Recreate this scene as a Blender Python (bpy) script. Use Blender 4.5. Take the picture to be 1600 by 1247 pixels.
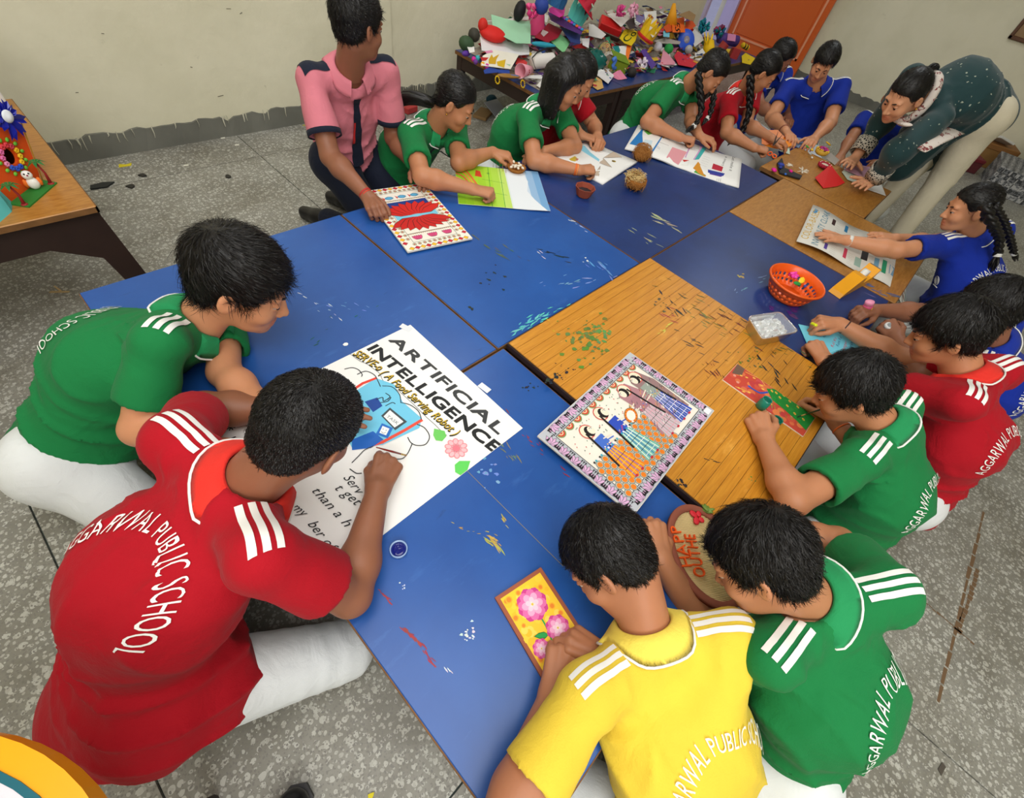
import bpy, bmesh, math, random
import numpy as np
from mathutils import Vector, Matrix
from mathutils.bvhtree import BVHTree

scene = bpy.context.scene
for o in list(bpy.data.objects):
    bpy.data.objects.remove(o)
COL = scene.collection

# ------------------------------------------------------------------ camera
CAM = np.array([0.0, 0.0, 1.30])
FPX, CX, CY = 694.677, 800.0, 623.5            # focal length in pixels of the 1600 x 1247 frame
RC = np.array([[0.69632104, -0.69895446, 0.16309404],      # right
               [0.48853013, 0.62803166, 0.60573472],       # up
               [0.5258092, 0.34210948, -0.77877197]])      # forward
cam_data = bpy.data.cameras.new('camera')
cam = bpy.data.objects.new('camera', cam_data)
COL.objects.link(cam)
cam_data.sensor_fit = 'HORIZONTAL'
cam_data.sensor_width = 36.0
cam_data.lens = 36.0 * FPX / 1600.0
cam_data.clip_start = 0.02
cam_data.clip_end = 60
cam.matrix_world = Matrix(((RC[0][0], RC[1][0], -RC[2][0], CAM[0]),
                           (RC[0][1], RC[1][1], -RC[2][1], CAM[1]),
                           (RC[0][2], RC[1][2], -RC[2][2], CAM[2]),
                           (0, 0, 0, 1)))
scene.camera = cam

# ------------------------------------------------------------------ light
world = bpy.data.worlds.new('world')
scene.world = world
world.use_nodes = True
world.node_tree.nodes['Background'].inputs[0].default_value = (0.75, 0.8, 1.0, 1)
world.node_tree.nodes['Background'].inputs[1].default_value = 0.9

def area_light(name, loc, target, size, power, color=(1, 1, 1), size_y=None):
    d = bpy.data.lights.new(name, 'AREA')
    d.energy = power
    d.color = color
    d.size = size
    if size_y:
        d.shape = 'RECTANGLE'
        d.size_y = size_y
    o = bpy.data.objects.new(name, d)
    COL.objects.link(o)
    o.location = loc
    dirv = Vector(target) - Vector(loc)
    o.rotation_euler = dirv.to_track_quat('-Z', 'Y').to_euler()
    return o

# flash bounced off the ceiling above the photographer, plus unseen fill lamps added behind the camera and overhead
area_light('ceiling_bounce', (0.2, 0.1, 3.05), (0.9, 0.6, 0.2), 2.2, 78, (1.0, 0.985, 0.96))
area_light('frontal_fill', (-1.3, -1.9, 2.3), (2.2, 1.6, 0.5), 1.8, 75, (1.0, 0.985, 0.96))  # added fill, lifts the back wall and faces from the camera side
area_light('overhead_fill', (1.6, 2.0, 3.0), (1.6, 2.2, 0), 1.2, 24, (0.97, 0.98, 1.0), 0.2)  # added overhead fill, here and below, raising the ambient level
area_light('overhead_fill', (4.8, 0.9, 3.0), (4.8, 0.9, 0), 1.4, 25, (0.93, 0.97, 1.0), 0.3)
vs = scene.view_settings
vs.view_transform = 'Standard'
vs.look = 'None'
vs.gamma = 1.0
vs.use_curve_mapping = False
vs.exposure = -0.12

# ------------------------------------------------------------------ helpers
def nrm(v):
    v = np.asarray(v, float)
    return v / (np.linalg.norm(v) + 1e-12)

def lin(c):
    return tuple(((x / 255.0) / 12.92 if x / 255.0 <= 0.04045 else ((x / 255.0 + 0.055) / 1.055) ** 2.4) for x in c)

def at(x, y, z):
    """point on the horizontal plane z seen at pixel (x, y) of the photograph"""
    d = RC.T @ np.array([(x - CX) / FPX, -(y - CY) / FPX, 1.0])
    return CAM + d * ((z - CAM[2]) / d[2])

def aty(x, y, Y):
    d = RC.T @ np.array([(x - CX) / FPX, -(y - CY) / FPX, 1.0])
    return CAM + d * (Y / d[1])

def atx(x, y, X):
    d = RC.T @ np.array([(x - CX) / FPX, -(y - CY) / FPX, 1.0])
    return CAM + d * (X / d[0])

def mesh_obj(name, verts, faces, mat=None, parent=None, base=None, smooth=False, mats=None, fmat=None, fcol=None):
    """one mesh object; verts are world coordinates, base is the world position of the thing's origin"""
    verts = np.asarray(verts, float).reshape(-1, 3)
    b = np.zeros(3) if base is None else np.asarray(base, float)
    me = bpy.data.meshes.new(name)
    v = verts - b
    if isinstance(faces, np.ndarray) and faces.ndim == 2:
        nf, k = faces.shape
        me.vertices.add(len(v))
        me.vertices.foreach_set('co', v.astype(np.float32).ravel())
        me.loops.add(nf * k)
        me.loops.foreach_set('vertex_index', faces.astype(np.int32).ravel())
        me.polygons.add(nf)
        me.polygons.foreach_set('loop_start', np.arange(0, nf * k, k, dtype=np.int32))
        me.polygons.foreach_set('loop_total', np.full(nf, k, dtype=np.int32))
        me.update(calc_edges=True)
    else:
        me.from_pydata([tuple(p) for p in v], [], [tuple(int(i) for i in f) for f in faces])
        me.update()
    if mats:
        for m in mats:
            me.materials.append(m)
        if fmat is not None:
            me.polygons.foreach_set('material_index', np.asarray(fmat, dtype=np.int32))
    elif mat:
        me.materials.append(mat)
    if fcol is not None:
        a = me.color_attributes.new('ink', 'FLOAT_COLOR', 'CORNER')
        out = []
        for p, c in zip(me.polygons, fcol):
            for _ in range(p.loop_total):
                out.extend((c[0], c[1], c[2], 1.0))
        a.data.foreach_set('color', np.array(out, dtype=np.float32))
    me.polygons.foreach_set('use_smooth', np.full(len(me.polygons), smooth, dtype=bool))
    o = bpy.data.objects.new(name, me)
    COL.objects.link(o)
    if parent is not None:
        o.parent = parent
    else:
        o.location = b
    return o

def tag(o, label=None, cat=None, group=None, kind=None):
    if label: o['label'] = label
    if cat: o['category'] = cat
    if group: o['group'] = group
    if kind: o['kind'] = kind
    return o

def empty(name, base, label, cat, group=None):
    o = bpy.data.objects.new(name, None)
    o.empty_display_size = 0.05
    COL.objects.link(o)
    o.location = tuple(base)
    return tag(o, label, cat, group)

class MB:
    """collects simple solids for one mesh"""
    def __init__(s):
        s.v, s.f, s.c, s.sm = [], [], [], False
    def add(s, verts, faces, col=None):
        n = len(s.v)
        s.v.extend([tuple(map(float, p)) for p in verts])
        for f in faces:
            s.f.append(tuple(n + i for i in f))
            s.c.append(col if col is not None else (1, 1, 1))
        return s
    def box(s, c, size, rot=None, col=None, taper=1.0):
        c = np.asarray(c, float)
        hx, hy, hz = np.asarray(size, float) / 2
        P = np.array([[x * hx * (taper if z < 0 else 1), y * hy * (taper if z < 0 else 1), z * hz] for z in (-1, 1) for y in (-1, 1) for x in (-1, 1)])
        if rot is not None:
            P = P @ np.asarray(rot).T
        P = P + c
        return s.add(P, [(0, 2, 3, 1), (4, 5, 7, 6), (0, 1, 5, 4), (2, 6, 7, 3), (0, 4, 6, 2), (1, 3, 7, 5)], col)
    def bevel_box(s, c, size, b, rot=None, col=None):
        c = np.asarray(c, float)
        h = np.asarray(size, float) / 2
        vs_, idx = [], {}
        for ax in range(3):
            for sx in (-1, 1):
                for sy in (-1, 1):
                    for sz in (-1, 1):
                        g = np.array([sx, sy, sz], float)
                        p = g * (h - b)
                        p[ax] = g[ax] * h[ax]
                        idx[(ax, sx, sy, sz)] = len(vs_)
                        vs_.append(p)
        F = []
        def q(*k): F.append([idx[x] for x in k])
        for sg in (-1, 1):
            q((0, sg, -1, -1), (0, sg, 1, -1), (0, sg, 1, 1), (0, sg, -1, 1))
            q((1, -1, sg, -1), (1, 1, sg, -1), (1, 1, sg, 1), (1, -1, sg, 1))
            q((2, -1, -1, sg), (2, 1, -1, sg), (2, 1, 1, sg), (2, -1, 1, sg))
        for a, bb in ((0, 1), (0, 2), (1, 2)):
            o_ = 3 - a - bb
            for sa in (-1, 1):
                for sb in (-1, 1):
                    g1 = [0, 0, 0]; g1[a] = sa; g1[bb] = sb; g1[o_] = -1
                    g2 = list(g1); g2[o_] = 1
                    q((a,) + tuple(g1), (a,) + tuple(g2), (bb,) + tuple(g2), (bb,) + tuple(g1))
        for sx in (-1, 1):
            for sy in (-1, 1):
                for sz in (-1, 1):
                    F.append([idx[(k, sx, sy, sz)] for k in range(3)])
        P = np.array(vs_)
        cen = np.zeros(3)
        F2 = []
        for f in F:
            n = np.cross(P[f[1]] - P[f[0]], P[f[2]] - P[f[0]])
            F2.append(f if n @ P[f].mean(0) > 0 else f[::-1])
        if rot is not None:
            P = P @ np.asarray(rot).T
        return s.add(P + c, F2, col)
    def tube(s, pts, r, n=8, col=None, cap=True, flat=None):
        pts = [np.asarray(p, float) for p in pts]
        rs = list(r) if hasattr(r, '__len__') else [r] * len(pts)
        V, F = [], []
        prev = None
        for i, p in enumerate(pts):
            d = nrm(pts[min(i + 1, len(pts) - 1)] - pts[max(i - 1, 0)])
            if prev is None:
                a = np.cross(d, [0, 0, 1.0])
                if np.linalg.norm(a) < 1e-3: a = np.cross(d, [1.0, 0, 0])
            else:
                a = prev - d * (prev @ d)
            a = nrm(a); prev = a
            b = np.cross(d, a)
            for k in range(n):
                t = 2 * math.pi * k / n
                V.append(p + rs[i] * (math.cos(t) * a + math.sin(t) * b * (flat or 1.0)))
        for i in range(len(pts) - 1):
            for k in range(n):
                F.append((i * n + k, i * n + (k + 1) % n, (i + 1) * n + (k + 1) % n, (i + 1) * n + k))
        if cap:
            F.append(tuple(range(n))[::-1])
            F.append(tuple((len(pts) - 1) * n + k for k in range(n)))
        return s.add(V, F, col)
    def lathe(s, prof, c=(0, 0, 0), n=20, rot=None, col=None, sx=1.0, sy=1.0):
        """profile [(r, z)...] turned about z"""
        V, F = [], []
        for r, z in prof:
            for k in range(n):
                t = 2 * math.pi * k / n
                V.append((r * math.cos(t) * sx, r * math.sin(t) * sy, z))
        for i in range(len(prof) - 1):
            for k in range(n):
                F.append((i * n + k, i * n + (k + 1) % n, (i + 1) * n + (k + 1) % n, (i + 1) * n + k))
        F.append(tuple(range(n))[::-1])
        F.append(tuple((len(prof) - 1) * n + k for k in range(n)))
        P = np.array(V)
        if rot is not None: P = P @ np.asarray(rot).T
        return s.add(P + np.asarray(c, float), F, col)
    def ball(s, c, r, n=10, rot=None, col=None):
        r = np.asarray(r if hasattr(r, '__len__') else (r, r, r), float)
        V, F = [(0, 0, 1)], []
        m = max(3, n // 2)
        for i in range(1, m):
            a = math.pi * i / m
            for k in range(n):
                t = 2 * math.pi * k / n
                V.append((math.sin(a) * math.cos(t), math.sin(a) * math.sin(t), math.cos(a)))
        V.append((0, 0, -1))
        for k in range(n):
            F.append((0, 1 + k, 1 + (k + 1) % n))
            F.append((len(V) - 1, 1 + (m - 2) * n + (k + 1) % n, 1 + (m - 2) * n + k))
        for i in range(m - 2):
            for k in range(n):
                F.append((1 + i * n + k, 1 + (i + 1) * n + k, 1 + (i + 1) * n + (k + 1) % n, 1 + i * n + (k + 1) % n))
        P = np.array(V) * r
        if rot is not None: P = P @ np.asarray(rot).T
        return s.add(P + np.asarray(c, float), F, col)
    def prism(s, poly, z0, z1, col=None, M=None, o=(0, 0, 0)):
        """2-D outline extruded from z0 to z1, placed by 3x3 M and origin o"""
        n = len(poly)
        P = np.array([(x, y, z0) for x, y in poly] + [(x, y, z1) for x, y in poly], float)
        if M is not None: P = P @ np.asarray(M).T
        P = P + np.asarray(o, float)
        F = [tuple(range(n))[::-1], tuple(range(n, 2 * n))] + [(i, (i + 1) % n, n + (i + 1) % n, n + i) for i in range(n)]
        return s.add(P, F, col)
    def build(s, name, mat, parent=None, base=None, smooth=None, ink=False):
        return mesh_obj(name, s.v, s.f, mat, parent, base, s.sm if smooth is None else smooth, fcol=s.c if ink else None)

def frame(z, x=(1, 0, 0)):
    z = nrm(z); x = np.asarray(x, float); x = x - z * (x @ z)
    if np.linalg.norm(x) < 1e-4: x = np.array([0, 1.0, 0]) - z * z[1]
    x = nrm(x); y = np.cross(z, x)
    return np.array([x, y, z]).T

def rotz(a):
    c, s_ = math.cos(a), math.sin(a)
    return np.array([[c, -s_, 0], [s_, c, 0], [0, 0, 1.0]])

def euler(x, y, z):
    return np.array(Matrix.Rotation(z, 3, 'Z') @ Matrix.Rotation(y, 3, 'Y') @ Matrix.Rotation(x, 3, 'X'))

# ------------------------------------------------------------------ materials
def new_mat(name):
    m = bpy.data.materials.new(name)
    m.use_nodes = True
    nt = m.node_tree
    b = nt.nodes['Principled BSDF']
    return m, nt, b

def N_(nt, kind, **kw):
    n = nt.nodes.new(kind)
    for k, v in kw.items():
        if k in n.inputs: n.inputs[k].default_value = v
        else: setattr(n, k, v)
    return n

def plain(name, col, rough=0.6, spec=0.4, bump=0.0, bscale=60, var=0.06, vscale=6, metal=0.0, sheen=0.0, coat=0.0, trans=0.0, sss=0.0):
    m, nt, b = new_mat(name)
    c = lin(col)
    tc = N_(nt, 'ShaderNodeTexCoord')
    if var > 0:
        no = N_(nt, 'ShaderNodeTexNoise', Scale=vscale, Detail=4.0)
        nt.links.new(tc.outputs['Object'], no.inputs['Vector'])
        mx = N_(nt, 'ShaderNodeMix', data_type='RGBA')
        mx.inputs[6].default_value = tuple(x * (1 - var) for x in c) + (1,)
        mx.inputs[7].default_value = tuple(min(1, x * (1 + var)) for x in c) + (1,)
        nt.links.new(no.outputs['Fac'], mx.inputs[0])
        nt.links.new(mx.outputs[2], b.inputs['Base Color'])
    else:
        b.inputs['Base Color'].default_value = c + (1,)
    b.inputs['Roughness'].default_value = rough
    b.inputs['Specular IOR Level'].default_value = spec
    b.inputs['Metallic'].default_value = metal
    if sheen: b.inputs['Sheen Weight'].default_value = sheen
    if coat: b.inputs['Coat Weight'].default_value = coat
    if trans: b.inputs['Transmission Weight'].default_value = trans
    if sss:
        b.inputs['Subsurface Weight'].default_value = sss
        b.inputs['Subsurface Radius'].default_value = (0.012, 0.005, 0.003)
        b.inputs['Subsurface Scale'].default_value = 0.6
    if bump:
        n2 = N_(nt, 'ShaderNodeTexNoise', Scale=bscale, Detail=3.0)
        nt.links.new(tc.outputs['Object'], n2.inputs['Vector'])
        bp = N_(nt, 'ShaderNodeBump', Strength=bump, Distance=0.002)
        nt.links.new(n2.outputs['Fac'], bp.inputs['Height'])
        nt.links.new(bp.outputs['Normal'], b.inputs['Normal'])
    return m

def fabric(name, col, scale=420, bump=0.35, sheen=0.04):
    m, nt, b = new_mat(name)
    c = lin(col)
    tc = N_(nt, 'ShaderNodeTexCoord')
    vo = N_(nt, 'ShaderNodeTexVoronoi', Scale=float(scale))
    nt.links.new(tc.outputs['Object'], vo.inputs['Vector'])
    no = N_(nt, 'ShaderNodeTexNoise', Scale=9.0, Detail=4.0)
    nt.links.new(tc.outputs['Object'], no.inputs['Vector'])
    mx = N_(nt, 'ShaderNodeMix', data_type='RGBA')
    mx.inputs[6].default_value = tuple(x * 0.88 for x in c) + (1,)
    mx.inputs[7].default_value = tuple(min(1, x * 1.12) for x in c) + (1,)
    nt.links.new(no.outputs['Fac'], mx.inputs[0])
    nt.links.new(mx.outputs[2], b.inputs['Base Color'])
    b.inputs['Roughness'].default_value = 0.85
    b.inputs['Specular IOR Level'].default_value = 0.25
    b.inputs['Sheen Weight'].default_value = sheen
    b.inputs['Sheen Roughness'].default_value = 0.5
    n3 = N_(nt, 'ShaderNodeTexNoise', Scale=17.0, Detail=3.0, Distortion=1.2)
    nt.links.new(tc.outputs['Object'], n3.inputs['Vector'])
    b1 = N_(nt, 'ShaderNodeBump', Strength=0.45, Distance=0.008)
    nt.links.new(n3.outputs['Fac'], b1.inputs['Height'])
    b2 = N_(nt, 'ShaderNodeBump', Strength=bump, Distance=0.0008)
    nt.links.new(vo.outputs['Distance'], b2.inputs['Height'])
    nt.links.new(b1.outputs['Normal'], b2.inputs['Normal'])
    nt.links.new(b2.outputs['Normal'], b.inputs['Normal'])
    return m

def ink_mat(name, rough=0.6, bump=0.0):
    m, nt, b = new_mat(name)
    a = N_(nt, 'ShaderNodeVertexColor', layer_name='ink')
    nt.links.new(a.outputs['Color'], b.inputs['Base Color'])
    b.inputs['Roughness'].default_value = rough
    b.inputs['Specular IOR Level'].default_value = 0.3
    return m

def skin_mat(name, col):
    m, nt, b = new_mat(name)
    c = lin(col)
    tc = N_(nt, 'ShaderNodeTexCoord')
    no = N_(nt, 'ShaderNodeTexNoise', Scale=22.0, Detail=5.0)
    nt.links.new(tc.outputs['Object'], no.inputs['Vector'])
    mx = N_(nt, 'ShaderNodeMix', data_type='RGBA')
    mx.inputs[6].default_value = tuple(x * 0.9 for x in c) + (1,)
    mx.inputs[7].default_value = tuple(min(1, x * 1.1) for x in c) + (1,)
    nt.links.new(no.outputs['Fac'], mx.inputs[0])
    a = N_(nt, 'ShaderNodeAttribute', attribute_name='lips')
    m2 = N_(nt, 'ShaderNodeMix', data_type='RGBA')
    nt.links.new(a.outputs['Fac'], m2.inputs[0])
    nt.links.new(mx.outputs[2], m2.inputs[6])
    m2.inputs[7].default_value = (min(1, c[0] * 0.92), c[1] * 0.72, c[2] * 0.76, 1)
    nt.links.new(m2.outputs[2], b.inputs['Base Color'])
    b.inputs['Roughness'].default_value = 0.5
    b.inputs['Specular IOR Level'].default_value = 0.4
    b.inputs['Subsurface Weight'].default_value = 0.12
    b.inputs['Subsurface Radius'].default_value = (0.010, 0.004, 0.002)
    b.inputs['Subsurface Scale'].default_value = 0.5
    n2 = N_(nt, 'ShaderNodeTexNoise', Scale=350.0, Detail=2.0)
    nt.links.new(tc.outputs['Object'], n2.inputs['Vector'])
    bp = N_(nt, 'ShaderNodeBump', Strength=0.12, Distance=0.001)
    nt.links.new(n2.outputs['Fac'], bp.inputs['Height'])
    nt.links.new(bp.outputs['Normal'], b.inputs['Normal'])
    return m

# ------------------------------------------------------------------ surface materials
def floor_material():
    m, nt, b = new_mat('terrazzo')
    tc = N_(nt, 'ShaderNodeTexCoord')
    geo = N_(nt, 'ShaderNodeNewGeometry')
    L = nt.links.new
    def chips(scale, thr, seedoff):
        mp = N_(nt, 'ShaderNodeMapping')
        mp.inputs['Location'].default_value = (seedoff, seedoff * 1.7, 0)
        L(geo.outputs['Position'], mp.inputs['Vector'])
        no = N_(nt, 'ShaderNodeTexNoise', Scale=scale * 0.6, Detail=2.0)
        L(mp.outputs[0], no.inputs['Vector'])
        mxv = N_(nt, 'ShaderNodeMix', data_type='VECTOR')
        mxv.inputs[0].default_value = 0.012
        L(mp.outputs[0], mxv.inputs[4]); L(no.outputs['Color'], mxv.inputs[5])
        v = N_(nt, 'ShaderNodeTexVoronoi', Scale=scale)
        v.voronoi_dimensions = '2D'
        L(mxv.outputs[1], v.inputs['Vector'])
        sep = N_(nt, 'ShaderNodeSeparateColor')
        L(v.outputs['Color'], sep.inputs[0])
        mu = N_(nt, 'ShaderNodeMath', operation='MULTIPLY')
        L(sep.outputs[0], mu.inputs[0]); mu.inputs[1].default_value = thr
        lt = N_(nt, 'ShaderNodeMath', operation='LESS_THAN')
        L(v.outputs['Distance'], lt.inputs[0]); L(mu.outputs[0], lt.inputs[1])
        return lt, sep
    base = N_(nt, 'ShaderNodeTexNoise', Scale=5.0, Detail=8.0, Roughness=0.65)
    L(geo.outputs['Position'], base.inputs['Vector'])
    ramp = N_(nt, 'ShaderNodeValToRGB')
    ramp.color_ramp.elements[0].position = 0.3
    ramp.color_ramp.elements[0].color = lin((122, 120, 111)) + (1,)
    ramp.color_ramp.elements[1].position = 0.75
    ramp.color_ramp.elements[1].color = lin((156, 155, 146)) + (1,)
    L(base.outputs['Fac'], ramp.inputs[0])
    cur = ramp.outputs[0]
    for sc, th, off, col in ((52.0, 0.42, 0.0, (188, 188, 180)), (85.0, 0.40, 3.1, (176, 175, 167)), (140.0, 0.40, 7.7, (128, 126, 120))):
        lt, sep = chips(sc, th, off)
        mx = N_(nt, 'ShaderNodeMix', data_type='RGBA')
        L(lt.outputs[0], mx.inputs[0]); L(cur, mx.inputs[6])
        mx.inputs[7].default_value = lin(col) + (1,)
        cur = mx.outputs[2]
    d = N_(nt, 'ShaderNodeTexNoise', Scale=2.2, Detail=9.0, Roughness=0.72)
    L(geo.outputs['Position'], d.inputs['Vector'])
    dr = N_(nt, 'ShaderNodeValToRGB')
    dr.color_ramp.elements[0].position = 0.36; dr.color_ramp.elements[0].color = (0.62, 0.59, 0.53, 1)
    dr.color_ramp.elements[1].position = 0.56; dr.color_ramp.elements[1].color = (1, 1, 1, 1)
    L(d.outputs['Fac'], dr.inputs[0])
    mm = N_(nt, 'ShaderNodeMix', data_type='RGBA', blend_type='MULTIPLY')
    mm.inputs[0].default_value = 0.8
    L(cur, mm.inputs[6]); L(dr.outputs[0], mm.inputs[7])
    L(mm.outputs[2], b.inputs['Base Color'])
    b.inputs['Roughness'].default_value = 0.42
    b.inputs['Specular IOR Level'].default_value = 0.4
    return m

def wall_material(name='painted_plaster', col=(228, 223, 198)):
    m, nt, b = new_mat(name)
    L = nt.links.new
    geo = N_(nt, 'ShaderNodeNewGeometry')
    n1 = N_(nt, 'ShaderNodeTexNoise', Scale=1.6, Detail=7.0, Roughness=0.6)
    L(geo.outputs['Position'], n1.inputs['Vector'])
    r = N_(nt, 'ShaderNodeValToRGB')
    c = lin(col)
    r.color_ramp.elements[0].position = 0.32; r.color_ramp.elements[0].color = (c[0] * 0.86, c[1] * 0.86, c[2] * 0.82, 1)
    r.color_ramp.elements[1].position = 0.62; r.color_ramp.elements[1].color = c + (1,)
    L(n1.outputs['Fac'], r.inputs[0])
    n2 = N_(nt, 'ShaderNodeTexNoise', Scale=7.0, Detail=10.0, Roughness=0.75)
    L(geo.outputs['Position'], n2.inputs['Vector'])
    r2 = N_(nt, 'ShaderNodeValToRGB')
    r2.color_ramp.elements[0].position = 0.27; r2.color_ramp.elements[0].color = (0.45, 0.43, 0.38, 1)
    r2.color_ramp.elements[1].position = 0.36; r2.color_ramp.elements[1].color = (1, 1, 1, 1)
    L(n2.outputs['Fac'], r2.inputs[0])
    mm = N_(nt, 'ShaderNodeMix', data_type='RGBA', blend_type='MULTIPLY')
    mm.inputs[0].default_value = 0.7
    L(r.outputs[0], mm.inputs[6]); L(r2.outputs[0], mm.inputs[7])
    L(mm.outputs[2], b.inputs['Base Color'])
    b.inputs['Roughness'].default_value = 0.55
    n3 = N_(nt, 'ShaderNodeTexNoise', Scale=14.0, Detail=6.0)
    L(geo.outputs['Position'], n3.inputs['Vector'])
    bp = N_(nt, 'ShaderNodeBump', Strength=0.35, Distance=0.01)
    L(n3.outputs['Fac'], bp.inputs['Height'])
    L(bp.outputs['Normal'], b.inputs['Normal'])
    return m

def laminate(name, col, dark, rough=0.33, stretch=(1, 1, 1), scratch=0.5, grain=False):
    """worn laminate or wood table top: scuffs, pale scratches, dried paint specks"""
    m, nt, b = new_mat(name)
    L = nt.links.new
    geo = N_(nt, 'ShaderNodeNewGeometry')
    mp = N_(nt, 'ShaderNodeMapping')
    mp.inputs['Scale'].default_value = stretch
    L(geo.outputs['Position'], mp.inputs['Vector'])
    n1 = N_(nt, 'ShaderNodeTexNoise', Scale=3.0 if not grain else 9.0, Detail=6.0, Roughness=0.6)
    L(mp.outputs[0], n1.inputs['Vector'])
    r = N_(nt, 'ShaderNodeValToRGB')
    r.color_ramp.elements[0].position = 0.35; r.color_ramp.elements[0].color = lin(dark) + (1,)
    r.color_ramp.elements[1].position = 0.65; r.color_ramp.elements[1].color = lin(col) + (1,)
    L(n1.outputs['Fac'], r.inputs[0])
    cur = r.outputs[0]
    def over(scale, lo, hi, color, fac, rotz_=0.0, sx=1.0, sy=1.0, off=0.0):
        nonlocal cur
        mp2 = N_(nt, 'ShaderNodeMapping')
        mp2.inputs['Rotation'].default_value = (0, 0, rotz_)
        mp2.inputs['Scale'].default_value = (sx, sy, 1)
        mp2.inputs['Location'].default_value = (off, off * 0.6, 0)
        L(geo.outputs['Position'], mp2.inputs['Vector'])
        n = N_(nt, 'ShaderNodeTexNoise', Scale=scale, Detail=9.0, Roughness=0.7)
        L(mp2.outputs[0], n.inputs['Vector'])
        rr = N_(nt, 'ShaderNodeValToRGB')
        rr.color_ramp.elements[0].position = lo; rr.color_ramp.elements[0].color = (0, 0, 0, 1)
        rr.color_ramp.elements[1].position = hi; rr.color_ramp.elements[1].color = (fac, fac, fac, 1)
        L(n.outputs['Fac'], rr.inputs[0])
        mx = N_(nt, 'ShaderNodeMix', data_type='RGBA')
        L(rr.outputs[0], mx.inputs[0]); L(cur, mx.inputs[6])
        mx.inputs[7].default_value = lin(color) + (1,)
        cur = mx.outputs[2]
    over(6.0, 0.60, 0.72, tuple(min(255, x + 55) for x in col), 0.35 * scratch, 0.7, 1.0, 3.5)
    over(7.0, 0.66, 0.70, (20, 24, 30), 0.55 * scratch, -0.5, 1.0, 3.0, 5.0)
    over(16.0, 0.70, 0.74, (225, 226, 220), 0.6 * scratch, 0.2, 1.0, 1.6, 9.0)
    over(9.0, 0.715, 0.75, (196, 178, 60), 0.6 * scratch, 1.1, 1.0, 2.0, 15.0)
    L(cur, b.inputs['Base Color'])
    b.inputs['Roughness'].default_value = rough
    b.inputs['Specular IOR Level'].default_value = 0.45
    n3 = N_(nt, 'ShaderNodeTexNoise', Scale=40.0, Detail=4.0)
    L(mp.outputs[0], n3.inputs['Vector'])
    bp = N_(nt, 'ShaderNodeBump', Strength=0.06, Distance=0.003)
    L(n3.outputs['Fac'], bp.inputs['Height'])
    L(bp.outputs['Normal'], b.inputs['Normal'])
    return m

M_FLOOR = floor_material()
M_WALL = wall_material()
M_SKIRT = plain('cement_skirting', (112, 112, 104), 0.8, 0.2, 0.5, 25, 0.35, 5)
M_JOINT = plain('joint_strip', (70, 84, 82), 0.6)
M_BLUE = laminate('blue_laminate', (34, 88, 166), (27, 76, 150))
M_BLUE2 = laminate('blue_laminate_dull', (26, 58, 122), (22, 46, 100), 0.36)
M_TAN = laminate('ochre_plank', (206, 142, 42), (186, 120, 28), 0.42, (1.5, 26, 1), 1.0, True)
M_TAN2 = laminate('tan_laminate', (182, 128, 58), (158, 104, 40), 0.38, (3, 14, 1), 0.7, True)
M_EDGE = plain('worn_edge', (120, 84, 50), 0.7, 0.2, 0.4, 60, 0.45, 30)
M_DARKWOOD = plain('dark_brown_wood', (48, 33, 29), 0.5, 0.4, 0.2, 30, 0.25, 12)
M_GREYWOOD = plain('grey_worn_wood', (84, 82, 78), 0.75, 0.2, 0.3, 60, 0.3, 20)
M_INK = ink_mat('coloured_ink', 0.55)
M_PAINTINK = ink_mat('dried_paint', 0.45)

# ------------------------------------------------------------------ room shell
XR, YB = 7.2, 2.88
sub = MB(); sub.box((2.85, 0.0, -0.06), (9.3, 6.6, 0.10))
floor = sub.build('floor', M_JOINT); tag(floor, 'grey terrazzo floor', None, None, 'structure')
xs = [-1.75, -0.41, 0.96, 2.32, 3.68, 5.04, 6.40, 7.4]
ys = [-3.2, -2.84, -1.48, -0.12, 1.24, 2.60, 3.3]
g = 0.0022
for i in range(len(xs) - 1):
    for j in range(len(ys) - 1):
        p = MB()
        p.box(((xs[i] + xs[i + 1]) / 2, (ys[j] + ys[j + 1]) / 2, -0.006), (xs[i + 1] - xs[i] - 2 * g, ys[j + 1] - ys[j] - 2 * g, 0.012))
        p.build('floor_panel', M_FLOOR, floor)

def wall_box(name, lo, hi, mat=M_WALL, parent=None, kind='structure'):
    b_ = MB(); lo = np.array(lo, float); hi = np.array(hi, float)
    b_.box((lo + hi) / 2, hi - lo)
    o = b_.build(name, mat, parent)
    if parent is None: tag(o, None, None, None, kind)
    return o

XS = 2.03                                  # the wall steps back a little here
wb = wall_box('wall_back', (-1.8, YB, 0), (XS, YB + 0.2, 3.2))
wall_box('wall_panel', (XS, YB + 0.035, 0), (6.18, YB + 0.2, 3.2), M_WALL, wb)
wall_box('wall_panel', (6.18, YB + 0.035, 2.15), (7.2, YB + 0.2, 3.2), M_WALL, wb)
wall_box('wall_panel', (7.12, YB + 0.035, 0), (7.2, YB + 0.2, 2.15), M_WALL, wb)
wall_box('wall_right', (XR, -3.2, 0), (XR + 0.2, 3.2, 3.2))
wall_box('wall_left', (-1.95, -3.2, 0), (-1.75, 3.1, 3.2))
wall_box('wall_front', (-1.8, -3.4, 0), (7.3, -3.2, 3.2))
wall_box('ceiling', (-1.95, -3.4, 3.2), (7.4, 3.2, 3.3), plain('ceiling_white', (228, 226, 216), 0.8))
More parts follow.
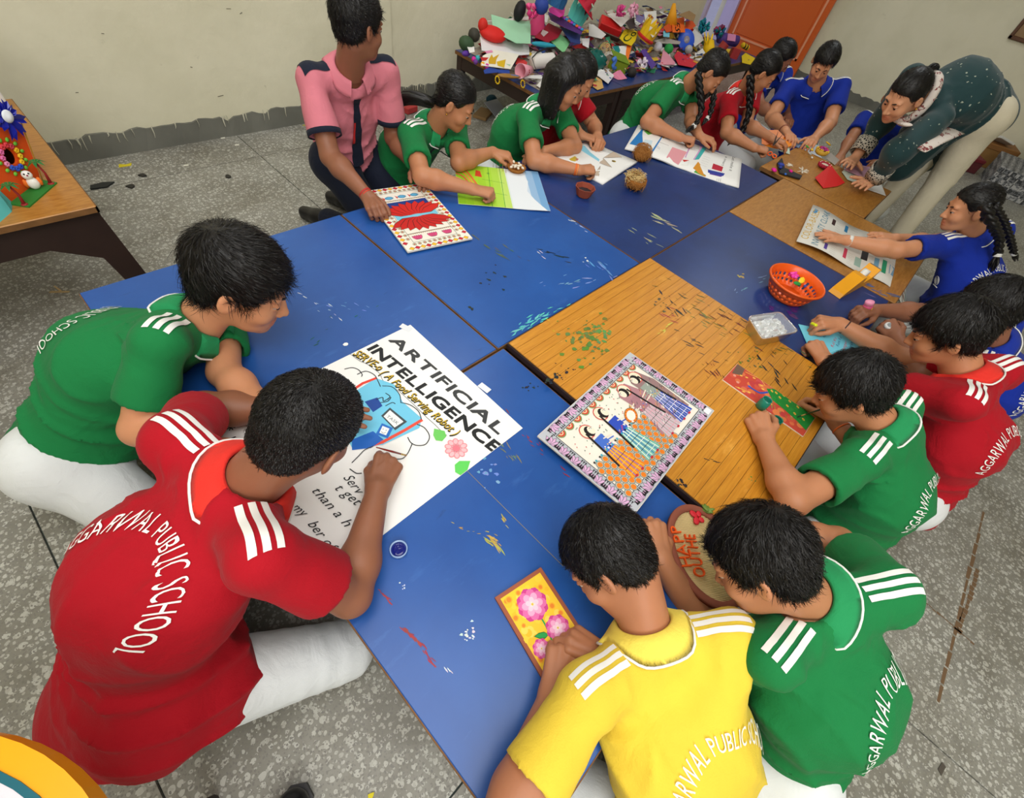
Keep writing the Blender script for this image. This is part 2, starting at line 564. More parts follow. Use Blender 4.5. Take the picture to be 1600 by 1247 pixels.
# cement skirting with an uneven, crumbling top
def skirting(name, p0, p1, inward, h=0.10, t=0.014, seed=1):
    rnd = random.Random(seed)
    p0 = np.array(p0, float); p1 = np.array(p1, float); d = p1 - p0; L_ = np.linalg.norm(d); n = max(2, int(L_ / 0.035))
    inw = np.array(inward, float)
    V, F = [], []
    for i in range(n + 1):
        p = p0 + d * i / n
        hh = h + rnd.uniform(-0.010, 0.008) + (rnd.uniform(-0.02, 0) if rnd.random() < 0.15 else 0)
        V += [p, p + inw * t, p + inw * (t * rnd.uniform(0.55, 1)) + np.array([0, 0, hh]), p + np.array([0, 0, hh])]
    for i in range(n):
        a = i * 4; b2 = a + 4
        for k in range(4):
            F.append((a + k, a + (k + 1) % 4, b2 + (k + 1) % 4, b2 + k))
    F += [(0, 3, 2, 1), tuple(n * 4 + k for k in range(4))]
    o = mesh_obj(name, V, F, M_SKIRT)
    tag(o, None, None, None, 'structure')
    return o
sk = skirting('baseboard_back', (-1.8, YB, 0), (XS, YB, 0), (0, -1, 0), seed=3)
skirting('baseboard_recess', (XS, YB + 0.035, 0), (6.18, YB + 0.035, 0), (0, -1, 0), seed=4)
skirting('baseboard_right', (XR, -3.2, 0), (XR, YB, 0), (-1, 0, 0), 0.09, 0.012, 5)
# paint drips that ran from the wall over the skirting
rnd = random.Random(11)
dr = MB()
for i in range(46):
    x = rnd.uniform(0.1, 1.95) if i < 36 else rnd.uniform(2.1, 2.4)
    L_ = rnd.uniform(0.015, 0.06)
    y = YB - 0.0145 if x < XS else YB + 0.020
    dr.tube([(x, y, 0.105), (x + rnd.uniform(-.004, .004), y - 0.001, 0.105 - L_ * 0.6), (x + rnd.uniform(-.006, .006), y - 0.001, 0.105 - L_)], [0.004, 0.003, 0.0012], 5, flat=0.4)
dr.build('paint_drip', plain('cream_drip', (206, 203, 184), 0.6), sk, None)
bpy.data.objects['paint_drip']['kind'] = 'stuff'
# dark scratches on the back wall
sc = MB()
for i in range(60):
    x = rnd.uniform(-0.6, 1.95); z = rnd.uniform(0.16, 1.3); L_ = rnd.uniform(0.004, 0.03) * (3 if rnd.random() < 0.15 else 1); a = rnd.uniform(-0.5, 0.5)
    w = rnd.uniform(0.0012, 0.003)
    sc.box((x, YB - 0.0006, z), (L_, 0.0012, w), euler(0, a, 0), lin((110, 104, 88)))
so = sc.build('scuff_mark', M_INK, wb, None, ink=True); so['kind'] = 'stuff'

# door leaf swung open against the right wall, doorway with daylight behind
M_ORANGE = plain('orange_door_paint', (214, 98, 38), 0.4, 0.4, 0.05, 20, 0.08, 3)
M_ORL = plain('pale_orange_trim', (236, 160, 120), 0.45)
door = empty('door_1', (7.13, 2.93, 0), 'orange door leaf with a pale raised border', 'door'); del door['category']; door['kind'] = 'structure'
b_ = MB(); b_.box((7.13, 2.435, 1.06), (0.035, 1.04, 2.10)); b_.build('door_leaf', M_ORANGE, door, (7.13, 2.93, 0))
for (y0, y1, z0, z1) in ((1.975, 2.865, 0.165, 0.185), (1.975, 2.865, 0.93, 0.95), (1.975, 1.997, 0.165, 0.95), (2.843, 2.865, 0.165, 0.95),
                         (1.975, 2.865, 1.05, 1.07), (1.975, 2.865, 1.93, 1.95), (1.975, 1.997, 1.05, 1.95), (2.843, 2.865, 1.05, 1.95)):
    b_ = MB(); b_.box((7.108, (y0 + y1) / 2, (z0 + z1) / 2), (0.012, y1 - y0, z1 - z0)); b_.build('border_moulding', M_ORL, door, (7.13, 2.93, 0))
for (z0, z1) in ((0.20, 0.92), (1.08, 1.92)):
    b_ = MB(); b_.bevel_box((7.109, 2.42, (z0 + z1) / 2), (0.014, 0.80, z1 - z0), 0.006); b_.build('panel', M_ORANGE, door, (7.13, 2.93, 0))
M_LAV = plain('lavender_frame_paint', (196, 184, 222), 0.5)
for (lo, hi) in (((6.18, YB + 0.0, 0), (6.235, YB + 0.2, 2.15)), ((7.06, YB + 0.05, 0), (7.115, YB + 0.2, 2.15)), ((6.18, YB + 0.03, 2.10), (7.115, YB + 0.2, 2.15))):
    o = wall_box('trim_door', lo, hi, M_LAV)
og = wall_box('floor_veranda', (4.0, 3.08, -0.08), (13.0, 12.0, -0.01), plain('veranda_concrete', (176, 172, 186), 0.8, 0.2, 0.3, 12, 0.15, 3))
wall_box('wall_veranda', (4.0, 5.6, 0), (13.0, 5.8, 0.75), plain('veranda_wall', (196, 190, 208), 0.8))

# picture frame corner on the right wall
pf = empty('picture_frame', (XR - 0.02, 0.08, 0.98), 'dark wooden picture frame at the right edge of the wall', 'picture frame')
for c, s in (((XR - 0.016, 0.08, 0.87), (0.03, 0.46, 0.03)), ((XR - 0.016, 0.08, 1.24), (0.03, 0.46, 0.03)), ((XR - 0.016, 0.295, 1.055), (0.03, 0.03, 0.40)), ((XR - 0.016, -0.135, 1.055), (0.03, 0.03, 0.40))):
    b_ = MB(); b_.bevel_box(c, s, 0.005); b_.build('frame_rail', plain('frame_wood', (96, 62, 40), 0.5), pf, (XR - 0.02, 0.08, 0.98))
b_ = MB(); b_.box((XR - 0.012, 0.08, 1.055), (0.008, 0.41, 0.35)); b_.build('picture', plain('picture_print', (150, 120, 84), 0.5), pf, (XR - 0.02, 0.08, 0.98))

# ------------------------------------------------------------------ low tables
TZ = 0.38
def low_table(x0, x1, y0, y1, z, top, label, planks=False, rot=0.0, group='low school tables', edge=M_EDGE, apron=M_DARKWOOD, cat='table'):
    cx, cy = (x0 + x1) / 2, (y0 + y1) / 2
    base = np.array([cx, cy, 0.0])
    t = empty('low_table', base, label, cat, group)
    t.rotation_euler = (0, 0, rot)
    B0 = np.zeros(3)
    w, d = x1 - x0, y1 - y0
    def part(name, mb, mat, par=t):
        return mb.build(name, mat, par, B0)
    m = MB(); m.bevel_box((0, 0, z - 0.011), (w - 0.004, d - 0.004, 0.0215), 0.0015)
    tt = part('tabletop', m, top if not planks else M_DARKWOOD)
    if planks:
        n = int(round(d / 0.029)); pw = (d - 0.006) / n
        for k in range(n):
            q = MB(); q.box((0, -d / 2 + 0.003 + pw * (k + 0.5), z + 0.001), (w - 0.006, pw - 0.0009, 0.003))
            part('plank', q, top, tt)
    for sx in (-1, 1):
        m = MB(); m.box((sx * (w / 2 - 0.001), 0, z - 0.012), (0.003, d, 0.018)); part('edge_strip', m, edge)
    for sy in (-1, 1):
        m = MB(); m.box((0, sy * (d / 2 - 0.001), z - 0.012), (w, 0.003, 0.018)); part('edge_strip', m, edge)
    az = z - 0.022
    for sy in (-1, 1):
        m = MB(); m.box((0, sy * (d / 2 - 0.022), az - 0.035), (w - 0.05, 0.02, 0.07)); part('apron', m, apron)
    for sx in (-1, 1):
        m = MB(); m.box((sx * (w / 2 - 0.022), 0, az - 0.035), (0.02, d - 0.05, 0.07)); part('apron', m, apron)
    for sx in (-1, 1):
        for sy in (-1, 1):
            m = MB(); m.box((sx * (w / 2 - 0.032), sy * (d / 2 - 0.032), az / 2), (0.045, 0.045, az), taper=0.8); part('leg', m, apron)
    return t, tt

low_table(-0.043, 0.716, 0.560, 1.362, TZ, M_BLUE, 'blue topped low table under the green-shirted boy at the left')
low_table(0.721, 1.474, 0.560, 1.362, TZ, M_BLUE, 'blue topped low table holding the lotus painting and green landscape sheet')
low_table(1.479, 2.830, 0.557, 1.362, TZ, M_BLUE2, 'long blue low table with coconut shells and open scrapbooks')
low_table(0.020, 0.735, -0.222, 0.553, TZ, M_BLUE, 'blue low table nearest the camera with the yellow flower board')
T5, T5top = low_table(0.742, 1.508, -0.236, 0.548, TZ + 0.018, M_TAN, 'ochre planked low table stained with green paint', True, edge=M_DARKWOOD)
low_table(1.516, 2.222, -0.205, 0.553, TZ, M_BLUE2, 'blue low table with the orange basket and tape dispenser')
low_table(2.228, 2.905, -0.230, 0.553, TZ, M_TAN2, 'plain tan low table under the newspaper spread')
low_table(2.93, 3.50, 0.10, 0.70, TZ - 0.004, M_TAN2, 'tan low table where the teacher presses the red paper', rot=-0.0)
for k in range(4):
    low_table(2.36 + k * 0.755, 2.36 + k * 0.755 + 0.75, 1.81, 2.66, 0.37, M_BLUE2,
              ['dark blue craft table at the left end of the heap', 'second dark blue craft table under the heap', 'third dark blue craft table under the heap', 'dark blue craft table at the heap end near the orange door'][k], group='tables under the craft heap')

# ------------------------------------------------------------------ implicit bodies
def s_cone(P, a, b, ra, rb):
    a = np.asarray(a, float); b = np.asarray(b, float); ba = b - a
    t = np.clip(((P - a) @ ba) / (ba @ ba + 1e-12), 0, 1)
    d = P - a - t[:, None] * ba
    return np.sqrt((d * d).sum(1)) - (ra + t * (rb - ra))

def s_ecap(P, a, b, ra, rb, w0, w1, k0, k1, q=2.0):
    """capsule with an elliptic section, k times wider along the axis w"""
    a = np.asarray(a, float); b = np.asarray(b, float); ba = b - a
    t = np.clip(((P - a) @ ba) / (ba @ ba + 1e-12), 0, 1)
    d = P - a - t[:, None] * ba
    w = w0[None] * (1 - t)[:, None] + w1[None] * t[:, None]
    w /= np.linalg.norm(w, axis=1)[:, None]
    k = k0 + t * (k1 - k0)
    lx = (d * w).sum(1)
    r2 = np.maximum((d * d).sum(1) - lx * lx, 0) + (lx / k) ** 2
    return np.sqrt(r2) - (ra + t * (rb - ra))

def s_ell(P, c, r, Rm=None):
    q = P - np.asarray(c, float)
    if Rm is not None: q = q @ Rm
    r = np.asarray(r, float)
    k0 = np.sqrt(((q / r) ** 2).sum(1)); k1 = np.sqrt(((q / (r * r)) ** 2).sum(1)) + 1e-9
    return np.where(k0 < 1e-6, -r.min(), k0 * (k0 - 1.0) / k1)

def smin(a, b, k):
    h = np.maximum(k - np.abs(a - b), 0) / k
    return np.minimum(a, b) - h * h * k * 0.25

def smax(a, b, k):
    return -smin(-a, -b, k)

_CORN = np.array([(x, y, z) for z in (0, 1) for y in (0, 1) for x in (0, 1)])
_EDG = [(0, 1), (2, 3), (4, 5), (6, 7), (0, 2), (1, 3), (4, 6), (5, 7), (0, 4), (1, 5), (2, 6), (3, 7)]

def surface_nets(f, lo, hi, h):
    lo = np.asarray(lo, float); hi = np.asarray(hi, float)
    B = 4
    nb = np.ceil((hi - lo) / (h * B)).astype(int) + 1
    n = nb * B
    gx = [lo[i] + (np.arange(nb[i]) * B + (B - 1) / 2) * h for i in range(3)]
    cen = np.stack(np.meshgrid(*gx, indexing='ij'), -1).reshape(-1, 3)
    dc = f(cen)
    act = np.abs(dc) < h * B * 1.45 + 0.004
    vol = np.repeat(np.repeat(np.repeat(np.where(dc < 0, -1.0, 1.0).reshape(nb), B, 0), B, 1), B, 2).astype(np.float32)
    bi = np.argwhere(act.reshape(nb))
    if len(bi) == 0: return np.zeros((0, 3)), np.zeros((0, 4), int)
    off = np.stack(np.meshgrid(np.arange(B), np.arange(B), np.arange(B), indexing='ij'), -1).reshape(-1, 3)
    idx = (bi[:, None, :] * B + off[None]).reshape(-1, 3)
    val = f(lo + idx * h)
    vol[idx[:, 0], idx[:, 1], idx[:, 2]] = val
    s = vol < 0
    # cells
    c = np.zeros(tuple(n - 1), np.int8)
    for cx, cy, cz in _CORN:
        c += s[cx:cx + n[0] - 1, cy:cy + n[1] - 1, cz:cz + n[2] - 1]
    cells = np.argwhere((c > 0) & (c < 8))
    vid = np.full(tuple(n - 1), -1, np.int32)
    vid[cells[:, 0], cells[:, 1], cells[:, 2]] = np.arange(len(cells))
    cv = np.stack([vol[cells[:, 0] + a, cells[:, 1] + b, cells[:, 2] + d] for a, b, d in _CORN], 1)
    acc = np.zeros((len(cells), 3)); cnt = np.zeros(len(cells))
    for i, j in _EDG:
        m = (cv[:, i] < 0) != (cv[:, j] < 0)
        t = np.where(m, cv[:, i] / np.where(m, cv[:, i] - cv[:, j], 1), 0)
        p = _CORN[i] + t[:, None] * (_CORN[j] - _CORN[i])
        acc += p * m[:, None]; cnt += m
    V = lo + (cells + acc / cnt[:, None]) * h
    F = []
    for ax in range(3):
        u, v = (ax + 1) % 3, (ax + 2) % 3
        sl0 = [slice(None)] * 3; sl1 = [slice(None)] * 3
        sl0[ax] = slice(0, -1); sl1[ax] = slice(1, None)
        a, b = s[tuple(sl0)], s[tuple(sl1)]
        e = np.argwhere(a != b)
        e = e[(e[:, u] > 0) & (e[:, v] > 0) & (e[:, u] < n[u] - 1) & (e[:, v] < n[v] - 1)]
        fl = a[e[:, 0], e[:, 1], e[:, 2]]
        q = []
        for du, dv in ((-1, -1), (0, -1), (0, 0), (-1, 0)):
            o = e.copy(); o[:, u] += du; o[:, v] += dv
            q.append(vid[o[:, 0], o[:, 1], o[:, 2]])
        q = np.stack(q, 1)
        q = np.where(fl[:, None], q, q[:, ::-1])
        F.append(q)
    F = np.concatenate(F)
    F = F[(F >= 0).all(1)]
    return V, F

def join(parts):
    V, F, n = [], [], 0
    for v, f in parts:
        V.append(v); F.append(f + n); n += len(v)
    return np.concatenate(V), np.concatenate(F)

def bbox(pts, m):
    pts = np.asarray(pts, float)
    return pts.min(0) - m, pts.max(0) + m

# ------------------------------------------------------------------ hands
POSES = {
    'flat': dict(c=[(.10, .12, .08)] * 4, th=(.75, .15), spread=.10),
    'relax': dict(c=[(.45, .55, .35), (.5, .6, .4), (.55, .65, .4), (.55, .65, .4)], th=(.55, .35), spread=.05),
    'fist': dict(c=[(1.15, 1.35, .8), (1.2, 1.4, .85), (1.25, 1.4, .85), (1.25, 1.4, .8)], th=(.25, 1.0), spread=.02),
    'pen': dict(c=[(.75, .75, .45), (.85, .95, .55), (1.1, 1.2, .7), (1.15, 1.25, .7)], th=(.30, .75), spread=.02),
    'grip': dict(c=[(.8, .75, .5), (.85, .8, .5), (.9, .85, .5), (.95, .85, .5)], th=(.55, .65), spread=.05),
    'point': dict(c=[(.15, .2, .15), (.7, .9, .6), (.9, 1.1, .7), (.95, 1.1, .7)], th=(.4, .6), spread=.03),
}

def hand_prims(W, d, n, side, s, pose):
    """W wrist, d finger direction, n back-of-hand normal, side 'L'/'R' -> list of cones"""
    d = nrm(d); n = nrm(n - d * (np.dot(n, d))); t = np.cross(n, d) if side == 'R' else np.cross(d, n)
    ps = POSES[pose]
    out = []
    W = np.asarray(W, float)
    L = lambda a, b, c: W + s * (d * a + t * b + n * c)
    lat = [.0265, .009, -.0085, -.025]
    pal = [.082, .085, .081, .074]
    fl = [.066, .073, .068, .054]
    for i in range(4):
        kn = L(pal[i], lat[i], .004 if i in (1, 2) else .0)
        out.append((L(.004, lat[i] * .55, 0), kn, .0135 * s, .0108 * s))
        a = 0.0
        p = kn
        spv = (1.5 - i) * ps['spread']
        segs = np.array([.44, .31, .25]) * fl[i] * s
        for j, ang in enumerate(ps['c'][i]):
            a += ang
            dirv = nrm((d + t * spv) * math.cos(a) - n * math.sin(a))
            q = p + dirv * segs[j]
            r0 = (.0092, .0082, .0074)[j] * s; r1 = (.0082, .0074, .0064)[j] * s
            if i == 3: r0 *= .9; r1 *= .9
            out.append((p, q, r0, r1)); p = q
    out.append((L(.0, 0, 0), L(.06, 0, -.002), .017 * s, .016 * s))
    out.append((L(.02, .018, -.004), L(.05, .022, -.006), .014 * s, .011 * s))
    ab, op = ps['th']
    td = nrm(d * (1 - .35 * ab) + t * (.25 + ab) * (1 - .45 * op) - n * .55 * op)
    c0 = L(.018, .022, -.004); c1 = c0 + td * .036 * s
    td2 = nrm(td + d * .25 - t * .55 * op - n * .15 * op); c2 = c1 + td2 * .030 * s
    td3 = nrm(td2 + d * .15 - t * .4 * op); c3 = c2 + td3 * .024 * s
    out += [(c0, c1, .0135 * s, .0112 * s), (c1, c2, .0105 * s, .0092 * s), (c2, c3, .0092 * s, .0072 * s)]
    return out, dict(d=d, n=n, t=t, tip=[o[1] for o in out if False])

# ------------------------------------------------------------------ heads (local: x right, y face, z up; metres for an adult-size head)
HEAD_EYE = np.array([.0305, .0775, .0])
def head_sdf(q, female=False, smile=0.0):
    ax = np.abs(q[:, 0])
    m = q.copy(); m[:, 0] = ax
    d = s_ell(q, (0, -.014, .038), (.0745, .094, .080))
    d = smin(d, s_ell(q, (0, .028, -.028), (.060, .064, .080)), .03)
    d = smin(d, s_ell(q, (0, .045, -.082), (.038, .040, .028)), .03)       # jaw
    d = smin(d, s_ell(q, (0, .070, -.098), (.018, .016, .015)), .02)        # chin
    d = smin(d, s_ell(m, (.036, .056, -.034), (.026, .026, .024)), .02)     # cheeks
    d = smin(d, s_ell(m, (.028, .076, .022), (.024, .012, .009)), .014)     # brow
    d = smax(d, -s_ell(m, (.031, .094, .001), (.019, .014, .011)), .012)    # sockets
    d = smin(d, s_cone(q, (0, .086, .008), (0, .103, -.031), .0075, .0100), .012)   # nose
    d = smin(d, s_ell(q, (0, .106, -.034), (.0095, .0085, .0085)), .008)
    d = smin(d, s_ell(m, (.0125, .095, -.038), (.0078, .0085, .0068)), .006)
    # eyelids, half lowered
    lid = s_ell(m, (.0305, .0775, .0), (.0145, .0140, .0138))
    cut = -(m[:, 2] + .0012) + (m[:, 1] - .0775) * 0.12
    low = (m[:, 2] + .0066)
    d = smin(d, np.maximum(lid, cut), .003)
    d = smin(d, np.maximum(lid, low), .003)
    # mouth
    d = smin(d, s_ell(q, (0, .0875, -.0625), (.0225, .0085, .0068)), .006)
    d = smin(d, s_ell(q, (0, .0855, -.0745), (.0190, .0085, .0072)), .006)
    d = smax(d, -s_cone(m, (0, .0975, -.0685), (.021, .0865, -.0675 + smile), .0022, .0015), .004)
    # ears
    Re = np.array([[.94, -.34, 0], [.34, .94, 0], [0, 0, 1]])
    ear = s_ell(m, (.081, -.010, -.006), (.0075, .0185, .031), Re)
    ear = smax(ear, -s_ell(m, (.090, -.004, -.002), (.0075, .0105, .018), Re), .004)
    d = smin(d, ear, .006)
    return d

def hairline(y, x, kind):
    """lowest z of the hair at position y along the head (front +)"""
    xs_ = np.array([-.12, -.085, -.05, -.02, .004, .022, .034, .048, .075, .12])
    if kind in ('short', 'crop'):
        z = np.array([-.062, -.062, -.050, -.012, .012, -.012, .006, .045, .060, .060])
    elif kind == 'fringe':
        z = np.array([-.062, -.062, -.052, -.014, .010, -.016, .000, .030, .040, .040])
    else:                                                   # girls: hair drawn back over the ear tops
        z = np.array([-.070, -.066, -.052, -.010, .016, .006, .020, .050, .066, .066])
    return np.interp(y, xs_, z)

def hair_sdf(q, kind):
    th = dict(short=.0135, crop=.006, fringe=.017, girl=.0085, open=.012)[kind]
    d = s_ell(q, (0, -.016, .040), (.0745 + th, .094 + th, .080 + th * 1.15))
    d = smin(d, s_ell(q, (0, -.045, -.02), (.060 + th * .6, .052 + th * .5, .055)), .02)
    jag = .004 * np.sin(q[:, 0] * 260 + 1.3) + .003 * np.sin(q[:, 0] * 530) + .003 * np.sin(q[:, 1] * 410)
    hl = hairline(q[:, 1], q[:, 0], kind) + (jag if kind in ('short', 'fringe') else jag * .4)
    if kind in ('short', 'fringe'):
        hl = hl - .012 * np.clip(q[:, 0] * 10, -1, 1) * (q[:, 1] > .04)
    d = smax(d, hl - q[:, 2], .006)
    # clumps of hair
    a = np.arctan2(q[:, 0], q[:, 1] + .06)
    w = np.sin(a * 23 + q[:, 2] * 60) * .5 + np.sin(a * 41 - q[:, 2] * 90 + 2) * .35
    d = d - w * (.0022 if kind in ('short', 'fringe') else .0009)
    if kind in ('girl', 'open'):
        part = np.exp(-(q[:, 0] / .004) ** 2) * np.clip((q[:, 1] + .06) * 12, 0, 1)
        d = d + part * .004
    return d

# ------------------------------------------------------------------ people
M_HAIR = plain('black_hair', (13, 11, 11), 0.45, 0.4, 0.35, 160, 0.3, 30)
M_STRAND = plain('hair_strands', (15, 12, 12), 0.5, 0.35, 0, 60, 0.25, 60)
M_WHITE = plain('white_print', (238, 238, 234), 0.7)
M_EYEW = plain('eye_white', (196, 184, 174), 0.3)
M_IRIS = plain('dark_iris', (28, 18, 14), 0.15)
M_TROUS = fabric('white_trousers', (222, 226, 228), 500, 0.2, 0.1)
M_SHOE = plain('tan_shoe', (150, 128, 96), 0.6)
M_SHOEB = plain('black_shoe', (22, 22, 24), 0.35)
SHIRT = dict(green=fabric('green_polo', (20, 118, 62)), red=fabric('red_polo', (168, 8, 28)), yellow=fabric('yellow_polo', (228, 198, 64)),
             blue=fabric('blue_polo', (14, 44, 152)), pink=fabric('pink_shirt', (210, 122, 136), 600, 0.2))
COLLAR = dict(green=fabric('green_collar', (34, 140, 84)), red=fabric('red_collar', (222, 50, 40)), yellow=fabric('yellow_collar', (244, 220, 92)),
              blue=fabric('blue_collar', (24, 50, 156)), pink=SHIRT['pink'])
SKINS = [skin_mat('skin_%d' % i, c) for i, c in enumerate(((206, 144, 106), (146, 95, 70), (186, 126, 90), (212, 154, 118), (174, 116, 84)))]

_glyph = {}
def glyphs(txt):
    """each character of the built-in font as (verts 2-D, faces, advance) with cap height about 0.7"""
    out = []
    for ch in txt:
        if ch not in _glyph:
            if ch == ' ':
                _glyph[ch] = (np.zeros((0, 2)), [], 0.32)
            else:
                cu = bpy.data.curves.new('g', 'FONT'); cu.body = ch; cu.resolution_u = 3
                ob = bpy.data.objects.new('g', cu); COL.objects.link(ob)
                dg = bpy.context.evaluated_depsgraph_get(); dg.update()
                me = bpy.data.meshes.new_from_object(ob.evaluated_get(dg))
                v = np.array([p.co[:2] for p in me.vertices]).reshape(-1, 2)
                f = [tuple(p.vertices) for p in me.polygons]
                w = v[:, 0].max() + 0.06 if len(v) else 0.3
                _glyph[ch] = (v, f, w)
                bpy.data.objects.remove(ob); bpy.data.curves.remove(cu); bpy.data.meshes.remove(me)
        out.append(_glyph[ch])
    return out

def densify(v, f, seg):
    """split long glyph edges so that letters can follow a curved back"""
    bm = bmesh.new()
    vs_ = [bm.verts.new((p[0], p[1], 0)) for p in v]
    for q in f:
        try: bm.faces.new([vs_[i] for i in q])
        except ValueError: pass
    bmesh.ops.triangulate(bm, faces=bm.faces[:])
    for _ in range(3):
        e = [e for e in bm.edges if e.calc_length() > seg]
        if not e: break
        bmesh.ops.subdivide_edges(bm, edges=e, cuts=1)
        bmesh.ops.triangulate(bm, faces=bm.faces[:])
    bm.verts.index_update()
    V = np.array([p.co[:2] for p in bm.verts]); F = [tuple(x.index for x in q.verts) for q in bm.faces]
    bm.free()
    return V, F

def strand_mesh(V, F, whorl, rng, n, length, width, lift, mode, grav=None, back=None):
    """thin tapering ribbons lying over the hair surface V, F"""
    tri = np.concatenate([F[:, [0, 1, 2]], F[:, [0, 2, 3]]])
    A, B, C_ = V[tri[:, 0]], V[tri[:, 1]], V[tri[:, 2]]
    cr = np.cross(B - A, C_ - A); ar = np.linalg.norm(cr, axis=1)
    nn = cr / (ar[:, None] + 1e-12)
    k = rng.choice(len(tri), n, p=ar / ar.sum())
    u = rng.random((n, 2)); fl = u.sum(1) > 1; u[fl] = 1 - u[fl]
    p = A[k] + u[:, :1] * (B[k] - A[k]) + u[:, 1:] * (C_[k] - A[k]); nr = nn[k]
    if mode == 'whorl':
        d = p - whorl
    else:
        d = np.tile(back, (n, 1)) + 0.15 * rng.normal(size=(n, 3))
    swirl = np.cross(nr, d) * 0.35 if mode == 'whorl' else 0
    d = d / (np.linalg.norm(d, axis=1)[:, None] + 1e-9)
    d = d + (swirl / (np.linalg.norm(swirl, axis=1)[:, None] + 1e-9) * 0.35 if mode == 'whorl' else 0) + rng.normal(size=(n, 3)) * (0.16 if mode == 'whorl' else 0.05)
    d = d - nr * (d * nr).sum(1)[:, None]; d /= np.linalg.norm(d, axis=1)[:, None] + 1e-9
    w = np.cross(d, nr)
    Ls = length * rng.uniform(.55, 1.2, n)[:, None]
    lf = lift * rng.uniform(0.0, 1.0, n)[:, None]
    pts = [p - nr * .0015, p + d * Ls * .4 + nr * (lf * .8 + .0004) - nr * (Ls * .4) ** 2 * 4.0, p + d * Ls * .75 + nr * lf * .9 - nr * (Ls * .75) ** 2 * 4.5, p + d * Ls + nr * lf * .5 - nr * Ls ** 2 * 5.0]
    ws = [.8, 1.0, .7, .05]
    tw = rng.uniform(-.6, .6, n)[:, None]
    wv = w * np.cos(tw) + nr * np.sin(tw)
    rows = []
    for q, a in zip(pts, ws):
        rows.append(q - wv * width * a * .5); rows.append(q + wv * width * a * .5)
    S = np.stack(rows, 1).reshape(-1, 3)
    b = np.arange(n)[:, None] * 8
    Fq = np.concatenate([b + np.array([[2 * i, 2 * i + 1, 2 * i + 3, 2 * i + 2]]) for i in range(3)])
    return S, Fq

def arm_mesh(J, side, s, pose, hd, hn, h, tone=1.0, cuff=None):
    S, E, W = (np.array(J[k + side]) for k in 'SEW')
    prims, fr = hand_prims(W, hd, hn, side, s * .97, pose)
    aw = nrm(W - E)
    f0 = E + aw * .06 * s
    def f(P):
        d = smin(s_cone(P, S, E, .046 * s, .036 * s), s_cone(P, E, f0, .036 * s, .0385 * s), .015)
        d = smin(d, s_cone(P, f0, W, .0375 * s, .0235 * s), .02)
        hd_ = None
        near = s_cone(P, W, W + fr['d'] * .09 * s, .09 * s, .11 * s) < .02
        dh = np.full(len(P), 1.0)
        if near.any():
            Q = P[near]
            e = None; pal = None
            for i, (a, b, ra, rb) in enumerate(prims):
                c = s_cone(Q, a, b, ra, rb)
                e = c if e is None else smin(e, c, .0045 * s)
            dh[near] = e
        return smin(d, dh, .014)
    pts = [S, E, W, W + fr['d'] * .17 * s, W + fr['t'] * .09 * s, W - fr['n'] * .09 * s, W + fr['n'] * .03 * s]
    lo, hi = bbox(pts, .055 * s)
    return surface_nets(f, lo, hi, h), fr, prims

